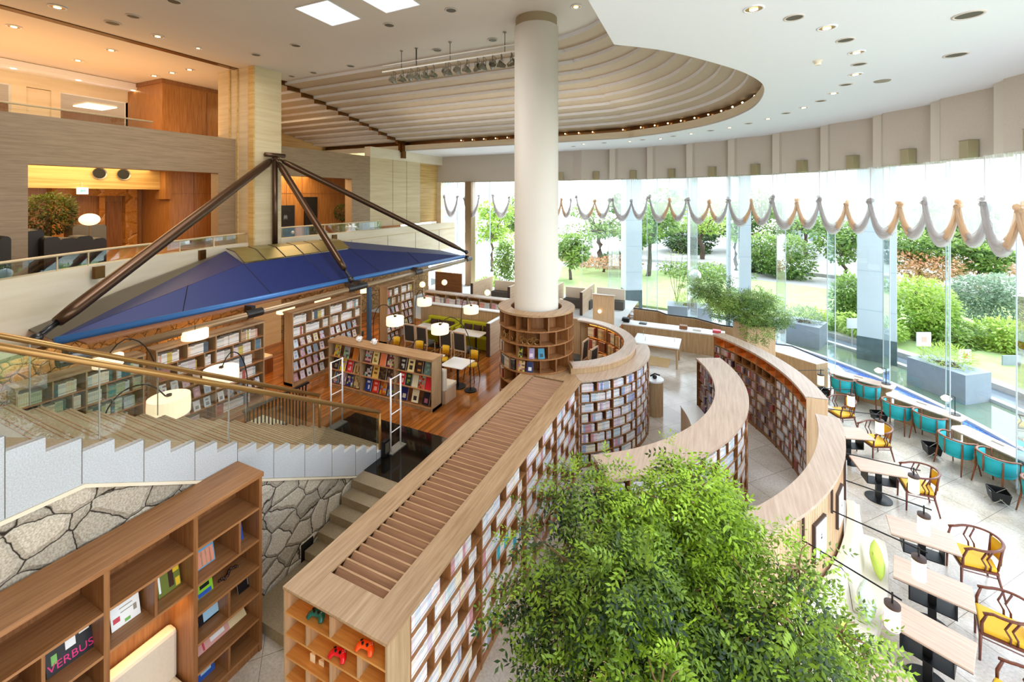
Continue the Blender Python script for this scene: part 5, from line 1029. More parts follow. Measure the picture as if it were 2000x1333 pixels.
o = mb.build('shelved_books', 'book_print'); tag(o, 'thousands of small paperbacks and manga volumes filling the bookcases of the hall', 'books', kind='stuff')
# ------------------------------------------------------------ stair railings, gates, fence
def stair_rail(name, label, x, y0, y1, zoff, posts, gate_post=True):
    t = thing(name, label, 'railing', (x, y1, F1)); zt = lambda y: F1+(8.4-y)*0.5373+0.18
    hr = lambda y: 2.13+(8.25-y)*0.5687
    MB().tube([(x, y0, hr(y0)), (x, y1, hr(y1))], 0.045, 12).tube([(x, y1, hr(y1)+0.0), (x, y1+0.02, F1+0.02)], 0.035, 10).build('handrail', 'brass', t, smooth=True)
    for a, b in zip(posts[:-1], posts[1:]):
        MB().add([(x, a+0.01, zt(a)-0.02), (x, b-0.01, zt(b)-0.02), (x, b-0.01, hr(b)-0.06), (x, a+0.01, hr(a)-0.06)], [(0, 1, 2, 3)]).build('glass_panel', 'glass_rail', t, sol=0.012)
    for a in posts[1:-1]: MB().tube([(x, a, zt(a)-0.02), (x, a, hr(a)-0.03)], 0.009, 5).build('edge_post', 'silver_item', t)
    return t
stair_rail('stair_railing', 'near glass railing of the grand staircase with a brass handrail', -7.45, -0.5, 8.22, 0, [-0.5, 1.2, 2.9, 4.6, 6.3, 8.15])
stair_rail('stair_railing', 'far glass railing of the grand staircase with a brass handrail', -9.6, -0.5, 8.3, 0, [-0.5, 1.2, 2.9, 4.6, 6.3, 8.2])
def gate(x, y0, y1, label):
    t = thing('security_gate', label, 'security gate', (x, y0, F1))
    for y in (y0, y1): MB().tube([(x, y, F1+0.03), (x, y, F1+1.85)], 0.022, 8).build('post', 'white_gloss', t, smooth=True)
    mb = MB()
    for h in (0.5, 0.95, 1.4, 1.83): mb.tube([(x, y0, F1+h), (x, y1, F1+h)], 0.012, 6)
    mb.build('crossbars', 'white_gloss', t); MB().box(x-0.12, x+0.12, y0-0.08, y1+0.08, F1+0.016, F1+0.045).build('base_plate', 'steel_dark' if 0 else 'silver_item', t)
gate(-7.3, 8.45, 8.82, 'white ladder shaped security gate at the foot of the near stair railing')
gate(-9.5, 8.6, 9.0, 'white ladder shaped security gate at the foot of the far stair railing')
t = thing('gate_controller', 'small black box standing beside the near security gate', 'box', (-7.2, 8.3, F1)); MB().box(-7.38, -7.28, 8.2, 8.4, F1+0.016, F1+0.4).build('case', 'black_metal', t, bevel=0.01); MB().box(-7.28, -7.275, 8.23, 8.37, F1+0.1, F1+0.35).build('face_plate', 'vent_dark', t)
t = thing('slat_fence', 'black metal slat fence beyond the staircase', 'fence', (-10.3, 8, F1))
for i in range(18): MB().box(-10.32, -10.29, 6.75+i*0.1, 6.775+i*0.1, F1+0.02, F1+1.15).build('slat', 'black_metal', t)
MB().box(-10.34, -10.27, 6.7, 8.55, F1+1.15, F1+1.2).build('top_rail', 'black_metal', t)
struct(MB().box(-11.3, -10.4, 5.0, 7.9, F1+0.01, F1+0.35), 'trim_void_kerb', 'travertine_pale')
# ------------------------------------------------------------ cafe furniture on the lower floor
def tub_chair(label, grp):
    t = thing('tub_chair', label, 'chair', (0, 0, 0), grp, local=True)    # faces +x
    MB().lathe([(0.0, 0.40), (0.29, 0.40), (0.31, 0.44), (0.3, 0.5), (0.0, 0.52)], (0.02, 0, 0), 20).build('seat', 'teal_fabric', t, smooth=True)
    a0, a1 = math.radians(82), math.radians(278)
    MB().lathe([(0.30, 0.47), (0.335, 0.49), (0.355, 0.82), (0.31, 0.83), (0.30, 0.47)], (0.02, 0, 0), 26, a0, a1).build('back_shell', 'teal_fabric', t, smooth=True)
    pts = [(0.02+0.35*math.cos(a0+(a1-a0)*i/22), 0.35*math.sin(a0+(a1-a0)*i/22), 0.845+0.02*math.sin(PI*i/22)) for i in range(23)]
    pts = [(0.2, 0.33, 0.80)]+pts+[(0.2, -0.33, 0.80)]
    MB().tube(pts, 0.028, 8, flat=0.7).build('top_rail', 'chair_brown', t, smooth=True)
    for a in (120, 240, 180): 
        x, y = 0.02+0.36*math.cos(math.radians(a)), 0.36*math.sin(math.radians(a))
        if a == 180: MB().tube([(x, y, 0.84), (x-0.01, y, 0.45)], 0.018, 6).build('back_stile', 'chair_brown', t, smooth=True)
    for sx, sy in ((1, 1), (1, -1), (-1, 1), (-1, -1)):
        x, y = (0.22 if sx > 0 else -0.2), 0.29*sy; top = 0.82
        MB().tube([(x, y*1.05, top), (x, y, 0.42), (x+0.07*sx, y*1.12, 0.0)], [0.018, 0.022, 0.014], 8).build('leg', 'chair_brown', t, smooth=True)
    return t
tc = [((4.12, 19.3), 64), ((4.76, 19.08), 60), ((5.18, 17.72), 47), ((5.78, 17.2), 42), ((5.9, 15.85), 30), ((6.42, 15.2), 27), ((6.75, 14.1), 12)]
far = 'from the far end of the window desks'
pr = tub_chair('teal tub chair with brown wooden rail, first %s' % far, 'teal tub chairs at the window desks')
for i, (p, a) in enumerate(tc):
    lb = 'teal tub chair with brown wooden rail, %s %s' % (ORD[i], far)
    if i == 0: pr.location = (p[0], p[1], 0); pr.rotation_euler = (0, 0, math.radians(a)); pr.scale = (1.05, 1.05, 1.03)
    else: dup(pr, (p[0], p[1], 0), math.radians(a), lb, scale=(1.05, 1.05, 1.03))
def desk(P, label, n=0):
    # P: front edge from a to b; depth outwards
    a, b = Vector((*P[0], 0)), Vector((*P[1], 0)); u = (b-a).normalized(); nn = Vector((-u.y, u.x, 0)); L = (b-a).length
    if (nn.x+nn.y) < 0: nn = -nn
    t = thing('window_desk', label, 'desk', ((a.x+b.x)/2, (a.y+b.y)/2, 0), 'window desks')
    P4 = [a+u*0.1, a+u*(L-0.02), b+nn*0.08, b+nn*0.5, a+nn*0.62, a+u*-0.02+nn*0.2]
    MB().prism([(q.x, q.y) for q in P4], 0.79, 0.83).build('desk_top', 'table_wood', t, bevel=0.008)
    q = [a+nn*0.34+u*0.15, b+nn*0.3-u*0.1, b+nn*0.38-u*0.1, a+nn*0.42+u*0.15]
    MB().prism([(v.x, v.y) for v in q], 0.0, 0.79).build('modesty_panel', 'wood_z', t)
    m_ = a+u*(L*0.45)+nn*0.36
    MB().obox((m_.x, m_.y, 0.832), (0.26, 0.06, 0.006), rz=math.atan2(u.y, u.x)).build('socket_strip', 'vent_dark', t)
    l = a+u*(L*0.86)+nn*0.4
    k_ = thing('desk_lamp', 'black desk lamp with glowing hexagonal head on the %s' % label.split(',')[0], 'lamp', (l.x, l.y, 0.83), 'desk lamps at the windows')
    k_['label'] = ('black stemmed desk lamp with a glowing head, ' + ['on the farthest window desk', 'on the middle window desk', 'on the nearest window desk', 'on the end desk'][n])
    MB().cyl((l.x, l.y), 0.13, 0.832, 0.845, 20).build('base', 'black_metal', k_); MB().tube([(l.x, l.y, 0.84), (l.x, l.y, 1.36)], 0.012, 6).tube([(l.x, l.y, 1.36), (l.x-u.x*0.2, l.y-u.y*0.2, 1.36)], 0.01, 6).build('stem', 'black_metal', k_)
    MB().lathe([(0, 1.3), (0.05, 1.32), (0.14, 1.24), (0.1, 1.17), (0, 1.16)], (l.x-u.x*0.2, l.y-u.y*0.2, 0), 6).build('shade', 'lamp_glow_top', k_)
desk(((3.75, 19.75), (5.45, 18.95)), 'farthest wooden window desk with a rounded corner, by the blue mosaic channel', 0)
desk(((5.0, 18.35), (6.45, 17.1)), 'middle wooden window desk behind the third and fourth teal chairs', 1)
desk(((5.95, 16.55), (7.1, 14.85)), 'near wooden window desk behind the fifth and sixth teal chairs', 2)
t = thing('window_desk', 'rounded desk end at the right picture edge by the last teal chair', 'desk', (7.2, 14.2, 0)); MB().lathe([(0, 0.79), (0.42, 0.79), (0.42, 0.83), (0, 0.83)], (7.15, 14.25, 0), 24).prism([(7.1, 13.8), (7.6, 12.8), (8.1, 13.2), (7.5, 14.5)], 0.79, 0.83).build('desk_top', 'table_wood', t); MB().cyl((7.3, 14.0), 0.05, 0, 0.79).build('leg', 'black_metal', t)
def basket(x, y, a, label, z=0.0):
    t = thing('luggage_basket', label, 'basket', (x, y, z), 'black luggage baskets', local=True, rz=a)
    mb = MB()
    for sy in (-1, 1):
        mb.tube([(-0.2, 0.15*sy, 0.0), (0.2, 0.15*sy, 0.36)], 0.008, 5).tube([(0.2, 0.15*sy, 0.0), (-0.2, 0.15*sy, 0.36)], 0.008, 5)
    mb.build('cross_legs', 'silver_item', t); MB().lathe([(0.2, 0.1), (0.25, 0.34), (0.24, 0.34), (0.19, 0.11), (0, 0.1)], (0, 0, 0), 4, PI/4, PI/4+2*PI).build('basket', 'black_metal', t)
    return t
for i, (q, lb) in enumerate([((1607, 778), 'beside the farthest teal chair'), ((1716, 826), 'between the second and third teal chairs'), ((1820, 892), 'between the fourth and fifth teal chairs'), ((1950, 985), 'beside the last teal chair')]):
    p = G(*q, 0); basket(p.x, p.y, 0.5-0.2*i, 'black folding luggage basket on the floor %s' % lb)
# gold armchairs with curved rail (faces +x locally)
def arm_chair(label, grp):
    t = thing('cafe_armchair', label, 'chair', (0, 0, 0), grp, local=True)
    MB().prism([(0.27, 0.27), (0.27, -0.27), (-0.2, -0.24), (-0.24, 0), (-0.2, 0.24)], 0.44, 0.51).build('seat', 'gold_fabric', t, bevel=0.02)
    MB().prism([(0.285, 0.285), (0.285, -0.285), (-0.22, -0.26), (-0.26, 0), (-0.22, 0.26)], 0.405, 0.445).build('seat_frame', 'chair_wood', t)
    pts = []
    for i in range(25):
        a = math.radians(62+236*i/24); pts.append((-0.02+0.33*math.cos(a), 0.33*math.sin(a), 0.80+0.09*math.sin(PI*i/24)))
    pts = [(0.24, 0.30, 0.76)]+pts+[(0.24, -0.30, 0.76)]
    MB().tube(pts, 0.026, 8, flat=0.65).build('arm_rail', 'chair_wood', t, smooth=True)
    MB().lathe([(0.31, 0.53), (0.335, 0.84), (0.315, 0.84), (0.29, 0.53), (0.31, 0.53)], (-0.02, 0, 0), 10, math.radians(148), math.radians(212)).build('backrest', 'gold_fabric', t, smooth=True)
    for a in (146, 214):
        c_, s_ = math.cos(math.radians(a)), math.sin(math.radians(a)); MB().tube([(-0.02+0.27*c_, 0.27*s_, 0.43), (-0.02+0.33*c_, 0.33*s_, 0.86)], 0.02, 6).build('back_stile', 'chair_wood', t, smooth=True)
    for sy in (1, -1):
        for a in (97, 112):
            c_, s_ = math.cos(math.radians(a)), math.sin(math.radians(a))*sy
            MB().tube([(-0.0+0.28*c_, 0.27*s_, 0.44), (-0.0+0.28*c_, 0.30*s_, 0.55), (0.06+0.30*c_, 0.31*s_, 0.66), (0.0+0.32*c_, 0.325*s_, 0.83)], 0.014, 6).build('spindle', 'chair_wood', t, smooth=True)
        MB().tube([(0.25, 0.27*sy, 0.42), (0.25, 0.28*sy, 0.6), (0.2, 0.3*sy, 0.77)], [0.022, 0.02, 0.016], 6).build('arm_post', 'chair_wood', t, smooth=True)
        MB().tube([(0.26, 0.265*sy, 0.43), (0.27, 0.27*sy, 0.0)], [0.022, 0.015], 8).build('leg', 'chair_wood', t, smooth=True)
        MB().tube([(-0.2, 0.23*sy, 0.43), (-0.29, 0.27*sy, 0.0)], [0.022, 0.015], 8).build('leg', 'chair_wood', t, smooth=True)
        MB().tube([(0.25, 0.265*sy, 0.36), (-0.2, 0.235*sy, 0.34)], 0.01, 5).build('stretcher', 'chair_wood', t)
    return t
ga = [29, 19.5, 7.2, -6.3, -16.4, -25.6]; gr_ = [9.85, 9.62, 9.42, 9.52, 9.55, 9.65]
pr = None
for i, (a, r) in enumerate(zip(ga, gr_)):
    lb = 'golden armchair with a bowed dark rail, %s chair from the far end of its row' % ORD[i]; p = pol(COL, r, a, 0)
    if pr is None: pr = arm_chair(lb, 'golden armchairs at the cafe tables'); pr.location = p; pr.rotation_euler = (0, 0, math.radians(a+180)); pr.scale = (1.08, 1.08, 1.04)
    else: dup(pr, p, math.radians(a+180+[0, 4, -8, 6, 0, -6][i]), lb, scale=(1.08, 1.08, 1.04))
def cafe_table(label):
    t = thing('cafe_table', label, 'table', (0, 0, 0), 'wooden cafe tables along the curved sofa', local=True)
    MB().box(-0.5, 0.5, -0.31, 0.31, 0.765, 0.8).build('table_top', 'table_wood', t, bevel=0.006); MB().box(-0.495, 0.495, -0.305, 0.305, 0.755, 0.767).build('edge_band', 'frame_brown', t)
    MB().box(-0.055, 0.055, -0.04, 0.04, 0.03, 0.76).build('pedestal', 'black_metal', t); MB().lathe([(0, 0.0), (0.27, 0.0), (0.27, 0.015), (0.06, 0.035), (0, 0.035)], (0, 0, 0), 32).build('base', 'black_metal', t, smooth=False)
    MB().box(-0.3, 0.3, -0.17, 0.17, 0.42, 0.44).box(-0.3, -0.28, -0.17, 0.17, 0.44, 0.76).box(0.28, 0.3, -0.17, 0.17, 0.44, 0.76).build('bag_shelf', 'black_metal', t)
    return t
pr = None
for i, (a, r) in enumerate(zip([28.5, 17.8, 7.4, -8.1, -16.9, -25.0, -34.0], [8.8, 8.75, 8.66, 8.72, 8.72, 8.72, 8.72])):
    lb = 'rectangular wooden pedestal table, %s from the far end of the cafe row' % ORD[i]; p = pol(COL, r, a, 0)
    if pr is None: pr = cafe_table(lb); pr.location = p; pr.rotation_euler = (0, 0, math.radians(a))
    else: dup(pr, p, math.radians(a), lb)
# curved sofa outside the partition
sf = thing('curved_sofa', 'long curved cream sofa against the pale curved partition', 'sofa', pol(COL, 7.8, -25, 0))
MB().ring(COL, 7.56, 8.1, -60, -9, 0.0, 0.3, 48).build('plinth', 'frame_beech', sf)
for a0, a1 in ((-60, -43), (-42.8, -25.6), (-25.4, -9)):
    MB().ring(COL, 7.62, 8.16, a0, a1, 0.3, 0.5, 20).build('seat_cushion', 'cream_leather', sf, bevel=0.03)
    MB().lathe([(7.53, 0.48), (7.82, 0.48), (7.74, 1.02), (7.66, 1.1), (7.53, 1.08), (7.53, 0.48)], (*COL, 0), 20, math.radians(a0), math.radians(a1)).caps(COL, 7.53, 7.76, a0, a1, 0.48, 1.06).build('back_cushion', 'cream_leather', sf, smooth=False, bevel=0.01)
def cushion(p, rz, mat, label, tilt=0.25, sz=0.22):
    t = MB(); n = 10; vs = []; 
    for sgn in (1, -1):
        for i in range(n+1):
            for j in range(n+1):
                u, v = 2*i/n-1, 2*j/n-1; th_ = 0.085*(max(0, 1-u**4)*max(0, 1-v**4))**0.6; c_ = 1-0.10*(u*u*v*v) if 0 else 1+0.0
                x, y, z = sgn*th_, u*sz*(1-0.06*(1-v*v)), v*sz*(1-0.06*(1-u*u)); vs.append((x+z*-tilt, y, z))
    fs = []
    for s_ in (0, 1):
        o_ = s_*(n+1)**2
        for i in range(n):
            for j in range(n): a = o_+i*(n+1)+j; fs.append((a, a+n+1, a+n+2, a+1))
    t.add(vs, fs); o = t.build('cushion', mat, None, smooth=True); o.location = p; o.rotation_euler = (0, 0, rz); tag(o, label, 'cushion', None); return o
for (a, mat, lb) in ((-17.2, 'lime_fabric', 'lime green cushion at the far part of the curved sofa'), (-25.6, 'sage_fabric', 'pale sage patterned cushion in the middle of the curved sofa'), (-33.5, 'lime_fabric', 'lime green cushion at the near part of the curved sofa by the tree')):
    cushion(pol(COL, 8.0, a, 0.79), math.radians(a), mat, lb)
# wall mounted swing-arm lanterns and pictures on the partition
def wall_lamp(a, rl, label, r0=7.5, z1=1.98, aw=None):
    aw = a if aw is None else aw
    b = pol(COL, r0+0.02, aw, 0); e = pol(COL, rl, a, 0); t = thing('wall_lamp', label, 'lamp', (b.x, b.y, 2.05), 'swing arm lanterns over the cafe tables')
    MB().obox((b.x, b.y, 2.14), (0.03, 0.035, 0.4), rz=math.radians(aw)).build('wall_plate', 'frame_brown', t)
    x = e+(e-b).normalized()*0.1
    MB().tube([(b.x, b.y, z1), (x.x, x.y, z1)], 0.011, 6).build('arm', 'black_metal', t); MB().tube([(e.x, e.y, z1+0.03), (e.x, e.y, z1-0.14)], 0.012, 6).build('hook', 'black_metal', t)
    MB().lathe([(0, z1-0.11), (0.09, z1-0.12), (0.09, z1-0.16), (0, z1-0.16)], (e.x, e.y, 0), 24).build('cap', 'frame_brown', t)
    MB().lathe([(0, z1-0.45), (0.085, z1-0.45), (0.085, z1-0.16), (0, z1-0.16)], (e.x, e.y, 0), 24).build('lamp_shade', 'lamp_glow_top', t, smooth=False)
for i, (a, aw) in enumerate([(-33.8, -34), (-25.0, -25.3), (-16.4, -16.4), (-7.5, -8)]):
    wall_lamp(a, 8.62, 'glowing cylinder lantern on a long black arm, %s from the near end' % ORD[i], aw=aw)
for i, (q, ln) in enumerate([((1603, 741), 0), ((1662, 781), 1), ((1718, 833), 2)]):
    p = G(q[0], q[1], 1.7); a = math.degrees(math.atan2(p.y-COL[1], p.x-COL[0])); rl = math.hypot(p.x-COL[0], p.y-COL[1]); wall_lamp(a, rl, 'glowing cylinder lantern on an arm off the tall arc bookcase, %s from the far end' % ORD[i], r0=7.52, aw=min(a, 45))
def picture(a0, label):
    c_ = pol(COL, 7.5, a0, 1.75); t = thing('framed_picture', label, 'picture', (c_.x, c_.y, c_.z)); rz = math.radians(a0)
    MB().obox(c_, (0.05, 0.46, 0.62), rz=rz).build('frame', 'frame_brown', t); e = pol(COL, 7.53, a0, 1.75); pr_ = MB().obox(e, (0.01, 0.4, 0.56), rz=rz).build('print', 'paper_white', t)
    mb = MB(); e = pol(COL, 7.537, a0, 1.78); mb.obox(e, (0.004, 0.05, 0.03), rz=rz).obox(e+Vector((0, 0, 0.05)), (0.004, 0.02, 0.03), rz=rz); sub_build(mb, 'drawing', 'ink', pr_)
picture(-29.4, 'dark framed white picture on the curved partition, nearer the tree'); picture(-20.5, 'dark framed white picture on the curved partition, farther from the tree')
picture(-12.5, 'dark framed picture seen edge on at the far part of the partition')
# ------------------------------------------------------------ reading lounge
def small_chair(label):
    t = thing('bistro_chair', label, 'chair', (0, 0, 0), 'yellow backed bistro chairs', local=True)   # faces +x
    MB().lathe([(0, 0.46), (0.22, 0.46), (0.22, 0.51), (0, 0.52)], (0, 0, 0), 18).build('seat', 'gold_fabric', t, smooth=True)
    MB(lambda x, y, z: (x, y, z)).lathe([(0.24, 0.62), (0.25, 0.92), (0.23, 0.92), (0.22, 0.62), (0.24, 0.62)], (0, 0, 0), 10, math.radians(135), math.radians(225)).build('backrest', 'gold_fabric', t, smooth=True)
    pts = [(0.25*math.cos(math.radians(a)), 0.25*math.sin(math.radians(a)), z) for a, z in ((95, 0.68), (110, 0.8), (130, 0.93), (160, 0.97), (180, 0.98), (200, 0.97), (230, 0.93), (250, 0.8), (265, 0.68))]
    MB().tube([(0.0, 0.21, 0.45)]+pts+[(0.0, -0.21, 0.45)], 0.014, 6).build('back_hoop', 'black_metal', t, smooth=True)
    for sx in (1, -1):
        for sy in (1, -1): MB().tube([(0.17*sx, 0.16*sy, 0.46), (0.22*sx, 0.21*sy, 0.0)], 0.014, 6).build('leg', 'black_metal', t)
    return t
pr = None; wt = ['first', 'second', 'third', 'fourth']
for i, x in enumerate((-11.2, -10.1, -8.95, -7.75)):
    lb = 'yellow backed bistro chair behind the display bookcase, %s from the left' % wt[i]
    if pr is None: pr = small_chair(lb); pr.location = (x, 13.15, F1); pr.rotation_euler = (0, 0, -PI/2)
    else: dup(pr, (x, 13.15, F1), -PI/2+[0, 0.1, -0.1, 0.05][i], lb)
def bistro_table(label):
    t = thing('bistro_table', label, 'table', (0, 0, 0), 'small white square tables', local=True)
    MB().box(-0.42, 0.42, -0.42, 0.42, 0.77, 0.8).build('table_top', 'marble_white', t, bevel=0.005); MB().tube([(0, 0, 0.02), (0, 0, 0.77)], 0.04, 10).build('pedestal', 'black_metal', t); MB().cyl((0, 0), 0.27, 0, 0.025).build('base', 'black_metal', t); return t
pr = None
for i, x in enumerate((-11.45, -10.25, -9.05, -7.85)):
    lb = 'small white square table by the cream bench, %s from the left' % wt[i]
    if pr is None: pr = bistro_table(lb); pr.location = (x, 12.4, F1)
    else: dup(pr, (x, 12.4, F1), 0, lb)
t = thing('cream_bench', 'cream upholstered bench backing onto the display bookcase', 'bench', (-9.8, 11.5, F1))
MB().box(-12.0, -7.5, 11.15, 11.75, F1, F1+0.38).build('plinth', 'frame_beech', t); MB().box(-12.0, -7.5, 11.2, 11.8, F1+0.38, F1+0.5).build('seat_cushion', 'cream_fabric', t, bevel=0.03)
for i in range(4): MB().prism([(-12.0+i*1.125, 11.1), (-10.9+i*1.125, 11.1), (-10.9+i*1.125, 11.28), (-12.0+i*1.125, 11.28)], F1+0.4, F1+1.05).build('back_cushion', 'cream_fabric', t, bevel=0.03)
def big_table(x, label):
    t = thing('marble_table', label, 'table', (x, 15.35, F1), 'white marble lounge tables'); MB().box(x-0.7, x+0.7, 15.0, 15.7, F1+0.77, F1+0.8).build('table_top', 'marble_white', t, bevel=0.005)
    for s_ in (-0.35, 0.35): MB().tube([(x+s_, 15.35, F1+0.02), (x+s_, 15.35, F1+0.77)], 0.035, 8).build('leg', 'black_metal', t)
    MB().box(x-0.45, x+0.45, 15.15, 15.55, F1, F1+0.02).build('base', 'black_metal', t)
big_table(-11.0, 'white marble table in front of the left yellow sofa'); big_table(-9.2, 'white marble table in front of the right yellow sofa')
def high_chair(label):
    t = thing('high_back_chair', label, 'chair', (0, 0, 0), 'grey high backed chairs at the marble tables', local=True)   # faces +y, back at -y
    MB().box(-0.25, 0.25, -0.22, 0.26, 0.40, 0.52).build('seat', 'grey_fabric', t, bevel=0.03); MB().obox((0, -0.27, 0.82), (0.46, 0.07, 0.62), rx=0.08).build('backrest', 'charcoal_fabric', t, bevel=0.02)
    mb = MB(); mb.obox((-0.26, -0.28, 0.80), (0.045, 0.05, 0.74), rx=0.08).obox((0.26, -0.28, 0.80), (0.045, 0.05, 0.74), rx=0.08).obox((0, -0.31, 1.16), (0.56, 0.05, 0.045), rx=0.08).obox((0, -0.25, 0.46), (0.56, 0.05, 0.045)).build('back_frame', 'frame_beech', t)
    for sx in (1, -1):
        MB().tube([(0.25*sx, 0.23, 0.42), (0.25*sx, 0.25, 0)], 0.02, 6).build('leg', 'frame_beech', t); MB().tube([(0.25*sx, -0.25, 0.45), (0.25*sx, -0.31, 0)], 0.02, 6).build('leg', 'frame_beech', t)
        MB().tube([(0.26*sx, 0.24, 0.14), (0.26*sx, -0.29, 0.14)], 0.012, 5).build('stretcher', 'frame_beech', t)
    return t
pr = None
for i, (x, y, a, lb) in enumerate([(-11.3, 14.5, 0, 'dark grey high backed chair at the left marble table, left one'), (-10.65, 14.45, -0.05, 'dark grey high backed chair at the left marble table, right one'), (-9.55, 14.5, 0, 'dark grey high backed chair at the right marble table, left one'), (-8.88, 14.45, -0.05, 'dark grey high backed chair at the right marble table, right one'),
                               (-4.1, 14.75, PI/2-0.2, 'charcoal high backed chair in the round booth, right one'), (-4.6, 15.4, PI/2-0.1, 'charcoal high backed chair in the round booth, left one')]):
    if pr is None: pr = high_chair(lb); pr.location = (x, y, F1)
    else: dup(pr, (x, y, F1), a, lb)
def sofa(x0, x1, label):
    t = thing('yellow_sofa', label, 'sofa', ((x0+x1)/2, 16.1, F1), 'yellow green lounge sofas')
    MB().box(x0, x1, 15.75, 16.5, F1, F1+0.45).build('seat', 'yellow_fabric', t, bevel=0.03); MB().box(x0, x1, 16.3, 16.5, F1+0.45, F1+0.95).build('backrest', 'yellow_fabric', t, bevel=0.03)
    for x in (x0, x1-0.16): MB().box(x, x+0.16, 15.8, 16.35, F1+0.45, F1+0.78).build('armrest', 'yellow_fabric', t, bevel=0.03)
    n = 3; w_ = (x1-x0-0.36)/n
    for i in range(n):
        o = cushion((x0+0.18+w_*(i+0.5), 16.2, F1+0.66), -PI/2, 'brown_fabric', 'dark brown cushion on the %s, %s from the left' % ('left yellow sofa' if 'left' in label else 'right yellow sofa', ORD[i]), sz=0.2)
sofa(-11.9, -10.25, 'yellow green sofa on the left in the lounge'); sofa(-10.15, -8.4, 'yellow green sofa on the right in the lounge')
t = thing('lounge_partition', 'wooden partition with a white ledge behind the yellow sofas', 'partition', (-10.5, 16.65, F1)); MB().box(-12.5, -8.25, 16.55, 16.75, F1, 2.46).build('panel', 'wood_z', t); MB().box(-12.55, -8.2, 16.5, 16.8, 2.46, 2.5).build('ledge', 'white_gloss', t)
t = thing('end_screen', 'wooden screen closing the right end of the yellow sofas', 'screen', (-8.2, 16, F1)); MB().box(-8.26, -8.14, 15.2, 16.9, F1, 2.36).build('panel', 'oak_pale_y', t); MB().box(-8.28, -8.12, 15.16, 15.2, F1, 2.37).build('edge', 'frame_brown', t); MB().box(-8.28, -8.12, 15.2, 16.9, 2.36, 2.39).build('cap', 'white_gloss', t)
def arc_lamp(base, shade, r, h, label, zf=F1, name='arc_lamp'):
    b = Vector((*base, zf)); s_ = Vector(shade); t = thing(name, label, 'lamp', b)
    MB().lathe([(0, 0), (0.2, 0), (0.2, 0.03), (0, 0.04)], b, 24).build('base', 'black_metal', t)
    pts = [b+Vector((0, 0, 0.03))]; top = s_.z+0.42
    for i in range(15):
        a = i/14; m = b.lerp(Vector((s_.x, s_.y, 0)), max(0, (a-0.35)/0.65)**1.6 if a > 0.35 else 0); z = zf+(top-zf)*math.sin(min(1, a*1.15)*PI/2) if a < 0.87 else top-(a-0.87)*2.4*0.6
        pts.append(Vector((m.x, m.y, z)))
    pts[-1] = Vector((s_.x, s_.y, s_.z+0.12)); MB().tube(pts, 0.014, 6).build('arm', 'black_metal', t, smooth=True)
    MB().lathe([(0, -h/2), (r, -h/2), (r*1.02, 0), (r, h/2), (0.03, h/2)], s_, 28).build('lamp_shade', 'lamp_glow', t, smooth=False); MB().lathe([(0, h/2+0.01), (0.05, h/2+0.01), (0.05, h/2+0.05), (0, h/2+0.06)], s_, 10).build('fitting', 'black_metal', t)
arc_lamp((-7.3, 12.3), atd(859.5, 643, 14.5), 0.29, 0.26, 'black arc floor lamp with white drum shade beside the right hand bistro table')
arc_lamp((-12.0, 12.9), atd(771.6, 627, 15.3), 0.3, 0.27, 'black arc floor lamp with white drum shade near the left bistro tables')
arc_lamp((-12.1, 15.6), atd(829, 590, 18.4), 0.3, 0.27, 'black arc floor lamp with white drum shade over the left marble table')
arc_lamp((-9.95, 16.0), atd(920, 605, 17.6), 0.3, 0.27, 'black arc floor lamp with white drum shade over the right marble table')
arc_lamp((-11.5, 4.5), atd(330, 792, 8.9), 0.36, 0.36, 'arc floor lamp with a large cream drum shade, seen through the stair railing', zf=F1)
arc_lamp((-11.2, 7.4), atd(432, 731, 10.6), 0.37, 0.28, 'arc floor lamp with cream drum shade in front of the second tall bookcase')
arc_lamp((-12.3, 5.9), atd(211, 705, 9.9), 0.27, 0.22, 'small cream drum lamp under the lower end of the canopy')
for i, (q, d, r) in enumerate([((558, 605), 15.6, 0.3), ((630, 585), 17.1, 0.29), ((710, 566), 19.0, 0.28), ((381, 653), 11.6, 0.3)]):
    p = atd(q[0], q[1], d); t = thing('pendant_lamp', 'cream drum pendant under the canopy edge, ' + ['behind the third tall bookcase', 'above the third tall bookcase', 'between the third and fourth tall bookcases', 'above the second tall bookcase'][i], 'lamp', p)
    MB().lathe([(0, -0.11), (r, -0.11), (r, 0.11), (0, 0.11)], p, 24).build('lamp_shade', 'lamp_glow_top', t); MB().tube([p+Vector((0, 0, 0.1)), (p.x, p.y, 3.98)], 0.008, 5).build('cord', 'black_metal', t)
for (x, y, c0, lb) in ((-10.7, 10.85, 'white_gloss', 'white spiky paper ornament on top of the display bookcase, left one'), (-10.05, 10.85, 'white_gloss', 'white paper ornament on top of the display bookcase, right one')):
    mb = MB(); R9 = random.Random(int(x*10))
    for i in range(26):
        a, b = R9.uniform(0, 6.28), R9.uniform(0.1, 1.5); d = Vector((math.cos(a)*math.cos(b), math.sin(a)*math.cos(b), math.sin(b))); mb.tube([Vector((x, y, 2.62)), Vector((x, y, 2.68))+d*0.13], [0.03, 0.008], 5)
    mb.sphere((x, y, 2.69), 0.09, 10, 6); tag(mb.build('paper_ornament', c0), lb, 'ornament')
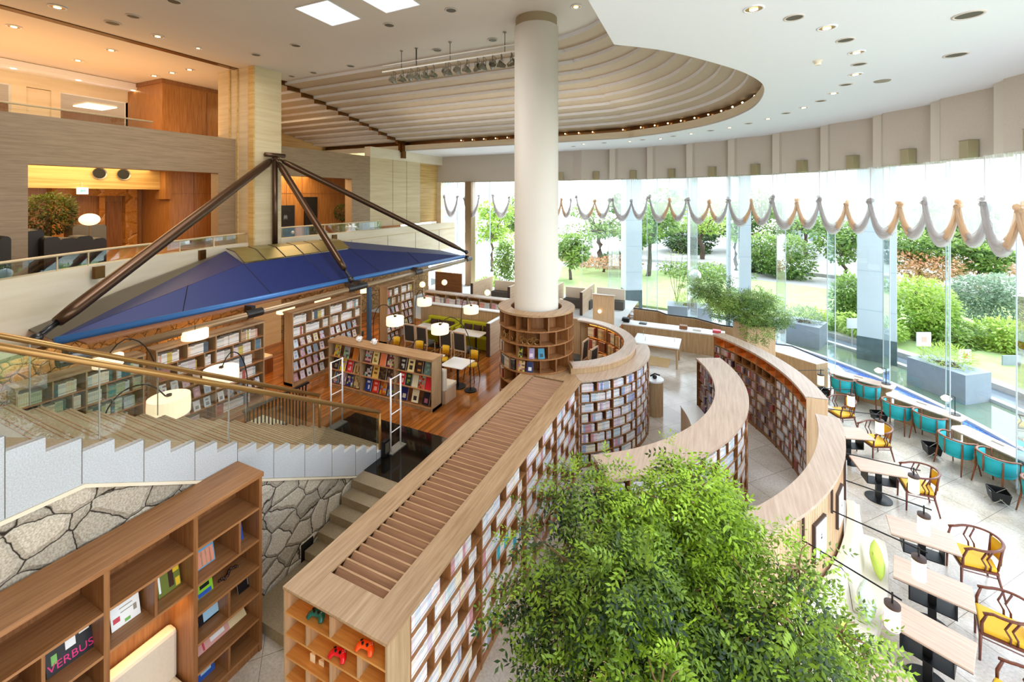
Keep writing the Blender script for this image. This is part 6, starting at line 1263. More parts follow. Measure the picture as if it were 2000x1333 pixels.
# blue and grey seats, wooden reading desks under the canopy
for i, (x, y) in enumerate([(-14.6, 13.6), (-14.3, 14.2)]):
    t = thing('lounge_chair', ['blue padded chair in the dark gap before the fourth tall bookcase', 'grey padded chair in the dark gap before the fourth tall bookcase'][i], 'chair', (x, y, F1)); MB().box(x-0.3, x+0.3, y-0.3, y+0.3, F1+0.25, F1+0.5).build('seat', 'blue_fabric' if i == 0 else 'grey_fabric', t, bevel=0.04); MB().box(x-0.3, x-0.18, y-0.3, y+0.3, F1+0.5, F1+1.0).build('backrest', 'blue_fabric' if i == 0 else 'grey_fabric', t, bevel=0.04); MB().tube([(x, y, F1), (x, y, F1+0.25)], 0.05, 8).build('leg', 'black_metal', t)
t = thing('reading_desk', 'wooden wall desk in the dark gap before the fourth tall bookcase', 'desk', (-15.0, 14.0, F1)); MB().box(-15.6, -14.2, 13.4, 14.5, F1+0.95, F1+1.0).build('desk_top', 'walnut_x', t); MB().box(-15.6, -15.5, 13.4, 14.5, F1, F1+0.95).build('side_panel', 'walnut_z', t)
for i, (y0, y1) in enumerate(((9.1, 9.95), (13.2, 13.25))):
    pass
t = thing('wall_sofa', 'amber lit built-in sofa between the second and third tall bookcases', 'sofa', (-15.6, 9.5, F1)); MB().box(-16.4, -14.6, 8.0, 10.6, F1, F1+0.5).build('seat_base', 'walnut_z', t); MB().box(-16.4, -14.6, 8.0, 10.6, F1+0.5, F1+0.62).build('seat_cushion', 'cream_fabric', t, bevel=0.03); MB().box(-16.45, -16.38, 8.0, 10.6, F1+1.28, F1+1.33).build('led_strip', 'led_warm', t)
struct(MB().box(-13.32, -13.2, 13.3, 13.45, F1, 3.98), 'trim_canopy_post', 'orange_wood')
struct(MB().box(-13.3, -13.16, 13.9, 14.05, F1, 3.6), 'trim_blue_post', 'blue_fabric')
# ------------------------------------------------------------ booths and counters near the far windows
for i, (x0, y0, x1, y1, zt_, lb) in enumerate([(-13.0, 22.0, -12.9, 24.5, 2.35, 'first'), (-10.6, 22.0, -10.5, 24.5, 2.35, 'second'), (-8.3, 22.0, -8.2, 24.6, 2.35, 'third'), (-6.6, 22.6, -6.5, 25.2, 2.3, 'fourth')]):
    t = thing('booth_screen', 'pale wooden booth screen with a dark end, %s from the left by the far windows' % lb, 'screen', (x0, y0, F1), 'booth screens by the far windows'); MB().box(x0, x1, y0, y1, F1+0.02, zt_).build('panel', 'oak_pale_y', t); MB().box(x0-0.02, x1+0.02, y0-0.06, y0, F1+0.02, zt_).build('dark_edge', 'frame_brown', t)
    t = thing('booth_bench', 'grey booth bench beside the %s screen from the left' % lb, 'bench', (x0+0.9, y0+1, F1)); MB().box(x0+0.3, x0+1.9, y0+1.9, y0+2.4, F1+0.02, F1+0.5).build('seat', 'grey_fabric', t, bevel=0.02); MB().box(x0+0.3, x0+1.9, y0+2.35, y0+2.45, F1+0.5, F1+1.1).build('backrest', 'cream_leather', t)
for i, (px, py, d) in enumerate([(952, 572, 23.5), (1095, 590, 22.0), (825, 556, 24), (868, 552, 25)]):
    p = atd(px, py, d); t = thing('globe_lamp', 'small glowing globe lamp near the far windows, ' + ['left of the column', 'right of the column', 'by the wall corner', 'beside the brown door post'][i], 'lamp', p); MB().sphere(p, 0.16, 16, 10).build('globe', 'lamp_glow_top', t, smooth=True)
    MB().tube([p-Vector((0, 0, 0.15)), (p.x, p.y, F1+0.02)], 0.012, 5).build('stem', 'black_metal', t)
t = thing('back_screen', 'brown wooden screen by the far wall corner', 'screen', (-16.0, 23.5, F1)); MB().box(-16.6, -14.6, 23.5, 23.6, F1+0.02, 2.5).build('panel', 'walnut_x', t); MB().box(-16.62, -14.58, 23.48, 23.62, 2.5, 2.53).build('cap', 'walnut_y', t)
t = thing('reading_cubicle', 'pale wooden cubicle wall with a small lit wall lamp behind the round booth', 'cubicle', (-4.6, 19.5, F1)); MB().box(-5.35, -4.35, 20.4, 20.5, F1+0.02, 2.75).build('panel', 'oak_pale_z', t); MB().box(-5.4, -4.3, 20.36, 20.54, 2.75, 2.78).build('cap', 'oak_top', t); MB().sphere((-5.0, 20.3, 2.0), 0.09, 10, 8).build('wall_lamp', 'lamp_glow_top', t, smooth=True)
MB().box(-7.2, -6.4, 19.2, 20.4, F1+0.02, F1+0.78).build('desk', 'marble_white', t)
t = thing('service_counter', 'long low wooden service counter with a white top before the far windows', 'counter', (-2.3, 22.5, 0)); MB().box(-4.3, 0.3, 22.25, 22.95, 0, 0.97).build('front', 'wood_z', t); MB().box(-4.35, 0.35, 22.2, 23.0, 0.97, 1.02).build('worktop', 'white_gloss', t)
gm = MB()
for i in range(8): gm.box(-3.9+i*0.55, -3.895+i*0.55, 22.245, 22.25, 0, 0.97)
gm.build('panel_joints', 'walnut_z', t)
t = thing('back_counter', 'zigzag wooden wall with a black rail behind the service counter', 'counter', (-2, 24, 0)); P = [(-4.2, 24.8), (-2.9, 24.7), (-2.4, 24.2), (-1.0, 24.1), (0.2, 23.3), (1.2, 23.2)]
wallstrip(MB(), P, 0, 1.15, 0.1).build('panel', 'wood_z', t); MB().tube([(x, y, 1.2) for x, y in P], 0.04, 6).build('rail', 'steel_dark', t)
t = thing('reading_table', 'long white topped table with tapered wooden legs near the service counter', 'table', (-2.45, 20.4, 0)); MB().box(-3.4, -1.45, 19.75, 21.15, 0.9, 0.96).build('table_top', 'white_gloss', t, bevel=0.01); MB().box(-3.3, -1.55, 19.85, 21.05, 0.8, 0.9).build('apron', 'wood_x', t)
for x in (-3.3, -1.55):
    for y in (19.87, 21.03): MB().tube([(x, y, 0.85), (x, y, 0)], [0.06, 0.035], 8).build('leg', 'wood_z', t)
t = thing('display_stand', 'slim black picture stands on the white reading table', 'stand', (-2.2, 20.4, 0.96)); 
for x, y in ((-3.1, 20.9), (-2.9, 20.1), (-1.7, 20.5)): MB().box(x, x+0.01, y, y+0.16, 0.962, 1.14).build('stand', 'silver_item', t)
o = MB().box(-3.0, -1.9, 19.9, 21.0, 0.002, 0.012).build('floor_rug', 'travertine_gold'); tag(o, 'flat tan floor mat under the white reading table', 'mat')
# items on the service counter
for i, (px, py, c0, nm, lb) in enumerate([(1258, 628, 'steel_dark', 'tray', 'dark tray on the left part of the service counter'), (1335, 640, 'walnut_x', 'crate', 'small brown crate on the service counter'), (1362, 644, 'white_plastic', 'dish', 'white dishes on the service counter'), (1400, 652, 'c_redf', 'red_tray', 'red tray at the right end of the service counter'), (1222, 622, 'black_metal', 'telephone', 'black apparatus at the left end of the service counter')]):
    p = G(px, py, 1.05); x_ = min(max(p.x, -4.2), 0.15); o = MB().box(x_-0.18, x_+0.18, 22.45, 22.75, 1.021, 1.021+[0.05, 0.16, 0.08, 0.12, 0.2][i]).build(nm, c0, None, bevel=0.015); tag(o, lb, nm.replace('_', ' '))
t = thing('podium', 'narrow wooden podium with a white top and a black telephone niche beside the round booth', 'podium', (-1.5, 14.5, 0)); c_ = G(1268, 812, 0); MB().lathe([(0, 0), (0.28, 0), (0.28, 1.15), (0, 1.15)], (c_.x+0.15, c_.y+0.2, 0), 24).build('body', 'wood_z', t); MB().lathe([(0, 1.15), (0.3, 1.15), (0.3, 1.2), (0, 1.2)], (c_.x+0.15, c_.y+0.2, 0), 24).build('top', 'white_gloss', t)
o = MB().sphere((c_.x+0.15, c_.y+0.2, 1.26), 0.08, 12, 8, sz=(1, 1.2, 0.8)).tube([(c_.x+0.02, c_.y+0.1, 1.3), (c_.x+0.15, c_.y+0.2, 1.37), (c_.x+0.3, c_.y+0.3, 1.3)], 0.025, 8).build('telephone', 'black_metal', None, smooth=True); tag(o, 'black telephone on the white topped podium', 'telephone')
t = thing('side_cabinet', 'pale wooden side cabinet with a white top at the end of the arc bookcase', 'cabinet', (-0.9, 14, 0)); q = [G(1336, 748, 0.95), G(1360, 765, 0.95)]; 
MB().ring(COL, 4.45, 4.95, 8, 26, 0, 0.95, 10).build('body', 'oak_pale_z', t); MB().ring(COL, 4.43, 4.97, 7.8, 26.2, 0.95, 0.98, 10).build('top', 'white_gloss', t)
t = thing('angled_counter', 'angled wooden counter with a white top and black rail by the right windows', 'counter', (3.3, 20.4, 0)); P = [G(1545, 693, 1.0), G(1570, 697, 1.0), G(1614, 726, 1.0), G(1612, 738, 1.0), G(1540, 712, 1.0)]
P = [(2.0, 21.9), (2.9, 21.9), (3.9, 20.5), (3.45, 20.05), (1.9, 21.2)]
MB().prism(P, 0, 0.97).build('body', 'wood_z', t); MB().prism(P, 0.97, 1.0).build('top', 'white_gloss', t); MB().tube([(*P[0], 1.03), (*P[1], 1.03), (*P[2], 1.03)], 0.025, 6).build('rail', 'steel_dark', t)
t = thing('tree_planter', 'tall pale wooden planter box behind the concave arc bookcase', 'planter', (1.0, 19.8, 0)); pc = atd(1472, 660, 18.3); MB().obox((pc.x, pc.y, 1.05), (1.15, 1.15, 2.1), rz=YAW).build('box', 'oak_pale_z', t); MB().obox((pc.x, pc.y, 2.1), (1.05, 1.05, 0.04), rz=YAW).build('soil', 'soil', t)
# ------------------------------------------------------------ lower mezzanine furniture
for i, (px0, px1, py, x, dy) in enumerate([(0, 22, 462, -17.9, 0), (5, 85, 451, -19.6, 0), (52, 86, 451, -18.6, 0), (86, 118, 464, -18.2, 0), (118, 150, 466, -18.4, 0), (150, 182, 462, -18.6, 0), (142, 208, 441, -21.3, 0), (182, 208, 466, -18.8, 0)]):
    a = onx(px0, py, x); b = onx(px1, py, x); t = thing('lounge_pod', 'dark rounded high sided lounge chair on the lower balcony, %s from the left edge' % ORD[i], 'chair', ((a.x), (a.y+b.y)/2, 5.1), 'dark lounge chairs on the balcony')
    y0, y1 = min(a.y, b.y), max(a.y, b.y)
    pts = []
    for j in range(9): an = PI*j/8; pts.append((y0+0.12+(y1-y0-0.24)*(0 if j > 4 else 1)+0.12*math.cos(an), a.z-0.12+0.12*math.sin(an)))
    poly = [(y1, 5.1)]+pts+[(y0, 5.1)]
    xprism(MB(), poly, x-0.7, x).build('shell', 'pod_shell' if i != 6 else 'lead_grey', t); MB().box(x-0.6, x+0.02, y0+0.05, y1-0.05, 5.35, 5.45).build('seat', 'brown_fabric', t)
p = onx(175, 429, -20.5); t = thing('oval_lamp', 'glowing oval globe floor lamp on the lower balcony', 'lamp', (p.x, p.y, 5.1)); MB().sphere(p, 0.29, 24, 14, sz=(1, 1, 0.74)).build('globe', 'lamp_glow_top', t, smooth=True); MB().tube([(p.x, p.y, 5.1), (p.x, p.y, p.z-0.2)], 0.015, 6).build('pole', 'brass', t)
a = onx(551, 400, -20.8); t = thing('black_sideboard', 'black scalloped cabinet on the far balcony with glints of glass', 'cabinet', (-21, 14, 5.1)); y0 = onx(548, 420, -20.8).y; y1 = onx(576, 420, -20.8).y
for i in range(3): MB().sphere((-20.9, (y0+y1)/2, 5.55+i*0.55), 0.33, 16, 8, sz=(0.5, 1.3*(y1-y0)/0.7/1.0 if 0 else 1.05, 0.95)).build('scallop', 'void_black', t, smooth=True)
MB().box(-21.1, -20.75, y0+0.05, y1-0.05, 5.1, 6.95).build('body', 'void_black', t)
mb = MB()
for i in range(7): mb.box(-20.74, -20.73, y0+0.15+0.03*i, y0+0.16+0.03*i, 6.2+0.04*(i % 3), 6.4+0.05*(i % 2))
mb.sphere((-20.55, (y0+y1)/2+0.1, 5.5), 0.09, 10, 8); mb.build('glassware', 'silver_item', t)
o = MB().box(-21.49, -21.47, 17.95, 18.05, 6.15, 6.5).build('wall_sign', 'walnut_z'); tag(o, 'small dark sign on the amber wall by the far balcony opening', 'sign')
struct(MB().box(-21.48, -21.3, 17.5, 18.3, 5.1, 7.4), 'door_2', 'void_black')
# ------------------------------------------------------------ plants
def leaves(name, blobs, n, size, mat, parent, seed=1, ratio=0.42, pinnate=0, contrast=False, shell=0.6, droop=0.2, flat=0.0, kind=None, weights=None):
    R = random.Random(seed); vs = []; fs = []; cols = []
    tot = sum(b[3]*b[4]*b[5] if weights is None else 1 for b in blobs); cum = []; acc = 0
    for b in blobs: acc += b[3]*b[4]*b[5]; cum.append(acc)
    def leaf(c, d, nrm, L, col):
        s = d.cross(nrm); s = s.normalized() if s.length > 1e-4 else Vector((1, 0, 0)); i = len(vs); w_ = L*ratio*0.5
        vs.extend([tuple(c), tuple(c+d*L*0.45+s*w_-nrm*L*0.03), tuple(c+d*L), tuple(c+d*L*0.45-s*w_-nrm*L*0.03)]); fs.append((i, i+1, i+2, i+3)); cols.append(col)
    for _ in range(n):
        u = R.random()*acc; k = 0
        while cum[k] < u: k += 1
        bx, by, bz, rx, ry, rz = blobs[k][:6]
        while True:
            p = Vector((R.uniform(-1, 1), R.uniform(-1, 1), R.uniform(-1, 1)))
            l = p.length
            if 0.05 < l <= 1: break
        q = p/l*(l**(1-shell)); c = Vector((bx+q.x*rx, by+q.y*ry, bz+q.z*rz))
        d = (Vector((q.x, q.y, q.z*0.6))+Vector((R.gauss(0, .5), R.gauss(0, .5), R.gauss(0, .4)-droop))).normalized()
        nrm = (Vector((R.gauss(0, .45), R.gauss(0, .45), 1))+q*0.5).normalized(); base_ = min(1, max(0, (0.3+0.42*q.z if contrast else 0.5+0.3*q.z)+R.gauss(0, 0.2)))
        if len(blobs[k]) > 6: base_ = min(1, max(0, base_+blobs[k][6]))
        if pinnate:
            L = size*R.uniform(0.8, 1.3); s = d.cross(nrm).normalized(); st_ = L*pinnate*0.5
            for j in range(pinnate):
                t_ = (j+0.6)/pinnate; a = c+d*st_*t_*2-Vector((0, 0, st_*0.5*t_*t_))
                for sg in (1, -1): leaf(a, (s*sg+d*0.7-Vector((0, 0, 0.2))).normalized(), nrm, L, min(1, max(0, base_+R.gauss(0, 0.06))))
            leaf(c+d*st_*2-Vector((0, 0, st_*0.5)), d, nrm, L, base_)
        else: leaf(c, d, nrm, size*R.uniform(0.7, 1.3), base_)
    me = bpy.data.meshes.new(name); me.from_pydata(vs, [], fs); at = me.color_attributes.new('Col', 'FLOAT_COLOR', 'CORNER'); buf = []
    for c in cols: buf += [c, c, c, 1.0]*4
    at.data.foreach_set('color', buf); me.materials.append(M[mat]); o = bpy.data.objects.new(name, me); C.objects.link(o)
    if parent is not None: o.parent = parent; o.matrix_parent_inverse = Matrix.Translation(-parent.location)
    return o
def branch(mb, a, b, r0, r1, seed=0, wob=0.06, n=5):
    R = random.Random(seed); a, b = Vector(a), Vector(b); pts = [a]
    for i in range(1, n): pts.append(a.lerp(b, i/n)+Vector((R.uniform(-wob, wob), R.uniform(-wob, wob), R.uniform(-wob, wob))))
    pts.append(b); mb.tube(pts, [r0+(r1-r0)*i/n for i in range(n+1)], 7)
# big tree in the foreground
bt_ = Vector((-0.5, 5.0, 0)); t = thing('indoor_tree', 'large leafy green indoor tree in the foreground beside the curved sofa', 'tree', bt_)
bl = [(px, py, d, r, b_) for px, py, d, r, b_ in [
    (1200, 1010, 5.9, 0.75, 0.1), (1340, 1000, 5.6, 0.75, 0.3), (1100, 1075, 5.6, 0.55, -0.1), (1450, 1060, 5.4, 0.6, 0.25), (1060, 1170, 5.2, 0.5, -0.1), (1210, 1140, 5.0, 0.75, -0.1), (1370, 1150, 5.0, 0.7, 0.05),
    (1500, 1180, 4.7, 0.6, 0.1), (1090, 1270, 4.8, 0.45, -0.05), (1230, 1270, 4.6, 0.6, -0.2), (1390, 1290, 4.6, 0.6, -0.1), (1540, 1290, 4.4, 0.5, 0.1), (1640, 1240, 4.6, 0.42, 0.2), (1180, 935, 6.0, 0.36, 0.25), (1330, 930, 5.9, 0.4, 0.3), (1040, 1040, 5.5, 0.28, 0), (1560, 1110, 4.9, 0.4, 0.1), (1690, 1290, 4.6, 0.3, 0.25), (1290, 1350, 4.0, 0.45, 0.35), (1480, 1390, 4.2, 0.5, 0)]]
blobs = []; mb = MB(); R5 = random.Random(5)
fork = Vector((-0.45, 5.1, 1.6))
branch(mb, bt_, fork, 0.075, 0.055, 1); branch(mb, bt_+Vector((0.12, 0.1, 0)), fork+Vector((0.3, 0.25, 0.3)), 0.06, 0.04, 2); branch(mb, bt_+Vector((-0.12, 0.05, 0)), fork+Vector((-0.35, 0.15, 0.4)), 0.05, 0.035, 3)
for i, (px, py, d, r, b_) in enumerate(bl):
    c_ = atd(px, py, d); branch(mb, fork+Vector((R5.uniform(-.2, .2), R5.uniform(-.2, .2), R5.uniform(0, .4))), c_, 0.03, 0.01, i+5, 0.1)
    for j in range(7):
        o_ = Vector((R5.gauss(0, 1), R5.gauss(0, 1), R5.gauss(0, 0.8))).normalized()*r*R5.uniform(0.35, 0.85); rr = r*R5.uniform(0.26, 0.42); q = c_+o_*1.08
        blobs.append((q.x, q.y, q.z, rr*1.15, rr*1.15, rr*0.6, b_+R5.uniform(-0.18, 0.18)))
        branch(mb, c_, q, 0.012, 0.005, i*9+j, 0.03, 3)
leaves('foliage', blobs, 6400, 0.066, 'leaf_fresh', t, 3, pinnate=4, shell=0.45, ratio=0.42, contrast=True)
mb.build('trunk', 'bark', t, smooth=True)
k_ = thing('tree_pot', 'low round planter at the foot of the foreground tree', 'planter', bt_); MB().lathe([(0, 0), (0.42, 0), (0.48, 0.45), (0.43, 0.45), (0.4, 0.38), (0, 0.38)], bt_, 32).build('pot', 'concrete_pale', k_, smooth=True)
# second indoor tree
c_ = atd(1440, 592, 18.2); tb2 = Vector((pc.x, pc.y, 2.12)); t = thing('indoor_tree', 'smaller spreading indoor tree rising behind the concave arc bookcase', 'tree', tb2); blobs = []; mb = MB()
for i in range(26):
    a = i*2.4; rr = math.sqrt(R5.random())*1.0; q = c_+R_v(a, rr) if 0 else c_+Vector((math.cos(a)*rr*1.75, math.sin(a)*rr*1.2, R5.uniform(-0.55, 1.0)*(1.15-rr*0.6)*1.1)); blobs.append((q.x, q.y, q.z, 0.5, 0.5, 0.26, R5.uniform(-0.25, 0.3))); branch(mb, tb2, q, 0.025, 0.008, i, 0.08)
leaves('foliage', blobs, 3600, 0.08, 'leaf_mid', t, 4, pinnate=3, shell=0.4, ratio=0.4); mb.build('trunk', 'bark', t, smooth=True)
t = thing('hanging_plant', 'small trailing sprig at the foot of the smaller indoor tree', 'plant', atd(1475, 655, 17.0)); q = atd(1478, 648, 17.0); leaves('foliage', [(q.x, q.y, q.z, 0.5, 0.4, 0.28)], 170, 0.07, 'leaf_mid', t, 9, pinnate=3)
branch(MB(), q, atd(1476, 668, 17.0), 0.01, 0.01); MB().tube([q, atd(1476, 668, 17.0)], 0.012, 5).build('stem', 'bark', t)
# mezzanine plants
p = onx(92, 420, -22.0); t = thing('potted_shrub', 'dark olive leafy shrub in the lower balcony opening', 'plant', (p.x, p.y, 5.1)); leaves('foliage', [(p.x, p.y, p.z, 0.7, 0.75, 0.75), (p.x, p.y+0.2, p.z+0.3, 0.5, 0.6, 0.5)], 2600, 0.12, 'leaf_indoor_dark', t, 12); MB().tube([(p.x, p.y, 5.1), (p.x, p.y, p.z)], 0.04, 6).build('trunk', 'bark_dark', t)
p = onx(668, 415, -20.9); t = thing('potted_shrub', 'small dark potted plant at the far end of the balcony behind the mast', 'plant', (p.x, p.y, 5.1)); leaves('foliage', [(p.x, p.y, p.z, 0.4, 0.45, 0.5)], 700, 0.12, 'leaf_dark', t, 13); MB().tube([(p.x, p.y, 5.1), (p.x, p.y, p.z)], 0.03, 6).build('stem', 'bark_dark', t)
# ------------------------------------------------------------ garden
gp = [pol(WIN, 14.15, a) for a in range(-60, 101, 4)]; go = [pol(WIN, 90, a) for a in range(110, -71, -6)]
struct(MB().prism([(p.x, p.y) for p in gp]+[(p.x, p.y) for p in go], -0.6, -0.35), 'terrain_garden', 'path_grey')
def annulus(r0, r1, a0, a1, z0, z1, nm, mat, n=48): return struct(MB().ring(WIN, r0, r1, a0, a1, z0, z1, n), nm, mat)
annulus(13.3, 13.95, -20, 100, -0.05, 0.07, 'trim_ledge_pale', 'sill_pale'); annulus(13.95, 14.75, -20, 58, -0.2, -0.02, 'trim_mosaic_channel', 'mosaic_blue'); annulus(14.75, 14.95, -20, 100, -0.3, 0.06, 'trim_pool_edge_inner', 'concrete_pale')
annulus(14.95, 17.3, -20, 72, -0.5, -0.12, 'water_pool', 'water'); annulus(17.3, 17.55, -20, 72, -0.5, 0.0, 'trim_pool_edge_outer', 'concrete_pale'); annulus(17.55, 18.9, -20, 66, -0.5, -0.2, 'water_channel', 'water_dark'); annulus(18.9, 19.4, -20, 66, -0.5, 0.02, 'trim_channel_edge', 'path_grey')
annulus(17.6, 33.0, 60, 106, -0.5, -0.2, 'lawn_near', 'lawn'); annulus(19.4, 40.0, 34, 62, -0.5, -0.15, 'lawn_main', 'lawn'); annulus(19.4, 40, -20, 34, -0.5, -0.1, 'lawn_bank', 'lawn')
struct(MB().ring(WIN, 40, 42, 30, 110, -0.4, -0.05, 30), 'path_garden', 'path_grey')
# outside piers
def pier(px, pyb, w_, label, n_):
    p = G(px, pyb, -0.2); t = thing('pier', label, 'pier', (p.x, p.y, -0.3)); t['kind'] = 'structure'; d = p.x*F_[0]+p.y*F_[1]; s = w_*d/849.0; rz = math.atan2(p.y-WIN[1], p.x-WIN[0])
    c_ = Vector((p.x, p.y, 5)); MB().obox((p.x, p.y, 5.6), (s*0.78, s*0.78, 9.6), rz=rz+0.55).build('shaft', 'pier_pale', t); MB().obox((p.x, p.y, 0.2), (s*0.8, s*0.8, 1.5), rz=rz+0.55).build('wet_base', 'stone_dark', t)
    jn = MB()
    for z in (2.2, 4.0, 5.8, 7.6): jn.obox((p.x, p.y, z), (s*0.785, s*0.785, 0.02), rz=rz+0.55)
    jn.build('joints', 'pier_shade', t)
pier(1233, 596, 40, 'square pale pier outside the windows, left one', 1); pier(1442, 640, 50, 'square pale pier outside the windows, middle one', 2); pier(1713, 703, 74, 'large square pale pier outside the windows, right one', 3); pier(862, 572, 36, 'pale pier behind the far straight window', 4)
# grey planter boxes outside in the pool
def planter(poly, z1, label, mat='planter_grey', seed=0, lf='leaf_lime'):
    cx_ = sum(p[0] for p in poly)/len(poly); cy_ = sum(p[1] for p in poly)/len(poly); t = thing('planter', label, 'planter', (cx_, cy_, -0.5)); MB().prism([(p[0], p[1]) for p in poly], -0.5, z1).build('box', mat, t)
    k = thing('planter_grass', 'feathery grasses and shrubs growing in ' + label.replace('planter box', 'planter'), 'plant', (cx_, cy_, z1)); leaves('foliage', [(cx_, cy_, z1+0.25, 0.8, 0.6, 0.5, 0.2)], 900, 0.2, lf, k, seed, ratio=0.14, droop=-0.3, shell=0.2); MB().box(cx_-0.3, cx_+0.3, cy_-0.3, cy_+0.3, z1-0.02, z1+0.02).build('soil', 'soil', k)
q = [G(1792, 795, -0.1), G(1890, 800, -0.1)]
def boxaround(px, py, wx, wy, rz=0.4):
    p = G(px, py, -0.1); return [(p.x+math.cos(rz)*a*wx-math.sin(rz)*b*wy, p.y+math.sin(rz)*a*wx+math.cos(rz)*b*wy) for a, b in ((-.5, -.5), (.5, -.5), (.5, .5), (-.5, .5))]
planter(boxaround(1850, 765, 1.9, 1.3, -0.9), 0.95, 'large grey planter box standing in the pool by the right windows', seed=21)
planter(boxaround(1570, 668, 1.7, 1.5, -0.4), 0.95, 'blue grey planter box in the pool behind the smaller indoor tree', seed=22, lf='leaf_grey')
planter(boxaround(1345, 628, 2.4, 1.4, 0.1), 0.9, 'dark blue planter box outside behind the service counter', seed=23)
# shrubs and trees
def shrub(px, py, d, wpx, hpx, mat, label, n=1500, size=0.16, name='shrub', cat='shrub', lumps=9, seed=0, ratio=0.5):
    c_ = atd(px, py, d); rx = wpx*d/849.0/2; rz_ = hpx*d/849.0/2; z0 = -0.4
    t = thing(name, label, cat, (c_.x, c_.y, z0)); R = random.Random(seed+int(px)); bl = []
    for i in range(lumps):
        a = R.uniform(0, 6.28); q = R.uniform(0.2, 0.62); bl.append((c_.x+math.cos(a)*rx*q, c_.y+math.sin(a)*rx*q*0.8, c_.z+R.uniform(-0.55, 0.55)*rz_, rx*0.5, rx*0.45, rz_*0.5, R.uniform(-0.12, 0.12)))
    bl.append((c_.x, c_.y, c_.z, rx*0.85, rx*0.7, rz_*0.85))
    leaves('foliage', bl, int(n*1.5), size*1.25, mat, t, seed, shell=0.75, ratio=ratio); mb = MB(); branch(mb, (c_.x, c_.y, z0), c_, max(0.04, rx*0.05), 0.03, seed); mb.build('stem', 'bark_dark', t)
    return t
def tree(px, py, d, wpx, hpx, gpy, mat, label, n=1800, size=0.22, seed=0, lean=0.0):
    c_ = atd(px, py, d); rx = wpx*d/849.0/2; rz_ = hpx*d/849.0/2; g = G(px+lean, gpy, -0.4) if 0 else Vector((atd(px+lean, py, d).x, atd(px+lean, py, d).y, atd(px, gpy, d).z)); R = random.Random(seed)
    t = thing('garden_tree', label, 'tree', g); bl = []; mb = MB()
    for i in range(12):
        a = i*2.4; q = math.sqrt(R.random())*0.75; b = Vector((c_.x+math.cos(a)*rx*q, c_.y+math.sin(a)*rx*q, c_.z+R.uniform(-0.7, 0.7)*rz_)); bl.append((b.x, b.y, b.z, rx*0.38, rx*0.38, rz_*0.33, R.uniform(-.15, .15))); branch(mb, c_-Vector((0, 0, rz_*0.6)), b, rx*0.03, rx*0.012, i, rx*0.06)
    leaves('foliage', bl, int(n*1.6), size*1.5, mat, t, seed, shell=0.6); branch(mb, g, c_-Vector((0, 0, rz_*0.55)), rx*0.07+0.05, rx*0.045, seed, rx*0.06, 6); mb.build('trunk', 'bark_dark', t, smooth=True)
shrub(1935, 585, 24, 150, 110, 'leaf_grey', 'large rounded grey green clipped shrub behind the bushes by the right windows', 4200, 0.14, seed=31)
shrub(1800, 600, 23, 130, 130, 'leaf_lime', 'tall yellow green flowering shrub right of the large pier', 3600, 0.16, seed=32); shrub(1845, 660, 22.5, 120, 90, 'leaf_mid', 'loose mid green shrub right of the large pier by the pool edge', 2600, 0.17, seed=33)
shrub(1960, 670, 21.5, 110, 110, 'leaf_lime', 'bright lime bush at the right edge below the grey green shrub', 2800, 0.17, seed=34); shrub(1900, 690, 23, 90, 80, 'leaf_mid', 'narrow leaved green bush between the two right shrubs', 1600, 0.2, seed=35, ratio=0.2)
shrub(1655, 590, 26, 70, 120, 'leaf_mid', 'dark green upright shrub left of the large pier', 2400, 0.16, seed=36); shrub(1700, 640, 23, 130, 50, 'leaf_lime', 'low light green plants at the foot of the large pier', 1500, 0.16, seed=37); shrub(1600, 625, 25, 90, 40, 'leaf_lime', 'low green ground cover left of the dark upright shrub', 900, 0.16, seed=38)
shrub(1530, 500, 42, 125, 90, 'leaf_mid', 'big clipped round hedge tree across the lawn', 3600, 0.25, seed=39); shrub(1475, 505, 45, 60, 80, 'leaf_dark', 'dark clipped hedge behind the big round one', 1300, 0.26, seed=40)
shrub(1950, 525, 32, 300, 30, 'leaf_pink', 'salmon tinted low hedge above the grey green shrub', 1800, 0.2, seed=41); shrub(1790, 520, 31, 160, 60, 'leaf_pink', 'pinkish grasses behind the yellow green flowering shrub', 1300, 0.2, seed=42)
shrub(1180, 512, 44, 160, 18, 'leaf_pink', 'low flowering hedge across the lawn left of the leaning tree', 900, 0.25, seed=43); shrub(1370, 528, 42, 190, 22, 'leaf_mid', 'long low hedge across the lawn right of the leaning tree', 1400, 0.25, seed=44); shrub(1200, 505, 47, 60, 26, 'leaf_dark', 'small dark box hedge beside the left pier', 700, 0.25, seed=45)
shrub(985, 520, 38, 50, 110, 'leaf_mid', 'leafy shrub just left of the round column', 1600, 0.22, seed=46); shrub(955, 560, 36, 60, 40, 'leaf_lime', 'bright ground cover left of the round column', 700, 0.22, seed=47)
tree(1115, 482, 40, 75, 80, 553, 'leaf_mid', 'small pale round tree on the lawn right of the column', 1700, 0.24, 50); tree(1270, 445, 42, 130, 90, 568, 'leaf_mid', 'leaning tree with a dark trunk between the left and middle piers', 2200, 0.26, 51, lean=-8)
tree(1170, 430, 52, 150, 70, 515, 'leaf_mid', 'hazy tree behind the left part of the lawn', 1500, 0.3, 52); tree(1370, 425, 54, 150, 80, 525, 'leaf_lime', 'bright tree behind the leaning one', 1500, 0.3, 53); tree(960, 440, 46, 90, 90, 530, 'leaf_lime', 'slim tree seen left of the column', 1500, 0.28, 54)
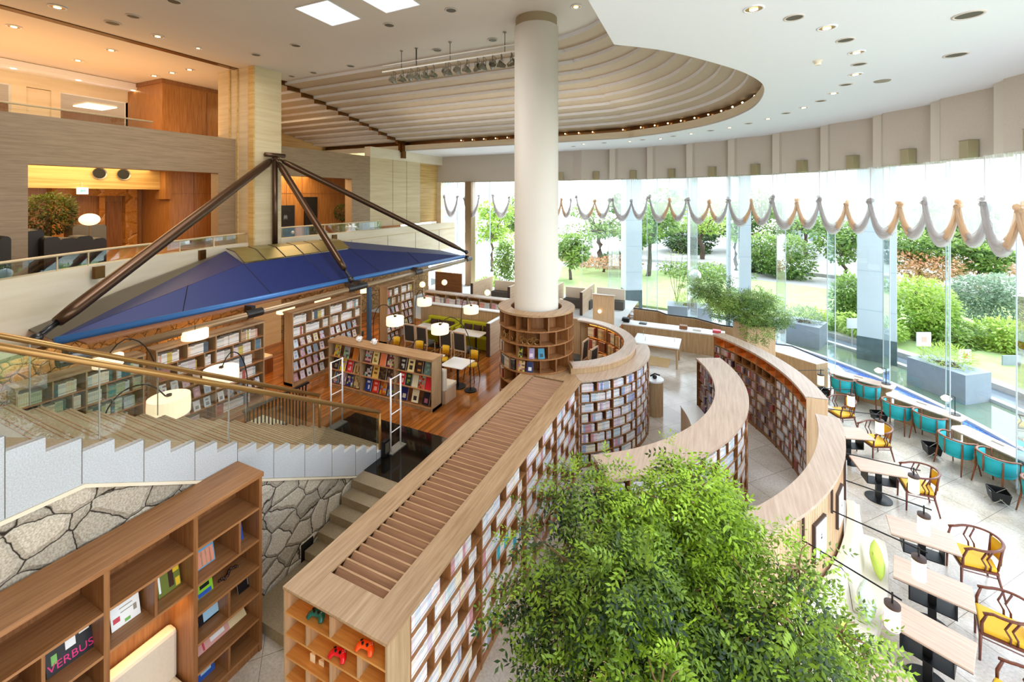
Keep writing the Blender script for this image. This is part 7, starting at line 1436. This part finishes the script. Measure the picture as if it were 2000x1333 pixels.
tree(1790, 470, 33, 170, 110, 560, 'leaf_mid', 'spreading pine right of the large pier', 3000, 0.22, 55, lean=10); tree(1915, 500, 30, 90, 70, 575, 'leaf_mid', 'rounded green tree near the right edge above the hedge', 1800, 0.2, 56); tree(1650, 470, 40, 110, 100, 560, 'leaf_mid', 'soft green tree left of the large pier', 2000, 0.25, 57); tree(1570, 430, 56, 130, 60, 520, 'leaf_mid', 'pale distant tree above the big clipped hedge', 1200, 0.3, 58)
for i, (px, py, w_, h_, mt, lb) in enumerate([(1010, 425, 150, 90, 'leaf_mid', 'hazy tall tree behind the column'), (1240, 420, 140, 100, 'leaf_mid', 'hazy tree crown above the left pier'), (1460, 425, 150, 110, 'leaf_mid', 'bright hazy tree behind the middle pier'), (1350, 470, 120, 70, 'leaf_dark', 'low hazy tree behind the long low hedge'), (1700, 430, 150, 110, 'leaf_mid', 'hazy tree behind the large pier'), (1860, 440, 130, 90, 'leaf_mid', 'hazy tree between the pine and the right edge'), (1620, 500, 120, 90, 'leaf_dark', 'shaded trees at the far edge of the lawn')]):
    tree(px, py, 62 if i != 5 else 38, w_, h_, py+100, mt, lb, 2400, 0.36, 70+i)
t = thing('garden_lamp', 'white globe garden lamp on a double post beyond the pool', 'lamp', G(1358, 600, -0.35)); p = G(1358, 605, -0.35); d = p.x*F_[0]+p.y*F_[1]; g = atd(1358, 538, d); MB().sphere(g, 0.38, 16, 10).build('globe', 'white_plastic', t, smooth=True)
for s_ in (-0.2, 0.2): MB().tube([(p.x+s_, p.y, -0.4), (p.x+s_, p.y, g.z-0.3)], 0.05, 6).build('post', 'silver_item', t)
t = thing('young_trees', 'thin bare stemmed sapling in the dark blue planter', 'sapling', G(1325, 620, 0.8)); mb = MB(); p = atd(1322, 590, 27)
for i in range(5): branch(mb, (p.x, p.y, 0.8), (p.x+0.35*(i-2), p.y, 3.6+0.3*(i % 2)), 0.02, 0.008, i, 0.04)
t.name = 'sapling'; mb.build('stems', 'bark', t); leaves('foliage', [(p.x, p.y, 3.3, 0.8, 0.6, 0.8)], 160, 0.12, 'leaf_lime', t, 60)
mb = MB(); p = atd(1700, 560, 20.5)
# sculpture boards by the pool
for i, (px, py, d, w_, lb, mt) in enumerate([(1804, 663, 20.5, 0.65, 'pale square board with a flower print among the plants', 'facade_pale'), (1664, 632, 22, 0.5, 'small pale board among the plants left of the large pier', 'facade_pale'), (1884, 695, 19.8, 0.55, 'pale board with a red motif among the plants', 'facade_pale'), (1975, 712, 19.5, 0.8, 'blank grey board among the plants at the right edge', 'planter_grey')]):
    p = atd(px, py, d); t = thing('garden_board', lb, 'board', p); MB().obox(p, (w_, 0.06, w_), rz=YAW).build('panel', mt, t); MB().obox((p.x, p.y, (p.z-0.4)/2), (0.05, 0.05, p.z+0.4), rz=YAW).build('post', 'silver_item', t)
    if i in (0, 2): MB().obox(p-Vector((F_[0], F_[1], 0))*0.035, (w_*0.4, 0.005, w_*0.4), rz=YAW).build('motif', 'c_redf' if i == 2 else 'c_rose', t)
# pale facades far behind the garden
for i, (px, d, w_, h) in enumerate([(1330, 75, 7, 14), (1600, 62, 8, 9), (900, 60, 12, 20)]):
    p = atd(px, 385, d); t = thing('building', ['pale distant building behind the leaning tree', 'pale distant building behind the clipped hedge', 'white distant building behind the far straight window'][i], 'building', (p.x, p.y, -0.4)); MB().obox((p.x, p.y, h/2-1), (w_, 5, h), rz=YAW).build('walls', 'facade_pale', t)
    mb = MB()
    for r in range(int(h//3)-1):
        for c_ in range(3): q = Vector((p.x, p.y, 2+r*3))+Vector((R_[0], R_[1], 0))*(c_-1)*w_*0.3-Vector((F_[0], F_[1], 0))*2.52; mb.obox(q, (w_*0.18, 0.02, 1.3), rz=YAW)
    mb.build('windows', 'pier_shade', t)
for o in bpy.data.objects:
    if '_loc' in o: del o['_loc']
